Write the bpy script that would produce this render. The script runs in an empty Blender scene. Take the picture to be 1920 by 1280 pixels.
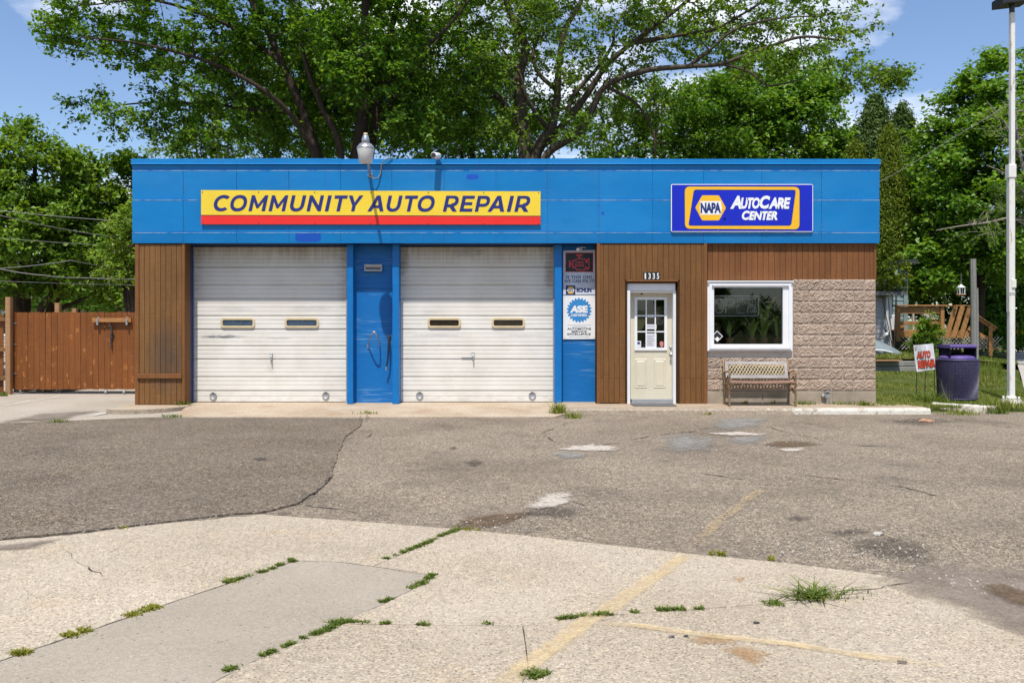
import bpy, bmesh, math, random
import numpy as np
from mathutils import Vector, Matrix
from mathutils.geometry import tessellate_polygon

S = bpy.context.scene
COL = S.collection
R = math.radians
rnd = random.Random(7)
nr = np.random.default_rng(11)

# ------------------------------------------------------------------ camera
F, HC, HY, CX = 1734.0, 1.55, 599.0, 960.0      # focal length in photo pixels, eye height, horizon row, centre column
cam = bpy.data.cameras.new('camera')
cam.sensor_width = 36.0
cam.lens = 36.0 * F / 1920.0
cam.shift_y = -(640.0 - HY) / 1920.0
cam.clip_start = 0.1
cam.clip_end = 2000
camo = bpy.data.objects.new('camera', cam)
COL.objects.link(camo)
camo.location = (0, 0, HC)
camo.rotation_euler = (R(90), 0, 0)
S.camera = camo

# ------------------------------------------------------------------ light
ELEV, AZ = R(65.0), R(9.0)                      # sun behind the camera, a little to its left
W = bpy.data.worlds.new('World')
S.world = W
W.use_nodes = True
wt = W.node_tree
bg = wt.nodes['Background']
sky = wt.nodes.new('ShaderNodeTexSky')
sky.sky_type = 'NISHITA'
sky.sun_disc = False
sky.sun_elevation = ELEV
sky.sun_rotation = R(180.0) + AZ
sky.altitude = 200
sky.air_density = 1.0
sky.dust_density = 0.5
sky.ozone_density = 5.0
bg.inputs['Strength'].default_value = 0.15
wco = wt.nodes.new('ShaderNodeTexCoord')
wsep = wt.nodes.new('ShaderNodeSeparateXYZ')
wt.links.new(wco.outputs['Generated'], wsep.inputs[0])
wmap = wt.nodes.new('ShaderNodeMapping')
wmap.inputs['Scale'].default_value = (1.0, 1.0, 2.2)
wmap.inputs['Location'].default_value = (2.03, 0.84, 0.52)
wt.links.new(wco.outputs['Generated'], wmap.inputs['Vector'])
wn = wt.nodes.new('ShaderNodeTexNoise')
wn.inputs['Scale'].default_value = 3.1
wn.inputs['Detail'].default_value = 7
wn.inputs['Roughness'].default_value = 0.55
wt.links.new(wmap.outputs[0], wn.inputs['Vector'])
wr = wt.nodes.new('ShaderNodeMapRange')
wr.inputs['From Min'].default_value = 0.535
wr.inputs['From Max'].default_value = 0.67
wr.inputs['To Max'].default_value = 0.85
wt.links.new(wn.outputs['Fac'], wr.inputs['Value'])
wmx = wt.nodes.new('ShaderNodeMix')
wmx.data_type = 'RGBA'
wt.links.new(wr.outputs[0], wmx.inputs[0])
wsat = wt.nodes.new('ShaderNodeHueSaturation')
wsat.inputs['Hue'].default_value = 0.503
wsat.inputs['Saturation'].default_value = 0.97
wt.links.new(sky.outputs[0], wsat.inputs['Color'])
wt.links.new(wsat.outputs[0], wmx.inputs[6])
wmx.inputs[7].default_value = (9.0, 9.1, 9.4, 1)
wt.links.new(wmx.outputs[2], bg.inputs['Color'])

sun = bpy.data.lights.new('sun', 'SUN')
sun.energy = 5.0
sun.angle = R(0.53)
sun.color = (1.0, 0.955, 0.89)
suno = bpy.data.objects.new('sun', sun)
COL.objects.link(suno)
sd = Vector((math.sin(AZ) * math.cos(ELEV), math.cos(AZ) * math.cos(ELEV), -math.sin(ELEV)))
suno.rotation_euler = sd.to_track_quat('-Z', 'Y').to_euler()
suno.location = (-5, -10, 30)

S.view_settings.view_transform = 'Standard'
S.view_settings.look = 'None'
S.view_settings.gamma = 1
S.view_settings.exposure = 0.10
S.view_settings.use_curve_mapping = False
S.render.engine = 'CYCLES'
S.cycles.max_bounces = 6
S.cycles.transparent_max_bounces = 12
S.cycles.caustics_reflective = False
S.cycles.caustics_refractive = False

# ------------------------------------------------------------------ helpers
def P(px, py, Y):
    """world point at distance Y that the photo shows at (px, py)"""
    return ((px - CX) * Y / F, Y, HC - (py - HY) * Y / F)
def PX(px, Y): return (px - CX) * Y / F
def PZ(py, Y): return HC - (py - HY) * Y / F
LOT = -0.10
def G(px, py, z=LOT):
    Y = F * (HC - z) / (py - HY)
    return ((px - CX) * Y / F, Y, z)

def off(o):
    v = Vector((0, 0, 0))
    while o is not None:
        v = v + o.location
        o = o.parent
    return v
def tag(o, label=None, cat=None, group=None, kind=None):
    if label: o['label'] = label
    if cat: o['category'] = cat
    if group: o['group'] = group
    if kind: o['kind'] = kind
    return o
def empty(name, loc, label, cat, group=None):
    o = bpy.data.objects.new(name, None)
    o.empty_display_size = 0.2
    COL.objects.link(o)
    o.location = loc
    return tag(o, label, cat, group)
def link(name, me, parent=None, at=None):
    o = bpy.data.objects.new(name, me)
    COL.objects.link(o)
    if parent is not None: o.parent = parent
    if at is not None: o.location = Vector(at) - off(parent)
    return o

class MB:
    """collects shapes in world (or local) coordinates"""
    def __init__(self): self.v = []; self.f = []; self.sm = []
    def add(self, vs, fs, smooth=False):
        n = len(self.v)
        self.v.extend([tuple(p) for p in vs])
        self.f.extend([tuple(i + n for i in f) for f in fs])
        self.sm.extend([smooth] * len(fs))
        return self
    def box(self, x0, x1, y0, y1, z0, z1):
        return self.add([(x0,y0,z0),(x1,y0,z0),(x1,y1,z0),(x0,y1,z0),(x0,y0,z1),(x1,y0,z1),(x1,y1,z1),(x0,y1,z1)],
                 [(0,3,2,1),(4,5,6,7),(0,1,5,4),(1,2,6,5),(2,3,7,6),(3,0,4,7)])
    def cbox(self, x0, x1, y0, y1, z0, z1, c=0.004):
        """box whose front (-Y) edges are chamfered"""
        vs = [(x0,y1,z0),(x1,y1,z0),(x1,y1,z1),(x0,y1,z1),(x0,y0+c,z0),(x1,y0+c,z0),(x1,y0+c,z1),(x0,y0+c,z1),
              (x0+c,y0,z0+c),(x1-c,y0,z0+c),(x1-c,y0,z1-c),(x0+c,y0,z1-c)]
        return self.add(vs, [(0,3,2,1),(0,1,5,4),(1,2,6,5),(2,3,7,6),(3,0,4,7),(4,5,9,8),(5,6,10,9),(6,7,11,10),(7,4,8,11),(8,9,10,11)])
    def bar(self, a, b, w, h, up=(0,0,1)):
        a = Vector(a); b = Vector(b)
        d = (b - a).normalized()
        s = d.cross(Vector(up))
        if s.length < 1e-4: s = d.cross(Vector((1,0,0)))
        s.normalize(); u = s.cross(d)
        vs = []
        for p in (a, b):
            for i, j in ((-1,-1),(1,-1),(1,1),(-1,1)):
                vs.append(p + s * (w/2*i) + u * (h/2*j))
        return self.add(vs, [(0,1,2,3),(7,6,5,4),(0,4,5,1),(1,5,6,2),(2,6,7,3),(3,7,4,0)])
    def tube(self, pts, r, n=8, cap=True, smooth=True):
        pts = [Vector(p) for p in pts]
        m = len(pts)
        rs = r if isinstance(r, (list, tuple)) else [r] * m
        vs = []; prev = None
        for i, p in enumerate(pts):
            t = (pts[min(i+1, m-1)] - pts[max(i-1, 0)])
            if t.length < 1e-9: t = Vector((0,0,1))
            t.normalize()
            if prev is None:
                s = t.cross(Vector((0,0,1)))
                if s.length < 1e-3: s = t.cross(Vector((1,0,0)))
            else:
                s = prev - t * prev.dot(t)
            s.normalize(); prev = s
            u = t.cross(s)
            for k in range(n):
                a = 2*math.pi*k/n
                vs.append(p + (s*math.cos(a) + u*math.sin(a)) * rs[i])
        fs = []
        for i in range(m-1):
            for k in range(n):
                k2 = (k+1) % n
                fs.append((i*n+k, i*n+k2, (i+1)*n+k2, (i+1)*n+k))
        self.add(vs, fs, smooth)
        if cap:
            self.add(vs[:n], [tuple(range(n))[::-1]]); self.add(vs[-n:], [tuple(range(n))])
        return self
    def lathe(self, c, prof, n=20, smooth=True, axis='Z'):
        """prof: list of (radius, height)"""
        vs = []; fs = []
        for r, h in prof:
            for k in range(n):
                a = 2*math.pi*k/n
                if axis == 'Z': vs.append((c[0]+r*math.cos(a), c[1]+r*math.sin(a), c[2]+h))
                elif axis == 'Y': vs.append((c[0]+r*math.cos(a), c[1]+h, c[2]+r*math.sin(a)))
                else: vs.append((c[0]+h, c[1]+r*math.cos(a), c[2]+r*math.sin(a)))
        m = len(prof)
        for i in range(m-1):
            for k in range(n):
                k2 = (k+1) % n
                fs.append((i*n+k, i*n+k2, (i+1)*n+k2, (i+1)*n+k))
        fs.append(tuple(range(n))[::-1]); fs.append(tuple((m-1)*n+k for k in range(n)))
        return self.add(vs, fs, smooth)
    def poly(self, loops, y0, th=0.0):
        """flat shape in the XZ plane facing -Y, loops of (x, z) (first outer, others holes); th = thickness behind"""
        flat = [p for l in loops for p in l]
        tris = tessellate_polygon([[Vector((x, z, 0)) for x, z in l] for l in loops])
        fs = []
        for a, b, c in tris:
            A, B, C = flat[a], flat[b], flat[c]
            s = (B[0]-A[0])*(C[1]-A[1]) - (B[1]-A[1])*(C[0]-A[0])
            fs.append((a, b, c) if s > 0 else (a, c, b))      # CCW in x,z seen from -Y
        self.add([(x, y0, z) for x, z in flat], fs)
        if th > 0:
            n0 = 0
            for l in loops:
                k = len(l)
                vs = [(x, y0, z) for x, z in l] + [(x, y0+th, z) for x, z in l]
                area = sum(l[i][0]*l[(i+1)%k][1]-l[(i+1)%k][0]*l[i][1] for i in range(k))
                q = []
                for i in range(k):
                    j = (i+1) % k
                    q.append((i, i+k, j+k, j) if (area > 0) == (n0 == 0) else (i, j, j+k, i+k))
                self.add(vs, q); n0 += 1
        return self
    def mesh(self, name, m, o=(0,0,0)):
        me = bpy.data.meshes.new(name)
        ox, oy, oz = o
        me.from_pydata([(x-ox, y-oy, z-oz) for x, y, z in self.v], [], self.f)
        if any(self.sm): me.polygons.foreach_set('use_smooth', self.sm)
        me.materials.append(m)
        me.update()
        return me
    def make(self, name, m, parent=None, at=None, label=None, cat=None, group=None, kind=None):
        if at is None:
            if parent is not None: o = off(parent)
            else:
                a = np.array(self.v); o = Vector(((a[:,0].min()+a[:,0].max())/2, (a[:,1].min()+a[:,1].max())/2, a[:,2].min()))
        else: o = Vector(at)
        ob = link(name, self.mesh(name, m, o), parent, o)
        return tag(ob, label, cat, group, kind)

def npmesh(name, verts, faces, m, smooth=False, tint=None):
    """fast mesh from numpy arrays; faces (n,k)"""
    me = bpy.data.meshes.new(name)
    n, k = faces.shape
    me.vertices.add(len(verts)); me.vertices.foreach_set('co', verts.astype(np.float32).ravel())
    me.loops.add(n*k); me.loops.foreach_set('vertex_index', faces.astype(np.int32).ravel())
    me.polygons.add(n); me.polygons.foreach_set('loop_start', np.arange(0, n*k, k, dtype=np.int32))
    if smooth: me.polygons.foreach_set('use_smooth', np.ones(n, dtype=bool))
    if tint is not None:
        a = me.attributes.new('tint', 'FLOAT', 'FACE'); a.data.foreach_set('value', tint.astype(np.float32))
    me.update(calc_edges=True)
    me.materials.append(m)
    return me

# ------------------------------------------------------------------ materials
class NT:
    def __init__(self, name):
        self.m = bpy.data.materials.new(name); self.m.use_nodes = True
        self.t = self.m.node_tree
        self.b = self.t.nodes['Principled BSDF']
        self.geo = None; self.tc = None
    def n(self, kind, **kw):
        nd = self.t.nodes.new('ShaderNode' + kind)
        for k, v in kw.items(): setattr(nd, k, v)
        return nd
    def l(self, a, b): self.t.links.new(a, b)
    def pos(self):
        if not self.geo: self.geo = self.n('NewGeometry')
        return self.geo.outputs['Position']
    def objco(self, scale=(1,1,1), rand=False):
        tc = self.n('TexCoord'); mp = self.n('Mapping'); mp.inputs['Scale'].default_value = scale
        src = tc.outputs['Object']
        if rand:
            oi = self.n('ObjectInfo'); ad = self.n('VectorMath', operation='MULTIPLY_ADD')
            ad.inputs[1].default_value = (37, 19, 53)
            cb = self.n('CombineXYZ')
            for i in range(3): self.l(oi.outputs['Random'], cb.inputs[i])
            self.l(cb.outputs[0], ad.inputs[0]); self.l(src, ad.inputs[2]); src = ad.outputs[0]
        self.l(src, mp.inputs['Vector']); return mp.outputs[0]
    def posco(self, scale=(1,1,1)):
        mp = self.n('Mapping'); mp.inputs['Scale'].default_value = scale
        self.l(self.pos(), mp.inputs['Vector']); return mp.outputs[0]
    def noise(self, vec, scale, detail=4, rough=0.55):
        nd = self.n('TexNoise'); nd.inputs['Scale'].default_value = scale; nd.inputs['Detail'].default_value = detail
        nd.inputs['Roughness'].default_value = rough
        self.l(vec, nd.inputs['Vector']); return nd.outputs['Fac']
    def voro(self, vec, scale, out='Distance', feature='F1'):
        nd = self.n('TexVoronoi', feature=feature); nd.inputs['Scale'].default_value = scale
        self.l(vec, nd.inputs['Vector']); return nd.outputs[out]
    def rng(self, v, a, b, c=0.0, d=1.0):
        nd = self.n('MapRange'); nd.inputs[1].default_value = a; nd.inputs[2].default_value = b
        nd.inputs[3].default_value = c; nd.inputs[4].default_value = d
        self.l(v, nd.inputs[0]); return nd.outputs[0]
    def ramp(self, v, stops):
        nd = self.n('ValToRGB')
        e = nd.color_ramp.elements
        while len(e) < len(stops): e.new(0.5)
        for el, (p, c) in zip(e, stops): el.position = p; el.color = (*c, 1)
        self.l(v, nd.inputs[0]); return nd.outputs[0]
    def mix(self, fac, a, b, mode='MIX'):
        nd = self.n('Mix', data_type='RGBA', blend_type=mode)
        if isinstance(fac, (int, float)): nd.inputs[0].default_value = fac
        else: self.l(fac, nd.inputs[0])
        for s, i in ((a, 6), (b, 7)):
            if isinstance(s, tuple): nd.inputs[i].default_value = (*s, 1)
            else: self.l(s, nd.inputs[i])
        return nd.outputs[2]
    def math(self, op, a, b=None):
        nd = self.n('Math', operation=op)
        for s, i in ((a, 0), (b, 1)):
            if s is None: continue
            if isinstance(s, (int, float)): nd.inputs[i].default_value = s
            else: self.l(s, nd.inputs[i])
        return nd.outputs[0]
    def color(self, c):
        if isinstance(c, tuple): self.b.inputs['Base Color'].default_value = (*c, 1)
        else: self.l(c, self.b.inputs['Base Color'])
        return self
    def set(self, rough=0.6, metal=0.0, spec=0.5):
        if isinstance(rough, (int, float)): self.b.inputs['Roughness'].default_value = rough
        else: self.l(rough, self.b.inputs['Roughness'])
        self.b.inputs['Metallic'].default_value = metal
        self.b.inputs['Specular IOR Level'].default_value = spec
        return self
    def bump(self, h, strength=0.3, dist=0.01):
        nd = self.n('Bump'); nd.inputs['Strength'].default_value = strength; nd.inputs['Distance'].default_value = dist
        self.l(h, nd.inputs['Height']); self.l(nd.outputs[0], self.b.inputs['Normal']); return self

def plain(name, c, rough=0.6, metal=0.0, spec=0.5, var=0.12, scale=6.0, bump=0.0):
    """a paint or metal with faint mottling and grime"""
    t = NT(name)
    v = t.pos()
    f = t.noise(v, scale, 5, 0.6)
    lo = tuple(max(0, x*(1-var)) for x in c); hi = tuple(min(1, x*(1+var*0.6)) for x in c)
    t.color(t.ramp(f, [(0.3, lo), (0.7, hi)])).set(rough, metal, spec)
    if bump: t.bump(t.noise(v, scale*8, 4, 0.6), bump, 0.004)
    return t.m

def wood(name, c0, c1, grain=(60, 60, 2.2), rough=0.75, knots=None, stain=None, spec=0.25, dark=None):
    t = NT(name)
    v = t.objco(grain, True)
    g = t.noise(v, 1.0, 5, 0.65)
    col = t.ramp(g, [(0.28, c0), (0.72, c1)])
    oi = t.n('ObjectInfo')
    col = t.mix(0.30, col, t.ramp(oi.outputs['Random'], [(0.0, (0.36,0.36,0.37)), (1.0, (0.62,0.60,0.57))]), 'OVERLAY')
    big = t.noise(t.posco((1, 1, 0.35)), 2.3, 4, 0.6)
    col = t.mix(t.rng(big, 0.35, 0.75, 0.0, 0.45), col, tuple(x*0.55 for x in c0))
    # horizontal saw marks
    saw = t.noise(t.objco((4, 4, 95), True), 1.0, 3, 0.6)
    col = t.mix(t.rng(saw, 0.45, 0.75, 0.0, 0.30), col, tuple(min(1, x*1.5) for x in c1))
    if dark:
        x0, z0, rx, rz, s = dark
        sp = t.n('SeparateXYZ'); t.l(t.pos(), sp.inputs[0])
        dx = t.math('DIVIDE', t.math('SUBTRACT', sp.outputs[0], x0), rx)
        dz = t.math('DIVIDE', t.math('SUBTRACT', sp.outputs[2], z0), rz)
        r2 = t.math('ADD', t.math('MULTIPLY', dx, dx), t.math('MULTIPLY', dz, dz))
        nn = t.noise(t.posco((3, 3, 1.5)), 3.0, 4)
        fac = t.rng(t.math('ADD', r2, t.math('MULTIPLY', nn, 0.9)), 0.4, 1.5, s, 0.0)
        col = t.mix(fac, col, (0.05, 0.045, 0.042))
    if knots:
        kv0 = t.objco((6.5, 6.5, 4.2), True)
        ks = t.n('SeparateXYZ'); t.l(kv0, ks.inputs[0]); kc = t.n('CombineXYZ'); t.l(ks.outputs[0], kc.inputs[0]); t.l(ks.outputs[2], kc.inputs[1])
        kv = kc.outputs[0]
        wob = t.n('VectorMath', operation='MULTIPLY_ADD'); 
        nz = t.n('TexNoise'); nz.inputs['Scale'].default_value = 3.0; t.l(kv, nz.inputs['Vector'])
        t.l(nz.outputs['Color'], wob.inputs[0]); wob.inputs[1].default_value = (0.5, 0.5, 0.5); t.l(kv, wob.inputs[2])
        k = t.voro(wob.outputs[0], 1.0)
        ring = t.math('MULTIPLY', t.rng(k, 0.09, 0.15), t.rng(k, 0.27, 0.19))
        sel = t.rng(t.noise(kv, 0.9, 2), 0.46, 0.52)
        brk = t.rng(t.noise(t.objco((40, 40, 30), True), 1.0, 2), 0.42, 0.56)
        col = t.mix(t.math('MULTIPLY', t.math('MULTIPLY', ring, sel), t.math('MULTIPLY', brk, 0.85)), col, knots)
    t.color(col).set(rough, 0, spec)
    t.bump(t.math('ADD', g, saw), 0.35, 0.004)
    return t.m

M = {}
def fascia_mat():
    t = NT('blue_painted_metal')
    f = t.noise(t.posco((0.5, 1, 1.2)), 2.2, 5, 0.6)
    col = t.ramp(f, [(0.3, (0.0, 0.172, 0.455)), (0.7, (0.0, 0.198, 0.505))])
    oi = t.n('ObjectInfo')
    col = t.mix(0.25, col, t.ramp(oi.outputs['Random'], [(0, (0.42,0.42,0.42)), (1, (0.58,0.58,0.58))]), 'OVERLAY')
    streak = t.noise(t.posco((9, 1, 0.6)), 1.0, 4, 0.6)
    col = t.mix(t.rng(streak, 0.56, 0.8, 0, 0.4), col, (0.03, 0.11, 0.34))
    fade = t.noise(t.posco((0.35, 1, 1.0)), 1.3, 4, 0.6)
    col = t.mix(t.rng(fade, 0.48, 0.75, 0, 0.5), col, (0.035, 0.245, 0.53))
    sp = t.n('SeparateXYZ'); t.l(t.pos(), sp.inputs[0])
    for bx_, bz_, rx_, rz_ in ((PX(578,16.97), PZ(444,16.97), .24, .10), (PX(886,16.97), PZ(332,16.97), .11, .05), (PX(1130,16.97), PZ(400,16.97), .03, .03)):
        dx = t.math('DIVIDE', t.math('SUBTRACT', sp.outputs[0], bx_), rx_); dz = t.math('DIVIDE', t.math('SUBTRACT', sp.outputs[2], bz_), rz_)
        r2 = t.math('ADD', t.math('POWER', t.math('ABSOLUTE', dx), 4.0), t.math('POWER', t.math('ABSOLUTE', dz), 4.0))
        r2 = t.math('ADD', r2, t.math('MULTIPLY', t.noise(t.posco((12, 1, 12)), 1.0, 4), 0.8))
        col = t.mix(t.rng(r2, 1.3, 1.45, 0.75, 0.0), col, (0.010, 0.055, 0.47))
    chip = t.noise(t.posco((14, 1, 14)), 1.5, 4, 0.7)
    col = t.mix(t.rng(chip, 0.725, 0.75, 0, 0.6), col, (0.25, 0.42, 0.62))
    t.color(col).set(0.42, 0.0, 0.4)
    t.bump(t.noise(t.posco((1.2, 1, 2)), 1.6, 4, 0.55), 0.16, 0.03)
    return t.m
M['blue'] = fascia_mat()
def plywood_blue():
    t = NT('blue_painted_plywood')
    f = t.noise(t.posco((3, 3, 22)), 1.4, 5, 0.65)
    col = t.ramp(f, [(0.3, (0.0, 0.118, 0.37)), (0.7, (0.0, 0.150, 0.44))])
    chip = t.noise(t.posco((1.6, 3, 120)), 1.2, 3, 0.6)
    zone = t.noise(t.posco((0.8, 1, 3.2)), 1.0, 3, 0.5)
    k = t.math('MULTIPLY', t.rng(chip, 0.56, 0.63), t.rng(zone, 0.48, 0.60))
    col = t.mix(t.math('MULTIPLY', k, 0.75), col, (0.24, 0.42, 0.58))
    t.color(col).set(0.5, 0, 0.4)
    t.bump(t.noise(t.posco((2, 3, 90)), 1.5, 3, 0.6), 0.2, 0.004)
    return t.m
M['plyblue'] = plywood_blue()
M['pilaster'] = plain('blue_painted_trim', (0.0, 0.150, 0.44), 0.45, 0, 0.4, 0.12, 5)
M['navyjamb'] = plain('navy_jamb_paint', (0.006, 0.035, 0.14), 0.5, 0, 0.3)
M['siding'] = wood('brown_stained_siding', (0.128, 0.057, 0.018), (0.218, 0.101, 0.033))
M['siding_red'] = wood('red_brown_siding', (0.148, 0.058, 0.019), (0.240, 0.100, 0.036))
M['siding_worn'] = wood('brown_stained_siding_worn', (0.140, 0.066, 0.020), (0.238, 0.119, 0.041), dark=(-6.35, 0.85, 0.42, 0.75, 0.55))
M['trimwood'] = wood('brown_trim', (0.15, 0.062, 0.02), (0.25, 0.108, 0.036))
M['groove'] = plain('dark_groove_wood', (0.06, 0.028, 0.011), 0.9, 0, 0.1)
M['gatewood'] = wood('red_brown_gate_board', (0.165, 0.054, 0.013), (0.255, 0.090, 0.022), grain=(45, 45, 1.6), knots=(0.52, 0.22, 0.06), rough=0.6)
M['oldfence'] = wood('old_brown_board', (0.15, 0.07, 0.025), (0.25, 0.13, 0.05), grain=(45, 45, 1.6))
M['postwood'] = wood('tan_post', (0.25, 0.13, 0.06), (0.42, 0.24, 0.12))
M['deckwood'] = wood('golden_deck_lumber', (0.27, 0.125, 0.042), (0.44, 0.225, 0.085), grain=(14, 14, 14))
M['greywood'] = wood('weathered_grey_post', (0.17, 0.165, 0.15), (0.33, 0.32, 0.28), grain=(40, 40, 1.5))
M['benchwood'] = wood('weathered_bench_wood', (0.28, 0.26, 0.24), (0.50, 0.46, 0.42), grain=(2.5, 50, 50))

def door_mat(name, dirt_seed):
    t = NT(name)
    v = t.posco((1.2, 1, 1.2))
    f = t.noise(v, 1.7, 5, 0.6)
    col = t.ramp(f, [(0.3, (0.68, 0.645, 0.57)), (0.7, (0.78, 0.75, 0.685))])
    # smears of soot where hands and bumpers touched
    sp = t.n('SeparateXYZ'); t.l(t.pos(), sp.inputs[0])
    def blot(x, z, rx, rz, s, c, th=0.9):
        nonlocal col
        dx = t.math('DIVIDE', t.math('SUBTRACT', sp.outputs[0], x), rx)
        dz = t.math('DIVIDE', t.math('SUBTRACT', sp.outputs[2], z), rz)
        r2 = t.math('ADD', t.math('MULTIPLY', dx, dx), t.math('MULTIPLY', dz, dz))
        nn = t.noise(t.posco((9, 1, 26)), 1.0 + dirt_seed*0.01, 4, 0.65)
        fac = t.rng(t.math('ADD', r2, t.math('MULTIPLY', nn, 1.7)), 0.75, 0.75+th, s, 0.0)
        col = t.mix(fac, col, c)
    for b in BLOTS[dirt_seed]: blot(*b)
    # rust and grime washing down from the header
    top = t.rng(sp.outputs[2], 2.55, 2.95)
    ns = t.noise(t.posco((16, 1, 1.2)), 1.0, 5, 0.7)
    col = t.mix(t.math('MULTIPLY', t.math('MULTIPLY', top, t.rng(ns, 0.38, 0.62)), 0.8), col, (0.24, 0.15, 0.085))
    for xe, sg in (DEDGE[dirt_seed]):
        ed = t.rng(sp.outputs[0], xe, xe+sg*0.22, 1.0, 0.0)
        hi = t.rng(sp.outputs[2], 1.3, 2.6)
        ne_ = t.rng(t.noise(t.posco((3, 1, 14)), 1.2, 5, 0.7), 0.42, 0.66)
        col = t.mix(t.math('MULTIPLY', t.math('MULTIPLY', ed, hi), t.math('MULTIPLY', ne_, 0.8)), col, (0.21, 0.13, 0.07))
    tan = t.rng(sp.outputs[2], 1.5, 2.9, 0.0, 0.35)  # brown tint of the shaded upper door, painted into the colour
    col = t.mix(tan, col, (0.50, 0.42, 0.31))
    low = t.rng(sp.outputs[2], 0.25, -0.05)
    col = t.mix(t.math('MULTIPLY', low, t.rng(t.noise(t.posco((4, 1, 9)), 1.3, 5), 0.42, 0.75, 0, 0.55)), col, (0.34, 0.31, 0.26))
    t.color(col).set(0.42, 0, 0.45)
    t.bump(t.noise(t.posco((2, 1, 3)), 2.0, 3, 0.5), 0.05, 0.02)
    return t.m
YD = 17.46
DEDGE = {1: ((PX(362,YD),1),(PX(650,YD),-1)), 2: ((PX(750,YD),1),(PX(1037,YD),-1))}
BLOTS = {1: [(PX(415,YD), PZ(631,YD), .55, .045, .85, (0.10,0.11,0.12)), (PX(440,YD), PZ(580,YD), .5, .07, .3, (0.3,0.3,0.31)),
             (PX(585,YD), PZ(578,YD), .7, .08, .3, (0.28,0.28,0.30)), (PX(520,YD), PZ(634,YD), .35, .02, .45, (0.25,0.25,0.26)),
             (PX(508,YD), PZ(690,YD), .12, .12, .3, (0.4,0.36,0.33))],
         2: [(PX(820,YD), PZ(629,YD), .6, .04, .45, (0.28,0.28,0.32)), (PX(985,YD), PZ(629,YD), .55, .035, .35, (0.3,0.3,0.34)),
             (PX(880,YD), PZ(472,YD), .45, .14, .6, (0.16,0.19,0.24)), (PX(810,YD), PZ(585,YD), .25, .05, .3, (0.4,0.4,0.4)),
             (PX(895,YD), PZ(700,YD), .7, .12, .18, (0.45,0.40,0.40)), (PX(1030,YD), PZ(510,YD), .12, .4, .6, (0.25,0.16,0.09)),
             (PX(756,YD), PZ(490,YD), .15, .3, .6, (0.2,0.13,0.08)), (PX(805,YD), PZ(590,YD), .22, .03, .22, (0.4,0.4,0.4))]}
M['door1'] = door_mat('white_garage_door_paint', 1)
M['door2'] = door_mat('white_garage_door_paint_smudged', 2)
M['cream'] = plain('cream_plastic', (0.62, 0.50, 0.30), 0.5, 0, 0.4)
M['creamdoor'] = plain('cream_door_paint', (0.66, 0.60, 0.455), 0.4, 0, 0.45, 0.06, 3)
M['white'] = plain('white_paint', (0.80, 0.80, 0.80), 0.4, 0, 0.45, 0.05, 4)
M['whiteprint'] = plain('white_print', (0.82, 0.82, 0.80), 0.4, 0, 0.4, 0.04, 5)
M['yellow'] = plain('yellow_sign_face', (0.84, 0.60, 0.035), 0.35, 0, 0.5, 0.05, 3)
M['red'] = plain('red_sign_face', (0.80, 0.022, 0.014), 0.35, 0, 0.5, 0.05, 3)
M['navy'] = plain('navy_lettering', (0.018, 0.024, 0.17), 0.4, 0, 0.4, 0.05)
M['maroon'] = plain('dark_maroon_line', (0.05, 0.01, 0.015), 0.5)
M['royal'] = plain('royal_blue_sign_face', (0.002, 0.012, 0.46), 0.3, 0, 0.5, 0.10, 4)
M['gold'] = plain('golden_print', (0.86, 0.47, 0.012), 0.35, 0, 0.5, 0.05, 4)
M['deepnavy'] = plain('deep_navy_print', (0.014, 0.03, 0.16), 0.4)
M['black'] = plain('black_paint', (0.015, 0.015, 0.016), 0.5)
M['soft_black'] = plain('rubber_black', (0.02, 0.02, 0.022), 0.75, 0, 0.3)
M['greyprint'] = plain('grey_print', (0.40, 0.41, 0.44), 0.5)
M['signgrey'] = plain('silver_grey_sign_face', (0.62, 0.65, 0.72), 0.35, 0, 0.5)
M['redneon'] = plain('coral_red_print', (0.72, 0.055, 0.065), 0.4)
M['gearblue'] = plain('gear_blue_print', (0.035, 0.24, 0.56), 0.4)
M['galv'] = plain('galvanised_metal', (0.50, 0.51, 0.52), 0.38, 0.85, 0.5, 0.2, 18)
M['grey_metal'] = plain('grey_painted_metal', (0.36, 0.37, 0.38), 0.45, 0.3, 0.5)
M['darkmetal'] = plain('dark_steel', (0.07, 0.07, 0.07), 0.5, 0.6)
M['bronze'] = plain('rusty_brass_iron', (0.30, 0.19, 0.10), 0.55, 0.55, 0.4, 0.45, 25, 0.4)
M['rustseat'] = plain('rust_red_slat', (0.34, 0.20, 0.14), 0.7, 0, 0.3, 0.3, 14)
M['lattice_cream'] = plain('cream_lattice', (0.62, 0.54, 0.35), 0.6, 0, 0.3, 0.25, 12)
M['lattice_white'] = plain('grey_white_lattice', (0.50, 0.46, 0.38), 0.7, 0, 0.3, 0.2, 6)
M['mat_rubber'] = plain('grey_ribbed_mat', (0.10, 0.10, 0.10), 0.9)
M['purple'] = plain('purple_coated_steel', (0.070, 0.060, 0.125), 0.5, 0.1, 0.4, 0.35, 22)
M['purple_lid'] = plain('bright_purple_lid', (0.115, 0.075, 0.27), 0.5, 0, 0.4, 0.3, 9)
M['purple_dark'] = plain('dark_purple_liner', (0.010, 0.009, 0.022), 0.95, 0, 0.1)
M['polewhite'] = None
def pole_mat():
    t = NT('chipped_white_pole_paint')
    f = t.noise(t.posco((6, 6, 1.4)), 2.6, 6, 0.7)
    col = t.mix(t.rng(f, 0.58, 0.66, 0, 0.8), (0.74, 0.72, 0.66), (0.40, 0.24, 0.13))
    g = t.noise(t.posco((10, 10, 3)), 3, 5, 0.6)
    col = t.mix(t.rng(g, 0.5, 0.75, 0, 0.35), col, (0.5, 0.47, 0.42))
    t.color(col).set(0.55, 0, 0.35); return t.m
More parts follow.
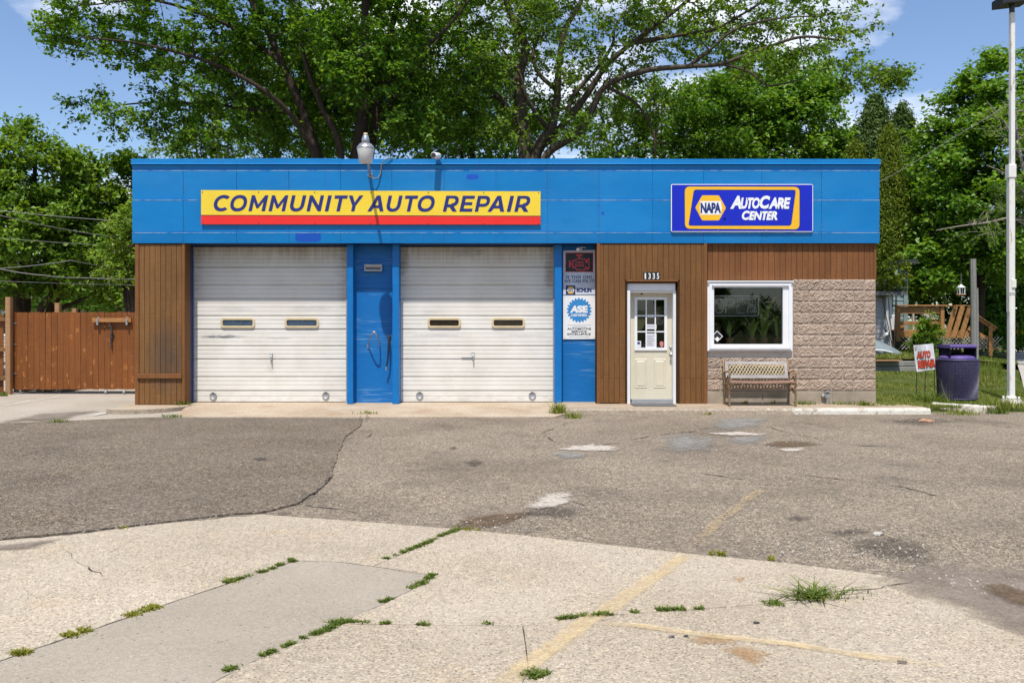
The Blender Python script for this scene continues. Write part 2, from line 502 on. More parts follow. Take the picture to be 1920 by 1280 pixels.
M['polewhite'] = pole_mat()
M['vinyl'] = plain('grey_vinyl_siding', (0.34, 0.335, 0.33), 0.55, 0, 0.35, 0.08, 2)
M['tealvinyl'] = plain('teal_grey_siding', (0.20, 0.27, 0.26), 0.55, 0, 0.35, 0.08, 2)
M['beigehouse'] = plain('beige_house_siding', (0.44, 0.38, 0.30), 0.6, 0, 0.3, 0.08, 2)
M['roofing'] = plain('grey_shingle', (0.13, 0.125, 0.12), 0.9, 0, 0.2, 0.3, 14)
M['brickred'] = plain('brick_red', (0.44, 0.25, 0.15), 0.9, 0, 0.2, 0.3, 30, 0.5)
M['stonegrey'] = plain('pale_stone', (0.42, 0.39, 0.34), 0.9, 0, 0.2, 0.3, 30, 0.5)
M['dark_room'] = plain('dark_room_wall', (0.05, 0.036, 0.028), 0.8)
M['paper'] = plain('paper', (0.66, 0.67, 0.70), 0.7, 0, 0.2, 0.05, 9)
M['neontube'] = plain('unlit_tube', (0.62, 0.62, 0.64), 0.3, 0, 0.6)
M['pink'] = plain('pink_sticker', (0.62, 0.20, 0.18), 0.5)
M['wire'] = plain('grey_wire', (0.20, 0.19, 0.18), 0.6, 0.2)
M['orange'] = plain('orange_paint', (0.75, 0.22, 0.03), 0.6)
M['canvas'] = plain('white_plastic', (0.66, 0.66, 0.66), 0.5)
M['sticker_green'] = plain('dark_olive_print', (0.045, 0.05, 0.008), 0.5)

def glass_mat(name, tint=(0.9, 0.93, 0.92), refl=1.0):
    t = NT(name)
    t.t.nodes.remove(t.b)
    out = t.t.nodes['Material Output']
    tr = t.n('BsdfTransparent'); tr.inputs[0].default_value = (*tint, 1)
    gl = t.n('BsdfGlossy'); gl.inputs['Roughness'].default_value = 0.015
    fr = t.n('Fresnel'); fr.inputs[0].default_value = 1.5
    mx = t.n('MixShader')
    t.l(t.math('MULTIPLY', fr.outputs[0], refl), mx.inputs[0])
    t.l(tr.outputs[0], mx.inputs[1]); t.l(gl.outputs[0], mx.inputs[2]); t.l(mx.outputs[0], out.inputs[0])
    return t.m
M['glass'] = glass_mat('window_glass', (0.88, 0.92, 0.91), 2.2)
def mottled_pane(name, c):
    t = NT(name); f = t.noise(t.pos(), 14, 5, 0.7)
    t.color(t.ramp(f, [(0.35, tuple(x*0.7 for x in c)), (0.7, tuple(x*1.4 for x in c))])).set(0.12, 0, 0.5); return t.m
M['pane_blue'] = mottled_pane('sky_reflection_pane', (0.055, 0.085, 0.13))  # reflected sky is painted into this pane's blue grey
M['pane_dark'] = mottled_pane('dark_dusty_pane', (0.03, 0.022, 0.016))

def block_mat():
    t = NT('split_face_block')
    v = t.objco((1, 1, 1), True)
    f = t.noise(v, 9, 6, 0.65)
    oi = t.n('ObjectInfo')
    col = t.ramp(f, [(0.25, (0.34,0.250,0.185)), (0.55, (0.44,0.345,0.265)), (0.8, (0.53,0.435,0.345))])
    col = t.mix(0.45, col, t.ramp(oi.outputs['Random'], [(0, (0.40,0.39,0.39)), (1, (0.60,0.58,0.57))]), 'OVERLAY')
    sp = t.noise(v, 60, 3, 0.6)
    col = t.mix(t.rng(sp, 0.62, 0.7, 0, 0.5), col, (0.16, 0.13, 0.11))
    t.color(col).set(0.92, 0, 0.15)
    h = t.math('ADD', t.noise(v, 38, 4, 0.6), t.math('MULTIPLY', t.voro(v, 55), 0.8))
    t.bump(h, 0.75, 0.02)
    return t.m
M['block'] = block_mat()
M['mortar'] = plain('pale_mortar', (0.54, 0.48, 0.41), 0.95, 0, 0.1, 0.15, 10, 0.3)
M['foundation'] = plain('stained_concrete_block', (0.36, 0.30, 0.225), 0.95, 0, 0.1, 0.3, 3.5, 0.5)

def ground_base(name, stops, aggr, bigs, bump=0.5, spread=1.0, grain=130, dark_speck=None, light_speck=None, tints=()):
    """stones of several sizes set in a binder"""
    t = NT(name)
    v = t.pos()
    b = t.noise(v, bigs, 5, 0.6)
    col = t.ramp(b, stops)
    for c, sc, lo, hi, a in tints:
        col = t.mix(t.rng(t.noise(v, sc, 5, 0.6), lo, hi, 0, a), col, c)
    oi = t.n('ObjectInfo')
    col = t.mix(0.22, col, t.ramp(oi.outputs['Random'], [(0, (0.38,0.37,0.36)), (1, (0.62,0.62,0.61))]), 'OVERLAY')
    vo = t.n('TexVoronoi'); vo.inputs['Scale'].default_value = grain; t.l(v, vo.inputs['Vector'])
    cell = t.n('SeparateColor'); t.l(vo.outputs['Color'], cell.inputs[0])
    zone = t.rng(t.noise(v, 1.1, 4, 0.6), 0.3, 0.7, 0.55, 1.25)
    col = t.mix(t.math('MULTIPLY', zone, aggr), col, t.ramp(cell.outputs[0], [(0.0, (0.10,0.10,0.11)), (0.35, (0.40,0.38,0.36)), (0.62, (0.54,0.52,0.49)), (1.0, (0.92,0.88,0.82))]), 'OVERLAY')
    vo3 = t.n('TexVoronoi'); vo3.inputs['Scale'].default_value = grain*0.38; t.l(v, vo3.inputs['Vector'])
    cell3 = t.n('SeparateColor'); t.l(vo3.outputs['Color'], cell3.inputs[0])
    col = t.mix(aggr*0.55, col, t.ramp(cell3.outputs[0], [(0.0, (0.24,0.24,0.24)), (0.6, (0.5,0.49,0.48)), (1.0, (0.80,0.78,0.74))]), 'OVERLAY')
    if dark_speck:
        c, sc, th, a = dark_speck
        vo2 = t.n('TexVoronoi'); vo2.inputs['Scale'].default_value = sc; t.l(v, vo2.inputs['Vector'])
        c2 = t.n('SeparateColor'); t.l(vo2.outputs['Color'], c2.inputs[0])
        k = t.math('MULTIPLY', t.rng(c2.outputs[1], th, th+0.02), t.rng(vo2.outputs['Distance'], 0.42, 0.25))
        col = t.mix(t.math('MULTIPLY', k, a), col, c)
    if light_speck:
        c, sc, th, a = light_speck
        vo2 = t.n('TexVoronoi'); vo2.inputs['Scale'].default_value = sc; t.l(v, vo2.inputs['Vector'])
        c2 = t.n('SeparateColor'); t.l(vo2.outputs['Color'], c2.inputs[0])
        k = t.math('MULTIPLY', t.rng(c2.outputs[2], th, th+0.02), t.rng(vo2.outputs['Distance'], 0.5, 0.3))
        col = t.mix(t.math('MULTIPLY', k, a), col, c)
    t.color(col).set(0.95, 0, 0.12)
    t.bump(t.math('ADD', vo.outputs['Distance'], t.noise(v, 35, 4, 0.6)), bump, 0.008)
    return t.m
M['asphalt'] = ground_base('old_sunbleached_asphalt', [(0.3, (0.182,0.152,0.118)), (0.5, (0.242,0.206,0.163)), (0.7, (0.280,0.240,0.190))], 0.8, 0.55, 0.6, grain=95,
    dark_speck=((0.05,0.045,0.042), 50, 0.76, 0.8), light_speck=((0.60,0.54,0.47), 46, 0.85, 0.9),
    tints=(((0.10,0.085,0.07), 1.3, 0.55, 0.75, 0.55), ((0.28,0.235,0.185), 0.8, 0.52, 0.72, 0.5), ((0.12,0.10,0.085), 0.33, 0.56, 0.70, 0.4)))
M['overlay'] = ground_base('darker_asphalt_overlay', [(0.3, (0.150,0.125,0.098)), (0.55, (0.174,0.146,0.115)), (0.75, (0.198,0.167,0.131))], 0.85, 0.6, 0.6, grain=85,
    dark_speck=((0.04,0.036,0.033), 48, 0.76, 0.75), light_speck=((0.50,0.44,0.38), 44, 0.87, 0.85),
    tints=(((0.095,0.08,0.068), 0.9, 0.54, 0.75, 0.5), ((0.225,0.19,0.158), 0.5, 0.50, 0.72, 0.5)))
M['slab'] = ground_base('exposed_aggregate_concrete', [(0.3, (0.352,0.299,0.225)), (0.5, (0.400,0.343,0.262)), (0.7, (0.446,0.386,0.302))], 0.40, 0.7, 0.35, grain=120,
    dark_speck=((0.12,0.10,0.085), 56, 0.77, 0.85), light_speck=((0.62,0.57,0.5), 60, 0.88, 0.4),
    tints=(((0.52,0.455,0.355), 0.45, 0.48, 0.7, 0.5), ((0.46,0.33,0.21), 1.6, 0.60, 0.78, 0.5), ((0.33,0.29,0.25), 0.9, 0.56, 0.75, 0.5)))
M['slab_smooth'] = ground_base('smooth_grey_concrete', [(0.3, (0.300,0.260,0.205)), (0.5, (0.330,0.288,0.230)), (0.7, (0.360,0.316,0.256))], 0.22, 0.9, 0.3, grain=150,
    dark_speck=((0.14,0.12,0.11), 40, 0.93, 0.6),
    tints=(((0.38,0.30,0.23), 1.2, 0.58, 0.75, 0.35),))
M['drive'] = ground_base('pale_driveway_concrete', [(0.3, (0.35,0.305,0.25)), (0.7, (0.43,0.382,0.322))], 0.2, 0.6, 0.3, grain=120,
    tints=(((0.30,0.25,0.2), 0.7, 0.55, 0.75, 0.5),))
M['apron'] = ground_base('tan_apron_concrete', [(0.3, (0.35,0.275,0.198)), (0.7, (0.45,0.370,0.28))], 0.3, 0.8, 0.4, grain=110,
    tints=(((0.30,0.20,0.12), 1.5, 0.52, 0.72, 0.6), ((0.5,0.44,0.37), 1.0, 0.5, 0.7, 0.5)))
def curb_mat():
    t = NT('curb_with_worn_white_paint')
    v = t.pos()
    f = t.math('ADD', t.math('MULTIPLY', t.noise(v, 5, 6, 0.75), 0.6), t.math('MULTIPLY', t.noise(v, 26, 4, 0.7), 0.4))
    col = t.ramp(t.noise(v, 22, 5, 0.6), [(0.3, (0.25,0.20,0.145)), (0.7, (0.42,0.35,0.27))])
    sp = t.n('SeparateXYZ'); t.l(v, sp.inputs[0])
    z = t.rng(sp.outputs[0], 2.2, 5.6, -0.26, 0.08)
    col = t.mix(t.rng(t.math('ADD', f, z), 0.49, 0.58, 0, 0.85), col, (0.62, 0.585, 0.51))
    t.color(col).set(0.95, 0, 0.1); t.bump(f, 0.7, 0.02); return t.m
M['curb'] = curb_mat()
M['walkside'] = ground_base('sidewalk_concrete', [(0.3, (0.36,0.33,0.30)), (0.7, (0.44,0.41,0.37))], 0.2, 0.6, 0.3)
def soil_mat(name, a, b, c):
    t = NT(name); v = t.pos()
    col = t.ramp(t.noise(v, 1.3, 6, 0.65), [(0.3, a), (0.55, b), (0.75, c)])
    t.color(col).set(0.95, 0, 0.1); t.bump(t.noise(v, 25, 4), 0.6, 0.02); return t.m
M['soil'] = soil_mat('soil_and_turf', (0.045,0.06,0.018), (0.075,0.095,0.025), (0.13,0.12,0.05))
M['dirt'] = soil_mat('dark_joint_dirt', (0.05,0.042,0.033), (0.08,0.066,0.05), (0.11,0.09,0.066))
M['tar'] = plain('dark_crack_filler', (0.045,0.038,0.034), 0.9, 0, 0.1, 0.3, 30)

def fade_mat(name, stops, scale, sharp=0.25, amount=0.9, grain=75, speck=0.5, stretch=(1,1,1)):
    """worn paint, patches and stains whose edge breaks up; 'fade' runs 0 at the rim to 1 inside"""
    t = NT(name); v = t.pos()
    at = t.n('Attribute', attribute_name='fade')
    f = t.noise(t.posco(stretch), scale, 6, 0.68)
    k = t.math('ADD', at.outputs['Fac'], t.math('MULTIPLY', t.math('SUBTRACT', f, 0.5), 2.2))
    vo = t.n('TexVoronoi'); vo.inputs['Scale'].default_value = grain; t.l(v, vo.inputs['Vector'])
    c = t.n('SeparateColor'); t.l(vo.outputs['Color'], c.inputs[0])
    k = t.math('SUBTRACT', k, t.math('MULTIPLY', c.outputs[0], speck))
    a = t.rng(k, 0.5-sharp, 0.5+sharp, 0.0, amount)
    col = t.ramp(t.noise(v, scale*1.7, 5, 0.6), stops)
    col = t.mix(0.4, col, t.ramp(c.outputs[1], [(0, (0.25,0.25,0.25)), (1, (0.75,0.73,0.7))]), 'OVERLAY')
    t.color(col).set(0.95, 0, 0.1)
    t.l(a, t.b.inputs['Alpha'])
    return t.m
M['paintline'] = fade_mat('worn_yellow_paint', [(0.3, (0.62,0.47,0.25)), (0.7, (0.74,0.59,0.36))], 5, 0.6, 0.68, 75, 0.38)
M['paintghost'] = fade_mat('almost_gone_yellow_paint', [(0.3, (0.50,0.37,0.20)), (0.7, (0.62,0.47,0.27))], 3, 0.35, 0.55, 75, 0.85)
M['paintwhite'] = fade_mat('worn_white_paint', [(0.3, (0.6,0.57,0.52)), (0.7, (0.72,0.7,0.65))], 5, 0.3, 0.85, 75, 0.4)
M['whitepatch'] = fade_mat('bare_concrete_patch', [(0.3, (0.42,0.37,0.31)), (0.7, (0.54,0.48,0.41))], 6, 0.22, 0.92, 60, 0.22)
M['greypatch'] = fade_mat('grey_cement_patch', [(0.3, (0.235,0.228,0.212)), (0.7, (0.32,0.31,0.285))], 6, 0.4, 0.8, 60, 0.5)
M['oilstain'] = fade_mat('dark_oil_stain', [(0.3, (0.065,0.056,0.048)), (0.7, (0.10,0.084,0.07))], 9, 0.6, 0.6, 60, 0.5)
M['mudstain'] = fade_mat('brown_silt_stain', [(0.3, (0.11,0.075,0.045)), (0.7, (0.17,0.12,0.075))], 5, 0.4, 0.85, 70, 0.28)
M['silt'] = fade_mat('grey_brown_silt', [(0.3, (0.20,0.165,0.135)), (0.7, (0.26,0.215,0.175))], 2.5, 0.5, 0.95, 70, 0.05)
M['ruststain'] = fade_mat('orange_rust_stain', [(0.3, (0.38,0.21,0.09)), (0.7, (0.46,0.29,0.14))], 6, 0.5, 0.55, 80, 0.5)

def leaf_mat(name, dark, mid, light, trans=0.35, gloss=0.06, rough=0.45):
    t = NT(name)
    t.t.nodes.remove(t.b)
    out = t.t.nodes['Material Output']
    at = t.n('Attribute', attribute_name='tint')
    col = t.ramp(at.outputs['Fac'], [(0.0, dark), (0.5, mid), (1.0, light)])
    df = t.n('BsdfDiffuse'); t.l(col, df.inputs[0])
    tr = t.n('BsdfTranslucent')
    t.l(t.mix(1.0, col, (1.25, 1.15, 0.45), 'MULTIPLY'), tr.inputs[0])
    m1 = t.n('MixShader'); m1.inputs[0].default_value = trans
    t.l(df.outputs[0], m1.inputs[1]); t.l(tr.outputs[0], m1.inputs[2])
    gl = t.n('BsdfGlossy'); gl.inputs['Roughness'].default_value = rough; gl.inputs[0].default_value = (0.9,0.95,0.8,1)
    m2 = t.n('MixShader'); m2.inputs[0].default_value = gloss
    t.l(m1.outputs[0], m2.inputs[1]); t.l(gl.outputs[0], m2.inputs[2])
    t.l(m2.outputs[0], out.inputs[0])
    return t.m
M['leaf_elm'] = leaf_mat('leaf_green', (0.042,0.122,0.011), (0.112,0.248,0.020), (0.230,0.370,0.038), 0.48, 0.02)
M['leaf_light'] = leaf_mat('leaf_yellow_green', (0.060,0.140,0.011), (0.145,0.272,0.022), (0.285,0.410,0.048), 0.48, 0.02)
M['leaf_deep'] = leaf_mat('leaf_deep_green', (0.042,0.125,0.012), (0.105,0.240,0.020), (0.205,0.355,0.034), 0.46, 0.025)
M['needle'] = leaf_mat('needle_green', (0.045,0.095,0.024), (0.095,0.165,0.042), (0.165,0.230,0.062), 0.3, 0.02, 0.6)
M['arbor'] = leaf_mat('arborvitae_green', (0.075,0.125,0.010), (0.17,0.235,0.018), (0.30,0.34,0.03), 0.3, 0.02, 0.6)
M['grass'] = leaf_mat('grass_green', (0.10,0.15,0.02), (0.19,0.25,0.035), (0.40,0.38,0.12), 0.38, 0.02, 0.6)
M['weed'] = leaf_mat('weed_green', (0.06,0.10,0.014), (0.12,0.18,0.026), (0.24,0.27,0.06), 0.38, 0.02, 0.5)
M['moss'] = leaf_mat('moss_green', (0.10,0.12,0.012), (0.20,0.21,0.016), (0.34,0.30,0.05), 0.3, 0.02, 0.7)
M['indoor_leaf'] = leaf_mat('strap_leaf_green', (0.07,0.16,0.02), (0.18,0.32,0.04), (0.40,0.52,0.10), 0.35, 0.06, 0.4)
M['flower'] = leaf_mat('orange_flower', (0.7,0.2,0.02), (0.8,0.35,0.02), (0.85,0.5,0.03), 0.2, 0.02)
def bark_mat(name, a, b):
    t = NT(name); v = t.posco((1, 1, 0.25))
    f = t.noise(v, 14, 6, 0.7)
    t.color(t.ramp(f, [(0.3, a), (0.7, b)])).set(0.95, 0, 0.1); t.bump(f, 0.9, 0.04); return t.m
M['bark'] = bark_mat('brown_bark', (0.030,0.022,0.016), (0.085,0.064,0.046))
M['bark_grey'] = bark_mat('grey_tan_bark', (0.042,0.033,0.023), (0.130,0.103,0.072))
M['deadwood'] = bark_mat('pale_dead_twig', (0.20,0.17,0.14), (0.36,0.31,0.26))

# ================================================================== SETTING
def sheet(name, poly, z, m, kind='structure', parent=None, th=0.0, label=None, jit=0.0, step=0.0):
    """flat polygon (list of (x,y)) facing up, optionally with a rim going down by th and a roughened outline"""
    pts = [Vector((p[0], p[1])) for p in poly]
    if step:
        o = []
        for i, p in enumerate(pts):
            q = pts[(i+1) % len(pts)]
            n = max(1, min(60, int((q-p).length/step)))
            for k in range(n):
                t = k/n
                w = p.lerp(q, t)
                if k: w = w + Vector((rnd.uniform(-jit, jit), rnd.uniform(-jit, jit)))
                o.append(w)
        pts = o
    loop = [Vector((p.x, p.y, 0)) for p in pts]
    tris = tessellate_polygon([loop])
    b = MB()
    fs = []
    for t in tris:
        A, B, C = (loop[i] for i in t)
        fs.append(t if (B-A).cross(C-A).z > 0 else (t[0], t[2], t[1]))
    zf = z if callable(z) else (lambda x, y: z)
    b.add([(p.x, p.y, zf(p.x, p.y)) for p in pts], fs)
    if th:
        n = len(pts)
        area = sum(pts[i].x*pts[(i+1)%n].y - pts[(i+1)%n].x*pts[i].y for i in range(n))
        vs = [(p.x, p.y, zf(p.x, p.y)) for p in pts] + [(p.x, p.y, zf(p.x, p.y)-th) for p in pts]
        b.add(vs, [(i, i+n, (i+1)%n+n, (i+1)%n) if area > 0 else (i, (i+1)%n, (i+1)%n+n, i+n) for i in range(n)])
    return b.make(name, m, parent, kind=kind, label=label)

def inset(pts, d):
    pts = [Vector((p[0], p[1])) for p in pts]
    n = len(pts)
    area = sum(pts[i].x*pts[(i+1)%n].y - pts[(i+1)%n].x*pts[i].y for i in range(n))
    s = 1 if area > 0 else -1
    out = []
    for i in range(n):
        a, b, c = pts[i-1], pts[i], pts[(i+1)%n]
        e1 = (b-a).normalized(); e2 = (c-b).normalized()
        n1 = Vector((-e1.y, e1.x))*s; n2 = Vector((-e2.y, e2.x))*s
        m = n1+n2
        if m.length < 0.2: m = n1
        m.normalize()
        out.append(b + m*min(d/max(0.35, m.dot(n1)), 3*d))
    return [(p.x, p.y) for p in out]

def fade_patch(name, poly, z, m, rim=0.5):
    """irregular patch with a 0..1 'fade' attribute rising inward"""
    pts = [Vector((p[0], p[1])) for p in poly]
    o = []
    for i, p in enumerate(pts):
        q = pts[(i+1) % len(pts)]
        o += [p, p.lerp(q, .5)]
    pts = o; n = len(pts)
    c = sum(pts, Vector((0,0)))/n
    rings = [(1.25, 0.0), (1.0, 0.35), (0.72, 0.75), (0.4, 1.0)]
    vs = []; fd = []
    for s, f in rings:
        for p in pts: vs.append((*(c + (p-c)*s), z)); fd.append(f)
    vs.append((c.x, c.y, z)); fd.append(1.0)
    fs = []
    for r in range(len(rings)-1):
        for i in range(n):
            j = (i+1) % n
            fs.append((r*n+i, r*n+j, (r+1)*n+j, (r+1)*n+i))
    L = (len(rings)-1)*n
    for i in range(n): fs.append((L+i, L+(i+1)%n, len(vs)-1))
    b = MB().add(vs, fs)
    ob = b.make(name, m, kind='structure')
    a = ob.data.attributes.new('fade', 'FLOAT', 'POINT'); a.data.foreach_set('value', np.array(fd, dtype=np.float32))
    if ob.data.polygons[0].normal.z < 0: ob.data.flip_normals()
    return ob

def fade_line(name, pts, w, z, m):
    """worn painted stripe along ground points"""
    pts = [Vector((p[0], p[1])) for p in pts]
    dense = []
    for i in range(len(pts)-1):
        n = max(1, int((pts[i+1]-pts[i]).length/0.25))
        dense += [pts[i].lerp(pts[i+1], k/n) for k in range(n)]
    dense.append(pts[-1])
    vs = []; fd = []; fs = []
    N = len(dense)
    for i, p in enumerate(dense):
        t = (dense[min(i+1,N-1)]-dense[max(i-1,0)]).normalized(); s = Vector((-t.y, t.x))
        for k, f in ((-1,0.0),(-0.55,0.85),(0.55,0.85),(1,0.0)):
            q = p + s*(w/2*k*1.2 + rnd.uniform(-.006,.006)); vs.append((q.x, q.y, z)); fd.append(f if 0 < i < N-1 else 0)
    for i in range(N-1):
        for k in range(3): fs.append((i*4+k, i*4+k+1, (i+1)*4+k+1, (i+1)*4+k))
    ob = MB().add(vs, fs).make(name, m, kind='structure')
    a = ob.data.attributes.new('fade', 'FLOAT', 'POINT'); a.data.foreach_set('value', np.array(fd, dtype=np.float32))
    if ob.data.polygons[0].normal.z < 0: ob.data.flip_normals()
    return ob

def crack(pts, w, z, name='pavement_crack', m=None):
    pts = [Vector((p[0], p[1])) for p in pts]
    dense = []
    for i in range(len(pts)-1):
        n = max(1, int((pts[i+1]-pts[i]).length/0.06))
        dense += [pts[i].lerp(pts[i+1], k/n) for k in range(n)]
    dense.append(pts[-1])
    vs = []; fs = []
    N = len(dense); jx = jy = 0
    for i, p in enumerate(dense):
        t = (dense[min(i+1,N-1)]-dense[max(i-1,0)]).normalized(); s = Vector((-t.y, t.x))
        jx = jx*0.75 + rnd.uniform(-1,1)*0.024
        ww = w*(0.12+1.1*rnd.random()**2)*(0.3 if i in (0,N-1) else 1)*(0.75+0.7*math.sin(i*.37+w*900))
        for k in (-1, 1):
            q = p + s*(jx + ww/2*k); vs.append((q.x, q.y, z))
    for i in range(N-1): fs.append((2*i, 2*i+1, 2*i+3, 2*i+2))
    ob = MB().add(vs, fs).make(name, m or M['tar'], kind='structure')
    if ob.data.polygons[0].normal.z < 0: ob.data.flip_normals()
    return ob

def GP(l, z=LOT): return [G(x, y, z)[:2] for x, y in l]

# ground to the horizon, and the asphalt lot lying on it
sheet('ground', [(-700,-300),(700,-300),(700,1200),(-700,1200)], -0.20, M['soil'])
sheet('asphalt_lot', [(-40,-30),(45,-30),(45,16.7),(9.1,16.7),(-6.9,17.6),(-40,17.6)], LOT, M['asphalt'], th=0.06)
ovl = GP([(-420,1068),(0,1013),(130,1001),(200,993),(330,978),(430,966),(490,963),(530,953),(562,944),(600,918),(622,897),(634,850),(650,818),(676,800),(680,786)])
ovl += [(-6.0,15.50),(-9.0,14.2),(-13.0,12.6),(-30.0,11.0),(-30,6.0)]
sheet('asphalt_overlay', ovl, LOT+0.016, M['overlay'], th=0.014, step=0.10, jit=0.012)

# dirt under the slab joints, then the foreground slabs
pave_edge = [(0,1012),(130,1000),(200,992),(330,977),(430,965),(490,962),(862,991),(1000,1005),(1290,1037),(1450,1052),(1600,1070),(1718,1088)]
dirt_poly = GP([(-900,1130)]+pave_edge+[(1920,1140),(2500,1300)]) + [(6.5,-2.0),(-6.5,-2.0)]
sheet('joint_dirt', inset(dirt_poly, 0.03), LOT+0.004, M['dirt'], step=0.3, jit=0.0)
SL = LOT + 0.016
pave = MB().box(-0.3, 0.3, 1.5, 2.1, LOT+0.0045, LOT+0.0055).make('concrete_pavement', M['dirt'], kind='structure')
def slab(px, m, extra=(), j=0.0045, bump=0.0, jit=0.006):
    poly = GP(px, SL) + list(extra)
    return sheet('concrete_slab', inset(poly, j), SL+bump, m, kind=None, parent=pave, th=0.011, step=0.09, jit=jit)
# upper left slab
slab([(-420,1068),(0,1013),(130,1001),(200,993),(330,978),(430,966),(490,963),(862,991),(700,1061),(640,1053),(553,1050),(0,1238),(-420,1381)], M['slab'])
# smooth grey patch, lying from lower left to the middle
slab([(-420,1381),(0,1238),(553,1050),(640,1053),(700,1061),(812,1078),(770,1106),(720,1131),(650,1161),(600,1190),(500,1226),(395,1281),(240,1360),(-420,1700)], M['slab_smooth'], bump=-0.002)
slab([(862,991),(1000,1005),(1290,1037),(1450,1052),(1600,1070),(1718,1088),(1600,1113),(1480,1114),(1440,1131),(1320,1141),(1090,1156),(980,1173),(612,1169),(650,1161),(720,1131),(770,1106),(812,1078),(700,1061)], M['slab'])
slab([(612,1169),(980,1173),(986,1212),(991,1256),(974,1290),(940,1420),(240,1420),(395,1281),(500,1226),(600,1190)], M['slab'], j=.0025, jit=.0025)
slab([(980,1173),(1090,1156),(1320,1141),(1440,1131),(1480,1114),(1600,1113),(1718,1088),(1920,1142),(2500,1300),(2500,1420),(940,1420),(974,1290),(991,1256),(986,1212)], M['slab'], j=.0025, jit=.0025)
for l, w in ([(90,1011),(130,1040),(165,1062),(205,1080)],0.010), ([(312,1104),(345,1110),(368,1116)],0.007), ([(1718,1090),(1640,1106),(1560,1114)],0.014), ([(240,1075),(320,1040)],0.004):
    crack(GP(l, SL), w, SL+0.002)
# dark seam along the overlay edge
crack(GP([(0,1014),(130,1002),(200,994),(330,979),(430,967),(490,964)], SL), 0.02, SL+0.003)
crack(GP([(490,964),(530,953),(562,944),(600,918),(622,897)]), 0.018, LOT+0.019)
for l in ([(560,945),(640,958),(700,970)], [(1075,790),(1010,815),(1040,830),(1130,835),(1240,815),(1310,808)], [(1240,815),(1420,790),(1560,796),(1640,800)],
          [(1640,785),(1700,783),(1790,786),(1900,802)], [(1320,888),(1370,895),(1490,908)], [(1440,800),(1480,812),(1600,835),(1720,840)], [(700,812),(690,822),(730,815)],
          [(1000,940),(1060,935),(1110,958)], [(860,990),(930,965),(1000,960)], [(330,905),(400,918)], [(1500,890),(1650,905),(1760,930)]):
    crack(GP(l), 0.028, LOT+0.003)
# patches, stains and paint
zz = LOT + 0.008
k = [0]
def ptch(name, px, m, z=None):
    k[0] += 1
    return fade_patch(name, GP(px, z or LOT), (z or zz) + 0.0008*(k[0] % 6), m)
ptch('concrete_patch', [(1045,843),(1070,835),(1110,833),(1168,839),(1150,846),(1090,847)], M['whitepatch'])
ptch('concrete_patch', [(1030,850),(1060,846),(1100,852),(1095,862),(1050,860)], M['greypatch'])
ptch('concrete_patch', [(982,952),(1030,925),(1070,924),(1080,941),(1040,951),(1000,957)], M['whitepatch'])
ptch('concrete_patch', [(1335,786),(1400,781),(1445,785),(1430,800),(1370,809),(1335,806)], M['greypatch'])
ptch('concrete_patch', [(1328,812),(1380,810),(1440,813),(1430,818),(1340,817)], M['whitepatch'])
ptch('concrete_patch', [(1235,818),(1280,812),(1345,822),(1330,845),(1260,852)], M['greypatch'])
ptch('concrete_patch', [(1350,826),(1420,815),(1440,822),(1400,835)], M['greypatch'])
ptch('concrete_patch', [(1455,842),(1512,840),(1508,847),(1465,847)], M['whitepatch'])
ptch('silt_patch', [(825,990),(880,970),(960,960),(1000,962),(950,985),(900,992)], M['mudstain'])
ptch('silt_patch', [(1430,835),(1460,826),(1520,828),(1540,834),(1480,840)], M['mudstain'])
ptch('silt_patch', [(960,965),(1020,950),(1100,955),(1060,972)], M['oilstain'])
ptch('oil_stain', [(1470,972),(1495,966),(1520,972),(1500,980)], M['oilstain'])
ptch('oil_stain', [(1550,998),(1600,990),(1640,998),(1590,1008)], M['oilstain'])
ptch('oil_stain', [(1600,1010),(1680,1005),(1760,1030),(1740,1062),(1650,1050),(1590,1030)], M['oilstain'])
ptch('oil_stain', [(390,800),(430,808),(480,804),(440,815),(400,812)], M['oilstain'])
ptch('oil_stain', [(470,860),(490,856),(505,861),(488,866)], M['oilstain'], LOT+0.016)
ptch('oil_stain', [(868,868),(890,862),(912,868),(890,876)], M['oilstain'])
ptch('oil_stain', [(840,840),(852,837),(862,841),(850,845)], M['oilstain'])
ptch('oil_stain', [(560,955),(500,962),(530,965)], M['oilstain'], SL+0.004)
ptch('oil_stain', [(1640,790),(1720,784),(1800,790),(1730,798)], M['oilstain'])
ptch('silt_patch', [(1660,1085),(1760,1060),(1950,1075),(2100,1160),(1930,1185),(1790,1135)], M['silt'], SL+0.003)
ptch('silt_patch', [(1835,1102),(1880,1092),(1945,1115),(1975,1150),(1890,1132)], M['mudstain'], SL+0.006)
ptch('silt_patch', [(-60,1035),(0,1022),(100,1012),(60,1028)], M['silt'], SL+0.003)
ptch('rust_stain', [(1285,1197),(1330,1186),(1380,1195),(1370,1206),(1310,1208)], M['ruststain'], SL+0.004)
ptch('rust_stain', [(1350,1215),(1400,1210),(1440,1225),(1420,1250)], M['ruststain'], SL+0.004)
ptch('rust_stain', [(1360,1085),(1400,1080),(1390,1092)], M['ruststain'], SL+0.004)
fade_line('painted_line', GP([(1295,1032),(1250,1068),(1200,1100),(1140,1142),(1098,1166),(1040,1210),(990,1246),(930,1292)], SL), 0.115, SL+0.005, M['paintline'])
fade_line('painted_line', GP([(1098,1164),(1200,1174),(1330,1192),(1480,1208),(1620,1230),(1770,1248)], SL), 0.08, SL+0.006, M['paintline'])
fade_line('painted_line', GP([(1455,919),(1425,922),(1405,935),(1385,950),(1350,976),(1320,1005),(1295,1032)]), 0.11, LOT+0.010, M['paintghost'])

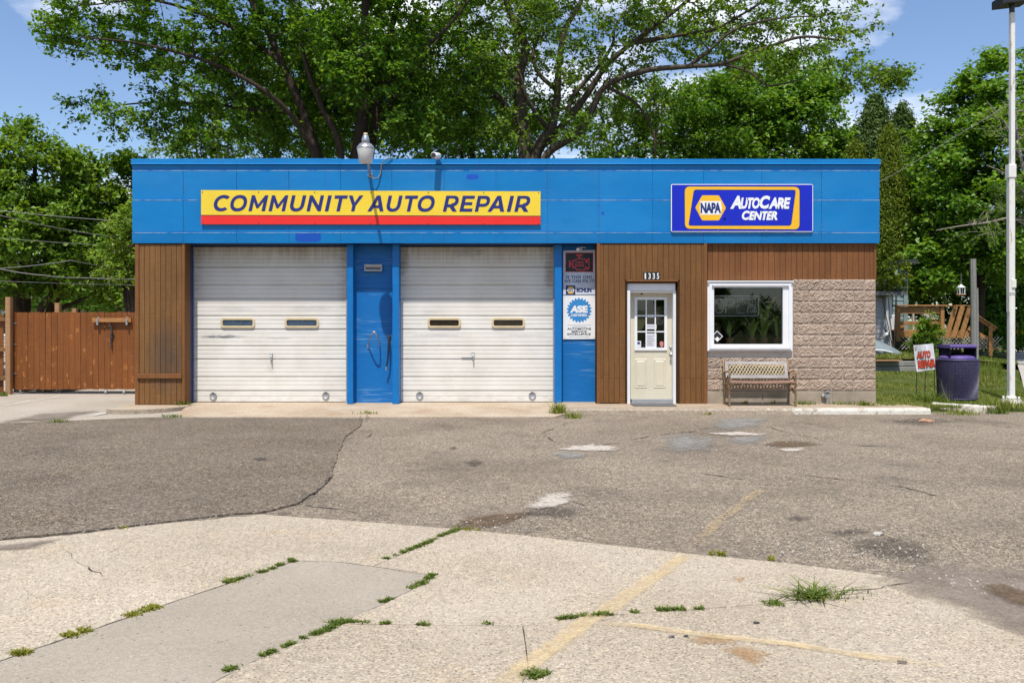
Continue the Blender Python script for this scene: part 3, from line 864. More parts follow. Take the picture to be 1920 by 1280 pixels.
# left driveway, apron before the doors
def drz(x, y): return LOT + 0.006 + max(0, min(1, (y-14.8)/3))*0.02
drive = GP([(690,784),(520,783),(345,784),(230,790),(120,796),(0,801)]) + [(-12.0,12.6),(-30.0,10.6),(-30,40),(-6.9,40),(-6.95,17.9),(-6.0,17.2),(-2.6,16.9)]
sheet('concrete_driveway', drive, drz, M['drive'], th=0.03, step=0.15, jit=0.008)
def apz(x, y): return LOT + 0.016 + max(0, min(1, (y-15.5)/1.9))*0.075
ap = [(PX(332,15.7),15.62), (PX(500,15.5),15.5), (PX(700,15.5),15.52), (PX(1040,15.56),15.56), (PX(1062,16.0),15.95), (PX(1046,16.6),16.7), (PX(1040,17.4),17.70), (PX(345,17.4),17.70), (PX(352,17.0),17.0)]
sheet('concrete_apron', ap, apz, M['apron'], th=0.06, step=0.12, jit=0.007)
for l in ([(683,786),(690,770),(672,785)], [(690,768),(700,757)]): crack([G(x, y, -0.05)[:2] for x, y in l], 0.02, -0.045)
fade_line('painted_line', [G(x, y, -0.09)[:2] for x, y in [(0,764),(60,753),(125,743)]], 0.10, -0.066, M['paintwhite'])
fade_line('painted_line', [G(x, y, -0.09)[:2] for x, y in [(160,783),(200,776),(235,770)]], 0.09, -0.066, M['paintwhite'])
ptch('silt_patch', [(0,790),(80,775),(180,770),(120,785)], M['silt'], -0.074)

# low walk with its kerb in front of the office
wb = MB()
xs = list(np.linspace(PX(1046,16.1), PX(1745,16.1), 60))
def walk_strip(xs, y0, y1, ztop, name, m, par=None):
    b = MB(); vs = []
    for i, x in enumerate(xs):
        w = 0.012*math.sin(x*3.1)+rnd.uniform(-.012,.012); h = rnd.uniform(-.008,.006)
        vs += [(x, y0+w, LOT-0.02), (x, y0+w+0.012, ztop-0.035+h), (x, y0+w+0.045, ztop+h*.4), (x, y0+0.17, ztop), (x, y1, ztop), (x, y1, LOT-0.02)]
    n = len(xs); fs = []
    for i in range(n-1):
        for q in range(5): fs.append((i*6+q, (i+1)*6+q, (i+1)*6+q+1, i*6+q+1))
    fs += [tuple(range(6))[::-1], tuple((n-1)*6+q for q in range(6))]
    b.add(vs, fs)
    return b.make(name, m, par, kind='structure')
walk_strip(xs, 16.10, 16.32, 0.0, 'kerb', M['curb'])
sheet('walkway', [(xs[0]+.02,16.30),(xs[-1],16.30),(xs[-1],17.03),(xs[0]+.02,17.42)], 0.004, M['apron'], th=0.06)
for px in (1200, 1500): crack([(PX(px,16.1),16.30),(PX(px,16.1)+.02,16.98)], 0.012, 0.0065)
# loose broken kerb lengths
def chunk(name, px0, px1, Y0, Y1, zt, label, m):
    b = MB(); n = 14; vs = []
    for i in range(n+1):
        t = i/n
        x = PX(px0 + (px1-px0)*t, Y0 + (Y1-Y0)*t); y = Y0+(Y1-Y0)*t + rnd.uniform(-.02,.02)
        z = zt*(1-0.55*t)+rnd.uniform(-.012,.012); e = 0.10 if 0 < i < n else 0.06
        vs += [(x,y-e,LOT-.03),(x,y-e+.02,z-.03),(x,y-e+.05,z),(x,y+e-.03,z-.005),(x,y+e,LOT-.03)]
    fs = []
    for i in range(n):
        for q in range(4): fs.append((i*5+q,(i+1)*5+q,(i+1)*5+q+1,i*5+q+1))
    fs += [tuple(range(5))[::-1], tuple(n*5+q for q in range(5))]
    b.add(vs, fs)
    return b.make(name, m, label=label, cat='kerb')
chunk('broken_kerb', 1748, 1866, 16.75, 16.35, 0.06, 'broken white painted kerb length in front of the purple bin', M['curb'])
pad = [(-7.05,16.10),(-6.7,16.02),(-6.35,16.10),(-6.1,16.32),(-5.93,16.62),(-5.86,16.95),(-5.86,17.5),(-7.05,17.5)]
sheet('pier_pad', pad, -0.018, M['apron'], th=0.10, step=0.12, jit=0.012)
sheet('pier_pad_edge', [(-7.05,16.06),(-6.7,15.98),(-6.33,16.06),(-6.06,16.30),(-5.89,16.62),(-5.95,16.62),(-6.12,16.34),(-6.36,16.14),(-6.7,16.06),(-7.05,16.14)], -0.012, M['curb'], th=0.10, step=0.10, jit=0.010)

# lawn to the right: rises gently, a terrace beyond the timber edging
XR = PX(1643, 17)
def lz(x, y):
    a = 0.01 + max(0, y-17)*0.0105 + 0.025*math.sin(x*1.7+y*.9) + 0.02*math.sin(x*.8-y*1.3)
    if y < 17.2: a = min(a, -0.02 + (y-16.4)*0.04)
    if y < 16.5: a = LOT-0.01
    return a
def swalk(y):        # left edge of the pavement that runs away to the right
    return 9.75 + (y-17.5)*0.53
def grid_sheet(name, fx0, fx1, ys, nx, z, m):
    vs = []; fs = []
    for y in ys:
        for i in range(nx+1):
            x = fx0(y) + (fx1(y)-fx0(y))*i/nx
            vs.append((x, y, z(x, y)))
    for j in range(len(ys)-1):
        for i in range(nx):
            a = j*(nx+1)+i
            fs.append((a, a+1, a+nx+2, a+nx+1))
    return MB().add(vs, fs, ).make(name, m, kind='structure')
ys1 = list(np.linspace(16.45, 26.6, 34))
grid_sheet('lawn_ground', lambda y: XR+0.0 if y < 26 else XR-4, lambda y: max(9.3 + (y-16.45)*0.7, swalk(y)) if y < 17.2 else swalk(y), ys1, 30, lz, M['soil'])
def tz(x, y): return 0.42 + (y-26.5)*0.028 - max(0, x-13.0)*0.11
grid_sheet('terrace_ground', lambda y: 3.0, lambda y: swalk(y), list(np.linspace(26.55, 60, 20)), 20, lambda x, y: max(tz(x, min(y, 32)), 0.10), M['soil'])
ys2 = list(np.linspace(12.0, 90, 60))
def sidez(x, y): return LOT-0.005 if y < 16.2 else max(LOT+0.02, min(0.13, -0.06+(y-15)*0.02)) + 0.02
sw = grid_sheet('sidewalk', swalk, lambda y: swalk(y)+1.75, [15.95]+[y for y in ys2 if y > 16.6], 3, sidez, M['walkside'])
grid_sheet('far_verge_ground', lambda y: swalk(y)+1.75, lambda y: swalk(y)+40, list(np.linspace(15.9, 90, 20)), 6, lambda x, y: LOT-0.01 if y < 16.5 else 0.10, M['soil'])
sheet('backyard_ground', [(-6.9,17.5),(XR,17.5),(XR,60),(-6.9,60)], -0.05, M['soil'])
for y in (20.5, 24.3, 28.5, 33.5): crack([(swalk(y), y), (swalk(y)+1.75, y-0.9)], 0.02, 0.16 if y > 26 else sidez(0, y)+0.004)

# ================================================================== BUILDING
Y0 = 17.0
bld = empty('auto_repair_shop', (0, Y0, 0), 'long flat roofed garage building with blue metal fascia and two white roller doors', 'building')
XL, XRB = PX(254, Y0), PX(1643, Y0)
ZF0, ZF1 = PZ(456, 16.97), PZ(298, 16.97)
YB = 26.0
def part(b, name, m, parent=bld, **kw): return b.make(name, m, parent, **kw)

# shell
b = MB()
b.box(XL+.02, XL+.2, Y0+.03, YB, -0.12, 4.3); b.box(XRB-.2, XRB-.02, Y0+.25, YB, -0.12, 4.3); b.box(XL+.02, XRB-.02, YB, YB+.2, -0.12, 4.3)
wall = part(b, 'wall', M['foundation'])
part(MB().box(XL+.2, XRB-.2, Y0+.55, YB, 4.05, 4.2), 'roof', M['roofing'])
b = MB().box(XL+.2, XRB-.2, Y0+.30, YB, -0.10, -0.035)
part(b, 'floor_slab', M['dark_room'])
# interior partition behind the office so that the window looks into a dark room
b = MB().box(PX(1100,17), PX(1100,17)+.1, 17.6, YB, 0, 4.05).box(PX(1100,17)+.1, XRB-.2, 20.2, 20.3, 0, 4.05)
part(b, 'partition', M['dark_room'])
b = MB().box(PX(1118,17), PX(1328,17), Y0+.03, Y0+.25, PZ(526,17), 4.0)            # office front backing, butted
b.box(PX(1118,17), PX(1176,17), Y0+.03, Y0+.25, -.12, PZ(526,17)).box(PX(1270,17), PX(1328,17), Y0+.03, Y0+.25, -.12, PZ(526,17))
b.box(PX(1328,17), XRB-.2, Y0+.08, Y0+.25, PZ(531,17), 4.0)
part(b, 'backing', M['groove'])
# roof edge behind the fascia
part(MB().box(XL-.04, XRB+.04, 17.04, 17.5, ZF0+.004, 4.40), 'fascia_core', M['pilaster'])
# dark header over each roller door and recess
part(MB().box(PX(345,17)+.01, PX(1120,17)-.01, 17.42, 17.56, PZ(462,17.46), ZF0+.002), 'door_header', M['navyjamb'])

# fascia: sheets of painted metal, each its own panel
YF = 16.97
def edge_mat():  # broken pale seam line, put into the colour of a thin strip
    t = NT('pale_panel_edge'); f = t.noise(t.posco((2.2, 1, 1)), 2.0, 5, 0.7)
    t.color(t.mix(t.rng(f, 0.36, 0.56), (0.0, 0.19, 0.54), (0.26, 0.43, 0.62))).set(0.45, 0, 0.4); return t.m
M['pale_edge'] = edge_mat()
M['rivet'] = plain('pale_blue_rivet_paint', (0.10, 0.30, 0.62), 0.4)
fas = part(MB().box(PX(248,YF)+.03, PX(1649,YF)-.03, YF+.006, 17.04, ZF0+.012, ZF1-.02), 'fascia', M['blue'])
cols = [248, 344, 444, 542, 639, 735, 833, 930, 1026, 1123, 1223, 1319, 1428, 1540, 1649]
rows = [(309.5, 318.5), (319.5, 374), (374.8, 435), (435.8, 456)]
for r, (a, c) in enumerate(rows):
    for i in range(len(cols)-1):
        g = 0.0035 if r in (1, 2) else 0.002
        x0, x1 = PX(cols[i], YF)+g, PX(cols[i+1], YF)-g
        z1, z0 = PZ(a, YF)-.001, PZ(c, YF)+.001
        yf = YF - (0.026 if r == 0 else 0.010) + rnd.uniform(-.0025, .0025)
        bb = MB()
        # folded lip along the top edge catches the sun
        lip = 0.016 if r else 0.010
        yb2 = YF + .001
        vs = [(x0,yb2,z0),(x1,yb2,z0),(x1,yf-.010,z1-lip),(x0,yf-.010,z1-lip),(x1,YF+.008,z1),(x0,YF+.008,z1),(x0,YF+.005,z0),(x1,YF+.005,z0)]
        bb.add(vs, [(0,1,2,3),(3,2,4,5),(0,3,5,6),(1,7,4,2),(0,6,7,1)])
        cx, cz = (x0+x1)/2, (z0+z1)/2
        pn = bb.make('fascia_panel', M['blue'], fas, at=(cx, YF, cz))
        if r: MB().box(x0, x1, yf-.013, yf-.001, z1-.013, z1-.001).make('panel_edge', M['pale_edge'], fas)
# painted rivets down the seams
for i in range(1, len(cols)-1):
    b = MB()
    for py in range(323, 455, 9):
        if abs(py-374) < 4 or abs(py-435) < 4: continue
        for dx in (-.018, .018): b.lathe((PX(cols[i],YF)+dx+rnd.uniform(-.003,.003), YF-.008, PZ(py+rnd.uniform(-1,1),YF)), [(.006,0),(.005,-.006),(.001,-.007)], 6, True, 'Y')
    b.make('rivets', M['rivet'], fas, kind='stuff')
# coping cap along the top with a bright drip edge
b = MB()
for i in range(len(cols)-1):
    x0, x1 = PX(cols[i], YF), PX(cols[i+1], YF)
cop = MB()
for i in range(0, len(cols)-1, 2):
    x0, x1 = PX(cols[i], YF)-(.012 if i == 0 else -.001), PX(cols[min(i+2, len(cols)-1)], YF)+(.012 if i+2 >= len(cols)-1 else -.001)
    yt = YF-.024; z1 = ZF1+.006*math.sin(i); z0 = PZ(308.4, YF)
    vs = [(x0,yt,z1),(x1,yt,z1),(x0,17.35,z1),(x1,17.35,z1),(x0,yt,z0+.014),(x1,yt,z0+.014),(x0,yt-.018,z0),(x1,yt-.018,z0),(x0,YF,z0-.004),(x1,YF,z0-.004)]
    MB().add(vs, [(0,1,3,2),(4,5,1,0),(6,7,5,4),(8,9,7,6),(0,2,8,4),(1,5,9,3)]).make('coping', M['blue'], bld, at=((x0+x1)/2, YF, z1))

# boards --------------------------------------------------------------
BC = {}
def board(w, h, m, parent, x, yfront, z0, name='plank', th=0.018, ragged=0.0, c=0.004):
    key = (round(w,3), round(h,2), m.name, th, ragged > 0)
    if key not in BC:
        BC[key] = [MB().cbox(-w/2, w/2, 0, th, 0, h+ (rnd.uniform(-ragged, 0) if ragged else 0), c).mesh(name, m) for _ in range(3 if ragged else 1)]
    return link(name, rnd.choice(BC[key]), parent, (x, yfront, z0))
def siding(pname, px0, px1, py0, py1, n, yf, m, parent=bld, skip=None, hole=None):
    x0, x1, z1, z0 = PX(px0,Y0), PX(px1,Y0), PZ(py0,Y0), PZ(py1,Y0)
    bk = MB()
    if hole:
        h0, h1, hz = PX(hole[0],Y0), PX(hole[1],Y0), PZ(hole[2],Y0)
        bk.box(x0+.004, h0, yf+.017, yf+.03, z0+.006, hz-.001).box(h1, x1-.004, yf+.017, yf+.03, z0+.006, hz-.001).box(x0+.004, x1-.004, yf+.017, yf+.03, hz, z1-.006)
    else: bk.box(x0+.004, x1-.004, yf+.017, yf+.03, z0+.006, z1-.006)
    par = part(bk, pname, M['groove'], parent)
    w = (x1-x0)/n
    for i in range(n):
        xc = x0+w*(i+.5)
        for zz0, zz1 in (skip(i, xc, z0, z1) if skip else [(z0, z1)]):
            board(w-0.0045, zz1-zz0, m, par, xc, yf+rnd.uniform(0,.003), zz0)
    return par
# left pier
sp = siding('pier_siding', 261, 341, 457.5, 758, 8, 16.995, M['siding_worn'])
b = MB(); b.cbox(PX(253.5,17), PX(261,17)-.003, 16.985, 17.10, PZ(760,17), ZF0-.002)
b.make('corner_trim', M['trimwood'], bld)
MB().cbox(PX(341.5,17), PX(346.8,17), 16.985, 17.03, PZ(758,17), ZF0-.002).make('corner_trim', M['trimwood'], bld)
MB().box(PX(341,17), PX(346.6,17), 17.03, 17.30, -.10, ZF0-.002).make('pier_return', M['siding'], bld)
MB().box(PX(341,17), PX(346.9,17), 17.302, 17.47, -.10, ZF0-.003).make('door_jamb', M['navyjamb'], bld)
MB().box(PX(256,17), PX(341,17)-.002, 17.03, 17.44, -.10, ZF0-.002).make('pier_core', M['groove'], bld)
MB().cbox(PX(258,17), PX(342,17), 16.955, 16.990, PZ(709,17), PZ(700,17)).make('rub_rail', M['trimwood'], bld)
# office front around the door
def skip_entry(i, xc, z0, z1):
    px = CX + xc*F/Y0
    if 1174 < px < 1271: return [(PZ(525,Y0), z1)]
    cut = PZ(709, Y0)
    if px < 1166 or px > 1276: return [(z0+(0.02 if px < 1166 else 0), cut-.003), (cut, z1)]
    return [(z0, z1)]
siding('office_siding', 1121, 1325, 456.8, 757, 20, 16.985, M['siding'], skip=skip_entry, hole=(1176,1270,526))
MB().cbox(PX(1319.5,17), PX(1325.5,17), 16.972, 17.02, PZ(758,17), ZF0-.002).make('corner_trim', M['trimwood'], bld)
MB().cbox(PX(1119,17), PX(1125,17), 16.972, 17.02, PZ(757,17), ZF0-.002).make('corner_trim', M['trimwood'], bld)
MB().box(PX(1119.5,17), PX(1123,17), 17.025, 17.40, -.02, ZF0-.002).make('pier_return', M['siding'], bld)
# band of siding above the window and blockwork
siding('upper_siding', 1326.5, 1643.5, 455, 525, 30, 17.042, M['siding_red'])
MB().cbox(PX(1640,17), PX(1644,17), 17.02, 17.10, PZ(525,17), ZF0-.002).make('corner_trim', M['trimwood'], bld)

# roller doors --------------------------------------------------------
def door_section(w, h, m, seam):
    """one pressed steel section: ribbed profile extruded sideways, local origin bottom centre, front toward -Y"""
    prof = [(0.0, 0.014), (0.006, 0.0)]
    zz = 0.006
    n = max(2, int(round((h-.02)/0.082)))
    st = (h-0.022)/n
    for i in range(n):
        z = 0.006 + st*i
        big = seam and i == n//2
        if i:
            d, gw = (0.028, 0.036) if big else (0.009, 0.017)
            prof += [(z-gw/2, 0.0), (z-gw*0.12, d), (z+gw*0.12, d), (z+gw/2, 0.0)]
    prof += [(h-0.026, 0.0), (h-0.016, 0.026), (h, 0.026)]
    b = MB(); vs = []
    for z, y in prof: vs += [(-w/2, y, z), (w/2, y, z)]
    vs += [(-w/2, 0.045, 0), (w/2, 0.045, 0), (-w/2, 0.045, h), (w/2, 0.045, h)]
    k = len(prof)
    fs = [(2*i, 2*i+1, 2*i+3, 2*i+2) for i in range(k-1)]
    fs += [tuple([2*i for i in range(k)][::-1] + [2*k, 2*k+2][::1]), tuple([2*i+1 for i in range(k)] + [2*k+3, 2*k+1])]
    b.add(vs, fs)
    return b.mesh('door_section', m)
def rrect(cx, cz, w, h, r, n=5):
    out = []
    for sx, sz, a0 in ((1,-1,-90),(1,1,0),(-1,1,90),(-1,-1,180)):
        for k in range(n+1):
            a = R(a0 + 90*k/n)
            out.append((cx+sx*(w/2-r)+r*math.cos(a), cz+sz*(h/2-r)+r*math.sin(a)))
    return out
def roller_door(pxl, pxr, m, pane, label, wins, ports, handle, slide):
    x0, x1 = PX(pxl, YD), PX(pxr, YD)
    z0, z1 = PZ(753.5, YD), PZ(460, YD)
    gd = part(MB().box(x0+.01, x1-.01, YD+.05, YD+.06, z0+.02, z1-.02), 'garage_door', m, label=label)
    ed = [753, 731, 672, 616, 559, 500, 461]
    for i in range(len(ed)-1):
        za, zb = PZ(ed[i], YD), PZ(ed[i+1], YD)
        me = door_section(x1-x0-.012, zb-za-.001, m, zb-za > .4)
        o = link('door_section', me, gd, ((x0+x1)/2, YD+rnd.uniform(0,.004), za))
        o.rotation_euler = (rnd.uniform(-.004, .004), 0, 0)
    b = MB().box(x0, x1, YD+.01, YD+.05, z0-.03, PZ(753,YD)-.001)
    b.make('bottom_seal', M['soft_black'], gd)
    for a, c in wins:
        xc, zc, w, h = PX((a+c)/2, YD), PZ(605, YD), PX(c,YD)-PX(a,YD), 0.185
        bb = MB(); bb.poly([rrect(xc, zc, w, h, .055), rrect(xc, zc, w-.075, h-.075, .03)[::-1]], YD-.022, 0.03)
        bb.make('window_frame', M['cream'], gd)
        MB().box(xc-w/2+.03, xc+w/2-.03, YD-.010, YD-.004, zc-h/2+.03, zc+h/2-.03).make('window_pane', pane, gd)
    for px, py in ports:
        c = P(px, py, YD)
        MB().lathe((c[0], YD, c[2]), [(.068,-.006),(.068,-.016),(.060,-.022),(.056,-.014),(.001,-.014)], 22, True, 'Y').make('exhaust_port', M['grey_metal'], gd)
        MB().box(c[0]-.02, c[0]+.02, YD-.03, YD-.018, c[2]+.05, c[2]+.066).make('port_hinge', M['darkmetal'], gd)
    c = P(handle[0], handle[1], YD)
    bb = MB().cbox(c[0]-.022, c[0]+.022, YD-.02, YD+.002, c[2]-.02, c[2]+.1, .005).tube([(c[0], YD-.018, c[2]+.06),(c[0]+.004, YD-.05, c[2]+.02),(c[0]+.008, YD-.045, c[2]-.07),(c[0]+.012, YD-.02, c[2]-.11)], [.012,.014,.012,.009])
    if slide: bb.box(c[0]-.22, c[0]-.02, YD-.012, YD-.002, c[2]-.012, c[2]+.0)
    bb.make('handle', M['galv'], gd)
    return gd
roller_door(362, 650, M['door1'], M['pane_blue'], 'left roller door with blue grey panes', [(414,478),(534,598)], [(400,742),(611,741)], (509,672), False)
roller_door(749.5, 1037.5, M['door2'], M['pane_dark'], 'right roller door with dark panes and sooty smudges', [(802,864),(922,984)], [(787,741),(998,741)], (887,670), True)
# jambs, pilasters, plywood panels
def vbar(name, px0, px1, yf, yb, m, py0=456.5, py1=756):
    return part(MB().cbox(PX(px0,yf), PX(px1,yf), yf, yb, PZ(py1,yf), ZF0-.003, .006), name, m)
MB().box(PX(362,17.44)+.004, PX(364,17.44), 17.44, 17.5, -.06, ZF0-.02).make('weather_strip', M['grey_metal'], bld)
MB().box(PX(648.6,17.44), PX(650.6,17.44), 17.44, 17.5, -.06, ZF0-.02).make('weather_strip', M['grey_metal'], bld)
MB().box(PX(747.6,17.44), PX(750.2,17.44), 17.44, 17.5, -.06, ZF0-.02).make('weather_strip', M['grey_metal'], bld)
MB().box(PX(1036.6,17.44), PX(1039,17.44), 17.44, 17.5, -.06, ZF0-.02).make('weather_strip', M['grey_metal'], bld)
vbar('pilaster', 650.5, 662, 17.17, 17.55, M['pilaster'], py1=757)
vbar('pilaster', 735.5, 748, 17.17, 17.55, M['pilaster'], py1=757)
vbar('pilaster', 1040, 1053.5, 17.17, 17.55, M['pilaster'], py1=757)
part(MB().box(PX(663,17.38), PX(737,17.38), 17.38, 17.5, -.035, ZF0-.003), 'plywood_panel', M['plyblue'])
part(MB().box(PX(1054,17.38), PX(1124,17.38), 17.38, 17.5, -.02, ZF0-.003), 'plywood_panel', M['plyblue'])
MB().box(PX(662,17.3), PX(737,17.3), 17.36, 17.378, PZ(540,17.36), PZ(533,17.36)).make('batten', M['plyblue'], bld)
# soffit
part(MB().box(XL+.02, XRB-.02, 17.0+.06, 17.42, ZF0+.0005, ZF0+.0035), 'soffit', M['navyjamb'])

# split faced blocks --------------------------------------------------
bw, bh = 0.408, 0.2043
def split_mesh(w, h, seed):
    g = np.random.default_rng(seed)
    nx, nz = max(5, int(w/0.022)), 9
    vs = []; fs = []
    low = g.normal(0, .6, (5, 9))
    for j in range(nz+1):
        for i in range(nx+1):
            u, v = i/nx, j/nz
            a, b2 = u*7.99, v*3.99
            ia, ib = int(a), int(b2); fa, fb = a-ia, b2-ib
            n = (low[ib,ia]*(1-fa)*(1-fb)+low[ib,min(ia+1,8)]*fa*(1-fb)+low[min(ib+1,4),ia]*(1-fa)*fb+low[min(ib+1,4),min(ia+1,8)]*fa*fb)
            e = min(1, min(u*nx, nx-u*nx, v*nz, nz-v*nz)/1.0)
            y = -(0.011 + n*0.004 + g.normal(0, .0055))*e
            vs.append(((u-.5)*w + (g.uniform(-.003,.003) if 0 < i < nx else 0), min(y, 0.002), v*h + (g.uniform(-.003,.003) if 0 < j < nz else 0)))
    for j in range(nz):
        for i in range(nx):
            a = j*(nx+1)+i
            fs.append((a, a+1, a+nx+2, a+nx+1))
    q = [(-w/2,.06,0),(w/2,.06,0),(w/2,.06,h),(-w/2,.06,h)]
    n0 = len(vs); vs += q
    bot = [i for i in range(nx+1)]; top = [nz*(nx+1)+i for i in range(nx+1)]
    lef = [j*(nx+1) for j in range(nz+1)]; rig = [j*(nx+1)+nx for j in range(nz+1)]
    fs += [tuple(bot[::-1]+[n0, n0+1]), tuple(top+[n0+2, n0+3]), tuple(lef+[n0+3, n0]), tuple(rig[::-1]+[n0+1, n0+2])]
    return MB().add(vs, fs).mesh('block', M['block'])
bwall = part(MB().box(PX(1487,17)+.0, XRB-.012, 17.020, 17.20, PZ(733,17), PZ(526,17)).box(PX(1327,17), PX(1487,17), 17.020, 17.08, PZ(733,17), PZ(657,17)), 'block_wall', M['mortar'])
SM = {}
ztop, zbot = PZ(523.5,17), PZ(732,17)
nrow = 10; rh = (ztop-zbot)/nrow
for r in range(nrow):
    z = zbot + rh*r
    xa = PX(1326.5,17) if z+rh*.6 < PZ(657,17) else PX(1487,17)
    xb = XRB - .004
    # half bond measured back from the right corner
    x = xb - (0.205 if r % 2 else 0.408)
    ends = [xb]
    while x > xa + .05: ends.append(x); x -= 0.408
    ends.append(xa)
    for i in range(len(ends)-1):
        w = ends[i]-ends[i+1]-0.009; xc = (ends[i]+ends[i+1])/2
        if w < .03: continue
        hh = rh-.009
        if z < PZ(657,17) < z+rh and xc < PX(1487,17): hh = min(hh, PZ(658,17)-z)
        key = (round(w,2), round(hh,3), rnd.randrange(5))
        if key not in SM: SM[key] = split_mesh(w, hh, len(SM)+5)
        link('block', SM[key], bwall, (xc, 17.012, z+.004))
# stained plain blocks at the foot
fd = part(MB().box(PX(1326,17), XRB-.01, 17.02, 17.2, -.12, PZ(732.5,17)), 'foundation', M['mortar'])
for i, (a, c) in enumerate([(1326.5,1367),(1367.5,1430),(1430.5,1493),(1493.5,1560),(1560.5,1604),(1604.5,1643)]):
    MB().cbox(PX(a,17)+.003, PX(c,17)-.003, 17.004, 17.03, -.06, PZ(733,17)-.004, .006).make('foundation_block', M['foundation'], fd)

# office window -------------------------------------------------------
wx0, wx1, wz1, wz0 = PX(1326.5,16.96), PX(1486,16.96), PZ(528,16.96), PZ(657.5,16.96)
def frame_loop(x0, x1, z0, z1, w): return [[(x0,z0),(x1,z0),(x1,z1),(x0,z1)], [(x0+w,z0+w),(x1-w,z0+w),(x1-w,z1-w),(x0+w,z1-w)][::-1]]
win = part(MB().poly(frame_loop(wx0, wx1, wz0, wz1, .045), 16.955, .10), 'office_window', M['white'])
MB().poly(frame_loop(wx0+.03, wx1-.03, wz0+.035, wz1-.03, .045), 16.930, .12).make('outer_trim', M['white'], win)
MB().poly([[(wx0+.07,wz0+.075),(wx1-.075,wz0+.075),(wx1-.075,wz1-.07),(wx0+.07,wz1-.07)], [(PX(1338,17),PZ(645,17)),(PX(1467,17),PZ(645,17)),(PX(1467,17),PZ(539,17)),(PX(1338,17),PZ(539,17))][::-1]], 16.965, .09).make('sash', M['white'], win)
MB().box(wx0-.008, wx1+.008, 16.915, 16.95, wz1-.006, wz1+.016).make('drip_cap', M['white'], win)
gx0, gx1, gz0, gz1 = PX(1337,17), PX(1468,17), PZ(646,17), PZ(538,17)
MB().add([(gx0,17.02,gz0),(gx1,17.02,gz0),(gx1,17.02,gz1),(gx0,17.02,gz1)], [(0,1,2,3)]).make('window_glass', M['glass'], win)
# entrance door -------------------------------------------------------
YE = 17.27
b = MB().box(PX(1177,17), PX(1267,17), 17.05, 17.20, PZ(544.5,17.05), PZ(530,17.05)) 
b.box(PX(1176.5,17), PX(1182,17), 17.03, 17.33, -.01, PZ(544.6,17.05)).box(PX(1263.5,17), PX(1268.5,17), 17.06, 17.33, -.01, PZ(544.6,17.05))
b.box(PX(1177,17), PX(1267,17), 17.10, 17.33, PZ(549,17.1), PZ(544.7,17.05))
fr = part(b, 'door_frame', M['white'])
MB().cbox(PX(1174,17), PX(1271,17), 16.955, 17.02, PZ(528,17), PZ(525,17)).make('head_trim', M['trimwood'], bld)
MB().box(PX(1176.8,17), PX(1268,17), 17.0, 17.2, PZ(531,17), PZ(528,17)-.001).make('lintel', M['groove'], bld)
dx0, dx1, dz0, dz1 = PX(1182,YE), PX(1262.5,YE), PZ(749,YE), PZ(548.5,YE)
ox0, ox1, oz0, oz1 = PX(1190.5,YE), PX(1249.5,YE), PZ(655,YE), PZ(558,YE)
dr = part(MB().poly([[(dx0,dz0),(dx1,dz0),(dx1,dz1),(dx0,dz1)], [(ox0,oz0),(ox1,oz0),(ox1,oz1),(ox0,oz1)][::-1]], YE, .05), 'entrance_door', M['creamdoor'])
MB().poly(frame_loop(ox0-.01, ox1+.01, oz0-.015, oz1+.01, .05), YE-.022, .04).make('light_frame', M['white'], dr)
lx0, lx1, lz0, lz1 = ox0+.04, ox1-.04, oz0+.035, oz1-.04
b = MB()
for t in (1/3, 2/3):
    xx = lx0+(lx1-lx0)*t; b.box(xx-.011, xx+.011, YE-.012, YE+.01, lz0, lz1)
b2 = MB()
for t in (1/3, 2/3):
    z2 = lz0+(lz1-lz0)*t; b2.box(lx0, lx1, YE-.0125, YE+.0105, z2-.011, z2+.011)
b.make('muntin', M['white'], dr); b2.make('muntin', M['white'], dr)
for i in range(3):
    for j in range(3):
        xa, xb = lx0+(lx1-lx0)*i/3, lx0+(lx1-lx0)*(i+1)/3; za, zb = lz0+(lz1-lz0)*j/3, lz0+(lz1-lz0)*(j+1)/3
        MB().add([(xa,YE+.012,za),(xb,YE+.012,za),(xb,YE+.012,zb),(xa,YE+.012,zb)], [(0,1,2,3)]).make('door_pane', M['glass'], dr)
for a, c in ((1190.5,1212.5),(1225.5,1248)):
    xa, xb, za, zb = PX(a,YE), PX(c,YE), PZ(727,YE), PZ(673,YE)
    bb = MB(); rings = [(0,0),(.012,-.010),(.03,-.002),(.045,-.012)]
    vs = []
    for d, y in rings: vs += [(xa+d,YE+y,za+d),(xb-d,YE+y,za+d),(xb-d,YE+y,zb-d),(xa+d,YE+y,zb-d)]
    fs = []
    for q in range(3):
        for i in range(4): fs.append((q*4+i, q*4+(i+1)%4, (q+1)*4+(i+1)%4, (q+1)*4+i))
    fs.append((12,13,14,15)); bb.add(vs, fs).make('raised_panel', M['creamdoor'], dr)
c = P(1257.5, 664, YE); MB().lathe((c[0],YE,c[2]), [(.030,0),(.030,-.012),(.012,-.02),(.012,-.04),(.028,-.055),(.031,-.07),(.024,-.085),(.001,-.09)], 18, True, 'Y').make('door_knob', M['galv'], dr)
c = P(1257.8, 651, YE); MB().lathe((c[0],YE,c[2]), [(.030,0),(.030,-.012),(.022,-.022),(.001,-.022)], 18, True, 'Y').make('deadbolt', M['galv'], dr)
MB().box(dx0+.0, dx1, 17.08, 17.34, -.012, PZ(750,17.1)+.015).make('threshold', M['grey_metal'], bld)
for px in (1179.5, 1203): MB().cbox(PX(px,YE)-.02, PX(px,YE)+.02, YE-.03, YE-.002, PZ(552,YE), PZ(548,YE)).make('closer_clip', M['black'], dr)
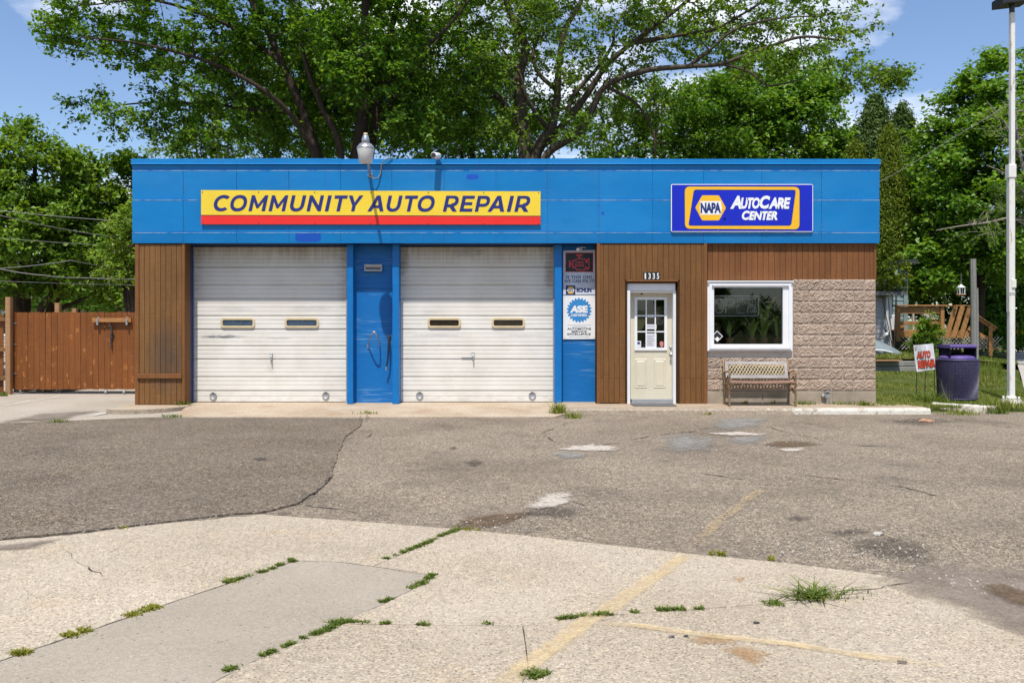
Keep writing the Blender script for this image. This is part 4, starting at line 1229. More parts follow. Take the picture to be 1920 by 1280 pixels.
# papers on the glass, the dark olive sticker, hearts
def flat(name, m, pts, Y, parent=None, **kw):
    return MB().poly([[(PX(x,Y), PZ(y,Y)) for x, y in pts[::-1]]], Y, 0.0015).make(name, m, parent, **kw)
def rect(a, c, d, e): return [(a,c),(d,c),(d,e),(a,e)]
for a in (rect(1214,590,1226,595), rect(1210.5,608,1231,617), rect(1210.5,625,1231,653), rect(1193,639,1202,651)): flat('posted_notice', M['paper'], a, YE-.003, dr)
for i in range(7): flat('notice_print', M['greyprint'], rect(1213,629+i*3,1227-rnd.random()*5,630+i*3), YE-.006, dr)
flat('notice_print', M['deepnavy'], rect(1195,641,1200,645), YE-.006, dr)
flat('notice_print', M['greyprint'], rect(1213,611,1228,612), YE-.006, dr)
flat('heart_sticker', M['pink'], [(1237,641),(1240,639.5),(1244,641),(1244,647),(1240.5,651.5),(1237,646)], YE-.003, dr)
flat('round_sticker', M['sticker_green'], [(1193,585),(1199,581),(1209,583),(1210,600),(1206,614),(1198,620),(1193,608)], YE+.008, dr)
MB().cbox(PX(1183,16.85), PX(1262,16.85), 16.45, 16.95, .0045, .018).make('doormat', M['mat_rubber'], label='grey rubber doormat lying before the cream entrance door', cat='doormat')

# ================================================================== LETTERING
SW = 0.215
def arc(cx, cy, rx, ry, a0, a1, n=14, p=2.25):
    out = []
    for k in range(n+1):
        a = R(a0+(a1-a0)*k/n); c, s = math.cos(a), math.sin(a)
        out.append((cx+rx*math.copysign(abs(c)**(2/p), c), cy+ry*math.copysign(abs(s)**(2/p), s)))
    return out
def glyph(ch):
    """heavy geometric capital of cap height 1; returns loops (outer first) - several lists when the letter has several pieces"""
    s = SW
    if ch == 'I': return [[(0,0),(s,0),(s,1),(0,1)]]
    if ch == 'T': w=.80; return [[(w/2-s/2,0),(w/2+s/2,0),(w/2+s/2,1-.195),(w,1-.195),(w,1),(0,1),(0,1-.195),(w/2-s/2,1-.195)]]
    if ch == 'E': return [[(0,0),(.76,0),(.76,.19),(s,.19),(s,.41),(.67,.41),(.67,.59),(s,.59),(s,.81),(.74,.81),(.74,1),(0,1)]]
    if ch == 'N': w=.90; return [[(0,0),(s,0),(s,.63),(w-s*.88,0),(w,0),(w,1),(w-s,1),(w-s,.37),(s*.88,1),(0,1)]]
    if ch == 'M': w=1.03; return [[(0,0),(s,0),(s,.60),(w/2-.06,.18),(w/2+.055,.18),(w-s,.61),(w-s,0),(w,0),(w,1),(w-s*.9,1),(w/2,.42),(s*.9,1),(0,1)]]
    if ch == 'Y': w=.93; return [[(w/2-s/2,0),(w/2+s/2,0),(w/2+s/2,.36),(w,1),(w-s*1.12,1),(w/2+.005,.565),(s*1.15,1),(0,1),(w/2-s/2,.355)]]
    if ch == 'A': w=1.02; return [[(0,0),(s*1.05,0),(.335,.21),(w-.335,.21),(w-s*1.08,0),(w,0),(w/2+.115,1),(w/2-.115,1)], [(.405,.38),(w-.405,.38),(w/2,.755)][::-1]]
    if ch == 'U':
        w=.88; return [[(0,1)] + arc(w/2,.44,w/2,.455,180,360,18) + [(w,1),(w-s,1)] + arc(w/2,.44,w/2-s,.265,360,180,18) + [(s,1)]]
    if ch == 'O':
        w=1.07; return [arc(w/2,.5,w/2,.515,0,360,40)[:-1], arc(w/2,.5,w/2-s,.515-.195,360,0,40)[:-1]]
    if ch == 'C':
        w=.98; c=.53
        o = arc(c,.5,c,.515,46,314,30,2.1); i = arc(c,.5,c-s,.515-.195,310,50,26,2.1)
        return [o + i]
    if ch in 'PR':
        w=.83; hh=.345 if ch == 'P' else .34
        yb = 1-2*hh
        bowl = [(.42,1)] + arc(.46,1-hh,w-.46,hh,90,-90,14,2.3)[0:] + [(.42,yb)]
        inner = [(s,yb+.185),(.42,yb+.185)] + arc(.44,1-hh,w-.44-s*.95,hh-.185,-90,90,12,2.2) + [(.42,1-.185),(s,1-.185)]
        if ch == 'P': return [[(0,0),(s,0),(s,yb)] + bowl[::-1][0:] + [(0,1)], inner[::-1]]
        return [[(0,0),(s,0),(s,yb-.045),(.36,yb-.045),(w-s*1.1,0),(w+.03,0),(.59,yb+.03)] + arc(.46,1-hh,w-.46,hh,-62,90,14,2.3) + [(0,1)],
                [(s,yb+.14),(.42,yb+.14)] + arc(.44,1-hh+.02,w-.44-s*.95,hh-.185,-90,90,12,2.2) + [(s,1-.165)]]
def put_glyph(b, ch, pxl, pxr, pyt, pyb, slant, Y):
    L = glyph(ch)
    L = [[(x+slant*z, z) for x, z in l] for l in L]
    xs = [x for l in L for x, z in l]
    x0, x1 = min(xs), max(xs)
    f = lambda x, z: (PX(pxl+(x-x0)/(x1-x0)*(pxr-pxl), Y), PZ(pyb-(z)*(pyb-pyt), Y))
    b.poly([[f(x, z) for x, z in l] for l in L], Y, .002)
FONTCACHE = {}
def text_mesh(s, bold=0.0, shear=0.0, spacing=1.0):
    key = (s, bold, shear, spacing)
    if key in FONTCACHE: return FONTCACHE[key]
    cu = bpy.data.curves.new('lettering', 'FONT')
    cu.body = s; cu.offset = bold; cu.shear = shear; cu.space_character = spacing; cu.resolution_u = 3; cu.align_x = 'CENTER'; cu.space_line = .9
    o = bpy.data.objects.new('lettering_source', cu); COL.objects.link(o)
    dg = bpy.context.evaluated_depsgraph_get(); dg.update()
    me = bpy.data.meshes.new_from_object(o.evaluated_get(dg))
    v = [tuple(p.co) for p in me.vertices]; f = [tuple(p.vertices) for p in me.polygons]
    bpy.data.objects.remove(o); bpy.data.curves.remove(cu); bpy.data.meshes.remove(me)
    FONTCACHE[key] = (v, f)
    return v, f
def text(s, a, c, d, e, Y, m, parent, name='lettering', bold=0.0, shear=0.0, spacing=1.0, rot=None, tr=None):
    """fit a line of text into the photo box (a,c)-(d,e) on the plane at Y"""
    v, f = text_mesh(s, bold, shear, spacing)
    xs = [p[0] for p in v]; ys = [p[1] for p in v]
    x0, x1, y0, y1 = min(xs), max(xs), min(ys), max(ys)
    vs = []
    for x, y, _ in v:
        px = a+(x-x0)/(x1-x0)*(d-a); py = e-(y-y0)/(y1-y0)*(e-c)
        if tr: px, py = tr(px, py)
        vs.append((PX(px, Y), Y, PZ(py, Y)))
    b = MB()
    fs = []
    for q in f:
        A, B, C = vs[q[0]], vs[q[1]], vs[q[2]]
        sgn = (B[0]-A[0])*(C[2]-A[2])-(B[2]-A[2])*(C[0]-A[0])
        fs.append(q if sgn > 0 else q[::-1])
    return b.add(vs, fs).make(name, m, parent)
def shape(pts, Y): return [(PX(x, Y), PZ(y, Y)) for x, y in pts]
def printed(name, m, loops, Y, parent, th=.001): return MB().poly([shape(l, Y) for l in loops], Y, th).make(name, m, parent)
def stroke(pts, w, closed=False):
    """outline loops (photo pixels) of a polyline with thickness w"""
    V = [Vector(p) for p in pts]; n = len(V); L = []; Rr = []
    for i in range(n):
        if closed: a, c = V[i-1], V[(i+1)%n]
        else: a, c = V[max(i-1,0)], V[min(i+1,n-1)]
        e1 = (V[i]-a); e2 = (c-V[i])
        if e1.length < 1e-6: e1 = e2
        if e2.length < 1e-6: e2 = e1
        e1.normalize(); e2.normalize()
        n1 = Vector((-e1.y, e1.x)); n2 = Vector((-e2.y, e2.x)); m = n1+n2
        m = m.normalized() if m.length > .2 else n1
        k = w/2/max(.5, m.dot(n1))
        L.append(V[i]+m*k); Rr.append(V[i]-m*k)
    L = [tuple(p) for p in L]; Rr = [tuple(p) for p in Rr]
    return [L, Rr[::-1]] if closed else [L+Rr[::-1]]

# main yellow sign ----------------------------------------------------
YS = 16.925
sgn = empty('shop_sign', P(695, 421, YS), 'long yellow sign reading community auto repair with a red stripe below', 'sign')
MB().poly([shape([(377,420.5),(1013.5,421),(1013.5,359),(377,356.5)], YS)], YS, .012).make('sign_panel', M['yellow'], sgn)
printed('red_stripe', M['red'], [[(377,420.5),(1013.5,421),(1013.5,406.2),(377,404.6)]], YS-.002, sgn)
printed('stripe_line', M['maroon'], [[(377,404.4),(1013.5,406.0),(1013.5,404.6),(377,403.0)]], YS-.0025, sgn)
LET = [('C',400.7,431),('O',431.7,463.2),('M',465.7,503.1),('M',503.4,540.6),('U',543.6,574.3),('N',574.6,607.6),('I',608.8,622.1),('T',627,652.2),('Y',654,681.4),
       ('A',688.8,719),('U',724.8,754.9),('T',759,784.1),('O',783.2,815.1),('R',830.2,860.3),('E',861.2,890.9),('P',890,919),('A',913.9,945.3),('I',950,963.9),('R',964.2,994.3)]
for ch, a, c in LET:
    b = MB(); dy = (a-400)/600*1.4
    put_glyph(b, ch, a, c, 366.0+dy, 395.7+dy, .215, YS-.004)
    b.make('letter', M['navy'], sgn)
for px in (380,485,590,695,803,907,1010):
    for py in (360, 418.3):
        c = P(px, py + (px-380)/630*1.2, YS)
        MB().lathe((c[0],YS-.002,c[2]), [(.010,0),(.008,-.006),(.001,-.007)], 8, True, 'Y').make('screw', M['darkmetal'], sgn)
# service centre sign -------------------------------------------------
YN = 16.92
ns = empty('service_sign', P(1391, 434, YN), 'royal blue sign with golden outline, hexagon badge and white autocare center lettering', 'sign')
MB().poly([rrect(PX(1391.3,YN), PZ(390,YN), PX(1524.5,YN)-PX(1258.3,YN), PZ(345.3,YN)-PZ(434.7,YN), .03)], YN, .014).make('sign_rim', M['whiteprint'], ns)
printed('sign_face', M['royal'], [[(1259.7,346.6),(1523.3,346.6),(1523.3,433.5),(1259.7,433.5)]], YN-.0015, ns)
def rquad(pts, r, n=6):
    out = []; V = [Vector(p) for p in pts]; k = len(V)
    for i in range(k):
        p, a, c = V[i], V[i-1], V[(i+1)%k]
        rr = r[i] if isinstance(r, (list, tuple)) else r
        A = p+(a-p).normalized()*rr; C = p+(c-p).normalized()*rr
        for q in range(n+1):
            t = q/n; out.append(tuple(A*(1-t)**2 + p*2*t*(1-t) + C*t*t))
    return out
go = rquad([(1284,350),(1499,350.5),(1499,430),(1284.5,429)], 10)
gi = rquad([(1301,355.5),(1492.5,356),(1483.5,423.5),(1290.5,423.5)], 5)
printed('print_outline', M['deepnavy'], [rquad([(1283,349),(1500,349.5),(1500,431),(1283.5,430)], 10), rquad([(1302,356.5),(1491.5,357),(1482.5,422.5),(1291.5,422.5)], 5)[::-1]], YN-.003, ns)
printed('gold_border', M['gold'], [go, gi[::-1]], YN-.0045, ns)
hexo = rquad([(1303.5,389.5),(1316.5,366.3),(1348,366.3),(1361.3,390),(1348,413.3),(1316.5,413.3)], 2.0, 3)
printed('hexagon_badge', M['gold'], [hexo], YN-.004, ns)
printed('badge_band', M['whiteprint'], [[(1306.5,389.7),(1312.3,377.2),(1352.8,377.2),(1358.3,390),(1352.8,402.6),(1312.3,402.6)]], YN-.0055, ns)
printed('badge_band', M['gold'], [[(1304.2,389.5),(1311.5,377.2),(1313.6,379),(1311.6,389.6),(1313.6,401),(1311.5,402.6)]], YN-.0062, ns)
printed('badge_band', M['gold'], [[(1360.5,390),(1353.6,377.2),(1351.6,379),(1353.6,389.8),(1351.6,401),(1353.6,402.6)][::-1]], YN-.0062, ns)
text('NAPA', 1313.6, 380, 1352, 399.8, YN-.007, M['deepnavy'], ns, bold=.055, spacing=.92)
for s, a, c, d, e in (('A',1369,367,1391,391.7),('UTO',1389,370.3,1425,391.7),('C',1424,366.8,1444,391.7),('ARE',1441,370.3,1482.5,391.7),('C',1391,395,1406,412.7),('ENTER',1404,396,1458,412.7)):
    text(s, a, c, d, e, YN-.005, M['whiteprint'], ns, bold=.05, shear=.22, spacing=.88)
b = MB(); c = P(1359, 410.5, YN); b.lathe((c[0],YN-.003,c[2]), [(.018,0),(.001,0)], 14, False, 'Y').make('registered_mark', M['greyprint'], ns)
for px, py in ((1347,347),(1437,347),(1347,433),(1437,433)):
    c = P(px,py,YN); MB().lathe((c[0],YN-.002,c[2]), [(.010,0),(.008,-.008),(.001,-.008)], 8, True, 'Y').make('screw', M['galv'], ns)
# check engine sign ---------------------------------------------------
YC = 17.36
es = empty('engine_sign', P(1086, 552, YC), 'tall silver sign with a red engine symbol on black above is this on lettering', 'sign')
printed('sign_panel', M['signgrey'], [[(1056,470),(1116.3,468.5),(1116.3,552),(1056,552.5)]], YC, es, .008)
printed('symbol_rim', M['redneon'], [[(1060,473.3),(1112.5,473.3),(1112.5,510.2),(1060,510.2)]], YC-.0015, es)
printed('symbol_field', M['black'], [[(1061.2,474.5),(1111.3,474.5),(1111.3,509),(1061.2,509)]], YC-.003, es)
eng = [(1074,488.5),(1078.5,488.5),(1081.5,485.5),(1096,485.5),(1099,488.8),(1099,492),(1101,492),(1101,487),(1104.5,484.5),(1104.5,503.5),(1101,505),(1101,501),(1098.5,501),(1096,506),(1082.5,506),(1078,501.5),(1074,501.5)]
for loops in (stroke(eng, 1.7, True), stroke([(1080.5,478.6),(1092,478.6)], 3.2), stroke([(1086.3,479),(1086.3,485.5)], 3), stroke([(1068.2,488.5),(1068.2,501)], 3), stroke([(1068.2,494.8),(1074,494.8)], 3)):
    printed('engine_symbol', M['redneon'], loops, YC-.0045, es)
text('CHECK', 1078.5, 490, 1095, 494.2, YC-.005, M['redneon'], es, bold=.02)
text('ENGINE', 1078, 495.6, 1095.5, 499.8, YC-.005, M['redneon'], es, bold=.02)
text('IS THIS ON?', 1061.5, 516.5, 1110, 522.5, YC-.002, M['deepnavy'], es, bold=.025, spacing=1.1)
text('WE CAN FIX IT!', 1058, 524, 1114.5, 530, YC-.002, M['deepnavy'], es, bold=.025, spacing=1.05)
printed('badge_square', M['deepnavy'], [[(1061,535),(1078.8,535),(1078.8,552),(1061,552)]], YC-.0015, es)
printed('hexagon_badge', M['gold'], [[(1063,544),(1066.3,537.6),(1074,537.6),(1077.2,544),(1074,550.4),(1066.3,550.4)]], YC-.003, es)
printed('badge_band', M['whiteprint'], [[(1063.6,544),(1065,541),(1075.2,541),(1076.6,544),(1075.2,547),(1065,547)]], YC-.0045, es)
text('NAPA', 1065.2, 541.4, 1075, 546.8, YC-.006, M['deepnavy'], es, bold=.03)
text('ECHLIN', 1081, 539.8, 1109, 547.8, YC-.002, M['deepnavy'], es, bold=.06)
# certification sign --------------------------------------------------
cs = empty('certification_sign', P(1086, 636, YC), 'white sign with a blue gear emblem and automotive service excellence lettering', 'sign')
printed('sign_panel', M['whiteprint'], [[(1056,554),(1116,553.5),(1116,635.3),(1056,635.8)]], YC-.001, cs, .008)
gear = []
for i in range(22):
    a0 = 360/22*i
    for da, r in ((0,20.3),(3.6,23.4),(8.6,23.4),(12.2,20.3)): gear.append((1086+r*math.cos(R(a0+da)), 581.5+r*math.sin(R(a0+da))))
printed('gear_emblem', M['gearblue'], [gear], YC-.0025, cs)
for s, a, d in (('A',1068.5,1083.5),('S',1082,1093),('E',1092.5,1102)):
    text(s, a, 572.8, d, 586.3, YC-.004, M['whiteprint'], cs, bold=.06, shear=.15 if s == 'A' else 0)
text('CERTIFIED', 1070.5, 588.6, 1100.8, 593, YC-.004, M['whiteprint'], cs, bold=.04)
text('AUTOMOTIVE', 1063.5, 614.4, 1108.2, 618.4, YC-.0025, M['black'], cs, bold=.03)
text('SERVICE', 1071.5, 619.6, 1100, 623.6, YC-.0025, M['black'], cs, bold=.03)
text('EXCELLENCE', 1063.8, 624.4, 1107.5, 628.2, YC-.0025, M['black'], cs, bold=.03)
for a, d, y in ((1064,1108,609),(1073,1099,612),(1067,1105,631)): printed('fine_print', M['greyprint'], [[(a,y),(d,y),(d,y+.8),(a,y+.8)]], YC-.0025, cs)
for px, py in ((1058.5,556.5),(1113.5,556.5),(1058.5,632.5),(1113.5,632.5)):
    c = P(px,py,YC); MB().lathe((c[0],YC-.002,c[2]), [(.008,0),(.006,-.005),(.001,-.005)], 8, True, 'Y').make('screw', M['galv'], cs)
# street number -------------------------------------------------------
YT = 16.978
num = empty('house_number', P(1222, 525, YT), 'four black tiles with white digits 1335 above the entrance door', 'house number')
for i, ch in enumerate('1335'):
    a = 1206.3+i*7.9
    o = MB().cbox(PX(a,YT), PX(a+7.5,YT), YT-.006, YT+.006, PZ(525,YT), PZ(510,YT), .002).make('number_tile', M['black'], num)
    text(ch, a+(2.5 if ch == '1' else 1.6), 512, a+(5.0 if ch == '1' else 5.9), 523, YT-.0085, M['whiteprint'], o, name='digit', bold=.02)

# ================================================================== FITTINGS ON THE FRONT
# yard light on its bracket
lp = empty('security_light', P(685, 307, 16.08), 'grey barn light on a bent arm standing above the blue fascia', 'lamp')
yl = 16.08
c = P(685.5, 306, yl)
pxm = yl/F
MB().lathe((c[0],yl,c[2]), [(10.5*pxm,0),(12.5*pxm,2*pxm),(14.5*pxm,18*pxm),(16.3*pxm,26*pxm),(16.3*pxm,27*pxm)], 24).make('refractor', plain('clouded_refractor', (0.62,0.61,0.58), 0.3, 0, 0.5), lp)
MB().lathe((c[0],yl,c[2]+27.2*pxm), [(16.8*pxm,0),(16.8*pxm,1.5*pxm),(10.5*pxm,8*pxm),(8*pxm,9.5*pxm)], 24).make('reflector_skirt', M['galv'], lp)
b = MB()
for k2 in range(24):
    a = 2*math.pi*k2/24
    p0 = Vector((c[0]+math.cos(a)*15.2*pxm, yl+math.sin(a)*15.2*pxm, c[2]+30.2*pxm)); p1 = Vector((c[0]+math.cos(a)*10.4*pxm, yl+math.sin(a)*10.4*pxm, c[2]+35.7*pxm))
    b.bar(p0, p1, .008, .012)
b.make('cooling_fins', M['grey_metal'], lp)
MB().lathe((c[0],yl,c[2]+36.7*pxm), [(8*pxm,0),(7.2*pxm,8*pxm),(5.4*pxm,14.5*pxm),(5.2*pxm,15*pxm)], 20).make('ballast_housing', M['galv'], lp)
MB().lathe((c[0],yl,c[2]+51.7*pxm), [(4*pxm,0),(3.8*pxm,4.5*pxm),(.001,5.2*pxm)], 16).make('photocell', M['cream'], lp)
a0 = Vector(P(694, 328, 16.945))
arm = [a0, a0+Vector((0,-.06,.02)), a0+Vector((.02,-.35,.20)), Vector((c[0]+.05, yl+.16, c[2]+.16)), Vector((c[0], yl+.05, c[2]+40*pxm))]
MB().tube(arm, [.030,.030,.028,.026,.024], 10).make('arm', M['galv'], lp)
MB().lathe((a0.x, 16.955, a0.z), [(.05,0),(.05,-.012),(.03,-.02)], 14, True, 'Y').make('arm_flange', M['galv'], lp)
cab = [P(693,328,16.90), P(700,335,16.86), P(708,334,16.90), P(714,325,16.935), P(715,312,16.925), P(718,304,16.90), P(724,298,16.90), P(735,297,16.93), P(737,299,17.1)]
MB().tube(cab, .011, 7).make('cable', M['wire'], lp)
# bullet camera on the coping
cm = empty('security_camera', P(818, 299, 16.9), 'white bullet security camera on top of the blue coping', 'camera')
cc = Vector(P(818, 292, 16.80))
d = Vector((-.35,-1,-.12)).normalized()
MB().tube([cc-d*.11, cc-d*.10, cc+d*.12, cc+d*.125], [.045,.056,.056,.05], 18).make('camera_body', M['white'], cm)
MB().tube([cc+d*.126, cc+d*.130], [.047,.047], 18).make('lens', M['darkmetal'], cm)
MB().tube([cc+d*.02-Vector((0,0,.062)), cc+d*.13-Vector((0,0,-.062))], [.01,.01], 6).make('sun_shield_rib', M['white'], cm)
MB().tube([cc-d*.04-Vector((0,0,.04)), Vector((cc.x+.01, 16.93, ZF1+.0))], [.02,.025], 10).make('mount', M['white'], cm)
MB().cbox(cc.x-.05, cc.x+.05, 16.935, 16.99, ZF1+.004, ZF1+.02).make('mount_base', M['white'], cm)
# small camera under the fascia
c2 = empty('security_camera', P(1088, 466, 17.25), 'small white camera under the fascia above the engine sign', 'camera')
cc = Vector(P(1086, 466, 17.22))
MB().tube([cc+Vector((.04,.05,0)), cc+Vector((-.03,-.06,-.02))], [.028,.030], 12).make('camera_body', M['white'], c2)
MB().tube([cc+Vector((0,0,.02)), cc+Vector((.05,.03,.03)), cc+Vector((.13,.06,.02)), cc+Vector((.13,.16,.03))], [.012,.010,.008,.010], 8).make('mount', M['white'], c2)
# wall lamp on the middle panel
wl = empty('wall_lamp', P(699, 509, 17.36), 'small grey rectangular lamp on the blue panel between the roller doors', 'lamp')
MB().poly([shape([(683,508.5),(716,508.5),(716,495.5),(683,495.5)],17.30), shape([(685.5,505),(713.5,505),(713.5,498),(685.5,498)],17.30)[::-1]], 17.30, .078).make('lamp_housing', M['grey_metal'], wl)
MB().add([(PX(685.5,17.3),17.31,PZ(498,17.3)),(PX(713.5,17.3),17.31,PZ(498,17.3)),(PX(713.5,17.36),17.35,PZ(505,17.36)),(PX(685.5,17.36),17.35,PZ(505,17.36))],[(3,2,1,0)]).make('lamp_lens', M['galv'], wl)
# bent hook and hanging hose end
hk = empty('wall_hook', P(702, 640, 17.3), 'bent V shaped metal hook on the blue panel', 'hook')
pts = [P(690,648,17.37), P(691.5,642,17.30), P(695.5,629,17.15), P(698.5,623.6,17.09), P(701.5,622.2,17.08), P(704,623.6,17.09), P(706.5,629,17.15), P(711,642,17.30), P(712,648,17.37)]
MB().tube(pts, .014, 8).make('bent_rod', M['galv'], hk)
MB().cbox(PX(688,17.37), PX(692,17.37), 17.366, 17.379, PZ(652,17.36), PZ(646,17.36)).make('hook_plate', M['galv'], hk)
hs = empty('air_hose', P(727, 690, 17.3), 'short dark hose end hanging on the blue panel beside the pilaster', 'hose')
MB().tube([P(729,631,17.36), P(729,633,17.28), P(728.5,650,17.25), P(727,675,17.25), P(724.5,688,17.27)], [.02,.022,.018,.015,.013], 8).make('hose', M['soft_black'], hs)
MB().tube([P(724.7,687,17.27), P(723.8,694,17.27)], [.018,.014], 8).make('fitting', M['galv'], hs)
MB().cbox(PX(726,17.36), PX(733,17.36), 17.35, 17.379, PZ(634,17.36), PZ(629,17.36)).make('bracket', M['darkmetal'], hs)
# outlet box on its stub
ob = empty('outlet_box', P(1552, 757, 16.95), 'grey weatherproof outlet box on a short stub at the wall foot', 'outlet box')
MB().cbox(PX(1548,16.9), PX(1556,16.9), 16.90, 16.97, PZ(746,16.9), PZ(733.5,16.9), .006).make('box_body', M['galv'], ob)
MB().cbox(PX(1549,16.89), PX(1555,16.89), 16.892, 16.899, PZ(738,16.9), PZ(734.5,16.9), .002).make('cover_flap', M['darkmetal'], ob)
MB().tube([(PX(1552,16.94),16.94,0.0),(PX(1552,16.94),16.94,PZ(745,16.94))], .03, 10).make('conduit_stub', M['galv'], ob)
MB().lathe((PX(1543.5,16.98),16.99,PZ(742,16.98)), [(.035,.01),(.035,-.03),(.02,-.04)], 12, True, 'Y').make('knockout_cap', M['grey_metal'], ob)

# ================================================================== OFFICE INTERIOR SEEN THROUGH THE WINDOW
ne = empty('open_sign', P(1381, 596, 17.12), 'unlit tube sign reading open hanging inside the office window', 'sign')
yo = 17.09
def npth(l, r=.006, name='tube_letter', m=None): return MB().tube([P(x, y, yo) for x, y in l], r, 6).make(name, m or M['neontube'], ne)
fl = rquad([(1337.5,555),(1422,555),(1422,592),(1337.5,592)], 4, 4); npth(fl+[fl[0]], .010, 'tube_border')
npth(arc(1348.5,573.5,8,13.5,0,360,20), .006)
npth([(1361,587),(1361,560),(1370,559.5),(1375.5,562),(1376.5,567),(1374,571.5),(1368,573),(1361,573)])
npth([(1395,559.5),(1383,559.5),(1382,573),(1394,573),(1382,573),(1381,587),(1396,587)])
npth([(1401,587),(1403,560.5),(1414,586.5),(1416,560)])
MB().box(PX(1340,yo), PX(1419,yo), yo+.02, yo+.028, PZ(589,yo), PZ(558,yo)).make('back_board', plain('smoked_backing', (0.045,0.03,0.027), 0.35), ne)
st = empty('diamond_sticker', P(1344.5, 641, 17.03), 'black and white diamond shaped sticker in the lower left window corner', 'sticker')
def fl2(name, m, pts, Y): return MB().poly([shape(pts[::-1], Y)], Y, .001).make(name, m, st)
fl2('sticker_rim', M['whiteprint'], [(1335,630),(1344.5,619.5),(1355.5,630.3),(1345,641)], 17.012)
fl2('sticker_field', M['black'], [(1336.5,630),(1344.5,621.3),(1353.8,630.3),(1345,639)], 17.0105)
fl2('sticker_lower', M['whiteprint'], [(1341,634.5),(1345,631),(1349.5,635),(1345,640.5)], 17.009)
MB().cbox(PX(1332,17.3), PX(1490,17.3), 17.21, 17.62, PZ(652,17.3), PZ(646.5,17.3)).make('window_shelf', plain('shelf_wood',(0.11,0.07,0.045),0.6), bld)
def strap_plant(px, seedn, n, label, hh, lean=0.25):
    Y = 17.26; base = Vector((PX(px,Y), Y, PZ(646,17.3)))
    root = empty('potted_plant', base, label, 'plant')
    MB().lathe(tuple(base), [(.06,0),(.085,.12),(.09,.13),(.08,.13),(.075,.115),(.001,.11)], 16).make('plant_pot', plain('terracotta',(0.28,0.12,0.07),0.8), root)
    r = random.Random(seedn)
    for i in range(n):
        h = r.uniform(.45, 1.0)*hh; w = r.uniform(.026,.052); a = r.uniform(0, 6.28); le = r.uniform(.05, lean)*hh
        b = MB(); vs = []; N = 9; d = Vector((math.cos(a), math.sin(a)*.45, 0)); s = Vector((-math.sin(a)*.6+.4, .5*math.cos(a), 0)).normalized()
        for k2 in range(N+1):
            t = k2/N; p = base + Vector((0,0,.11)) + d*(le*t*t*1.4 + .02) + Vector((0,0,h*(t-.28*t*t*t)))
            ww = w*(.55+.9*t)*(1-t**3)+.001
            if t < .5: ww = w*(.5+t)
            vs += [p-s*ww, p+Vector((0,.008,0)), p+s*ww]
        fs = []
        for k2 in range(N): fs += [(3*k2,3*k2+1,3*k2+4,3*k2+3),(3*k2+1,3*k2+2,3*k2+5,3*k2+4)]
        me = npmesh('leaf', np.array([tuple(Vector(v)-base) for v in vs]), np.array(fs), M['indoor_leaf'], True, np.full(len(fs), r.uniform(.1,.95)))
        link('leaf', me, root, base)
strap_plant(1432, 3, 9, 'strap leaved potted plant at the right end of the window shelf', 1.12, .5)
strap_plant(1410, 5, 6, 'shorter strap leaved plant in the middle of the window shelf', .62, .55)
strap_plant(1458, 8, 6, 'leafy plant pressed close to the right window jamb', .8, .45)
strap_plant(1368, 9, 6, 'dark narrow plant behind the unlit tube sign', .75, .3)

# ================================================================== BENCH
bn = empty('park_bench', P(1423, 757, 16.7), 'weathered bench with rusty iron ends and a cream lattice backrest', 'bench')
xl, xr = PX(1362,16.7), PX(1484,16.7)
yf, yb, sh = 16.45, 16.84, .42
for sx, x in ((-1, xl), (1, xr)):
    MB().tube([(x,yf,.004),(x,yf+.01,.16),(x,yf+.035,.30),(x,yf+.0,sh)], [.021,.018,.017,.020], 8).make('leg', M['bronze'], bn)
    MB().tube([(x,yb+.05,.004),(x,yb+.02,.18),(x,yb-.02,sh-.03),(x,yb+.01,sh+.06),(x,yb+.10,.79),(x,yb+.105,.80)], [.022,.018,.018,.019,.017,.012], 8).make('leg', M['bronze'], bn)
    MB().tube([(x,yf,sh),(x,yf+.01,sh+.10),(x,yf-.02,sh+.19),(x,yf+.05,sh+.215),(x,yf+.22,sh+.19),(x,yb+.05,sh+.17)], [.016,.015,.022,.018,.015,.014], 8).make('armrest', M['bronze'], bn)
    b = MB().tube([(x,yf,sh-.02),(x,yb-.02,sh-.03)], .014, 6).tube([(x,yf+.03,.29),(x,yf+.12,.24),(x,yf+.2,.30),(x,yb-.05,.27)], .012, 6).tube([(x,yf+.06,sh+.02),(x,yf+.15,sh+.12),(x,yf+.25,sh+.05)], .011, 6)
    b.tube([(x,yf+.12,.30),(x-sx*.09,yf+.14,sh-.06),(x-sx*.2,yf+.14,sh-.03)], .009, 6)
    b.make('end_scroll', M['bronze'], bn)
for i in range(7):
    y = yf+.005+i*.057; b = MB(); N = 8
    vs = []
    for k2 in range(N+1):
        t = k2/N; x = xl+(xr-xl)*t; z = sh-.014*math.sin(math.pi*t) + (.012 if i == 0 else .005)
        vs += [(x,y-.022,z),(x,y+.022,z),(x,y+.022,z+.02),(x,y-.022,z+.02)]
    fs = [(0,1,2,3)[::-1], tuple(N*4+q for q in range(4))]
    for k2 in range(N):
        for q in range(4): fs.append((k2*4+q, k2*4+(q+1)%4, (k2+1)*4+(q+1)%4, (k2+1)*4+q))
    b.add(vs, fs).make('seat_slat', M['rustseat'], bn)
def backp(x, z): return (x, yb+.0+.10*(z-.47)/.33, z)
def bk(x0, x1, z0, z1, th, m, name):
    b = MB(); f = [backp(x0,z0),backp(x1,z0),backp(x1,z1),backp(x0,z1)]
    vs = [(p[0],p[1]-th/2,p[2]) for p in f]+[(p[0],p[1]+th/2,p[2]) for p in f]
    b.add(vs, [(0,1,2,3),(7,6,5,4),(0,4,5,1),(1,5,6,2),(2,6,7,3),(3,7,4,0)]); b.make(name, m, bn)
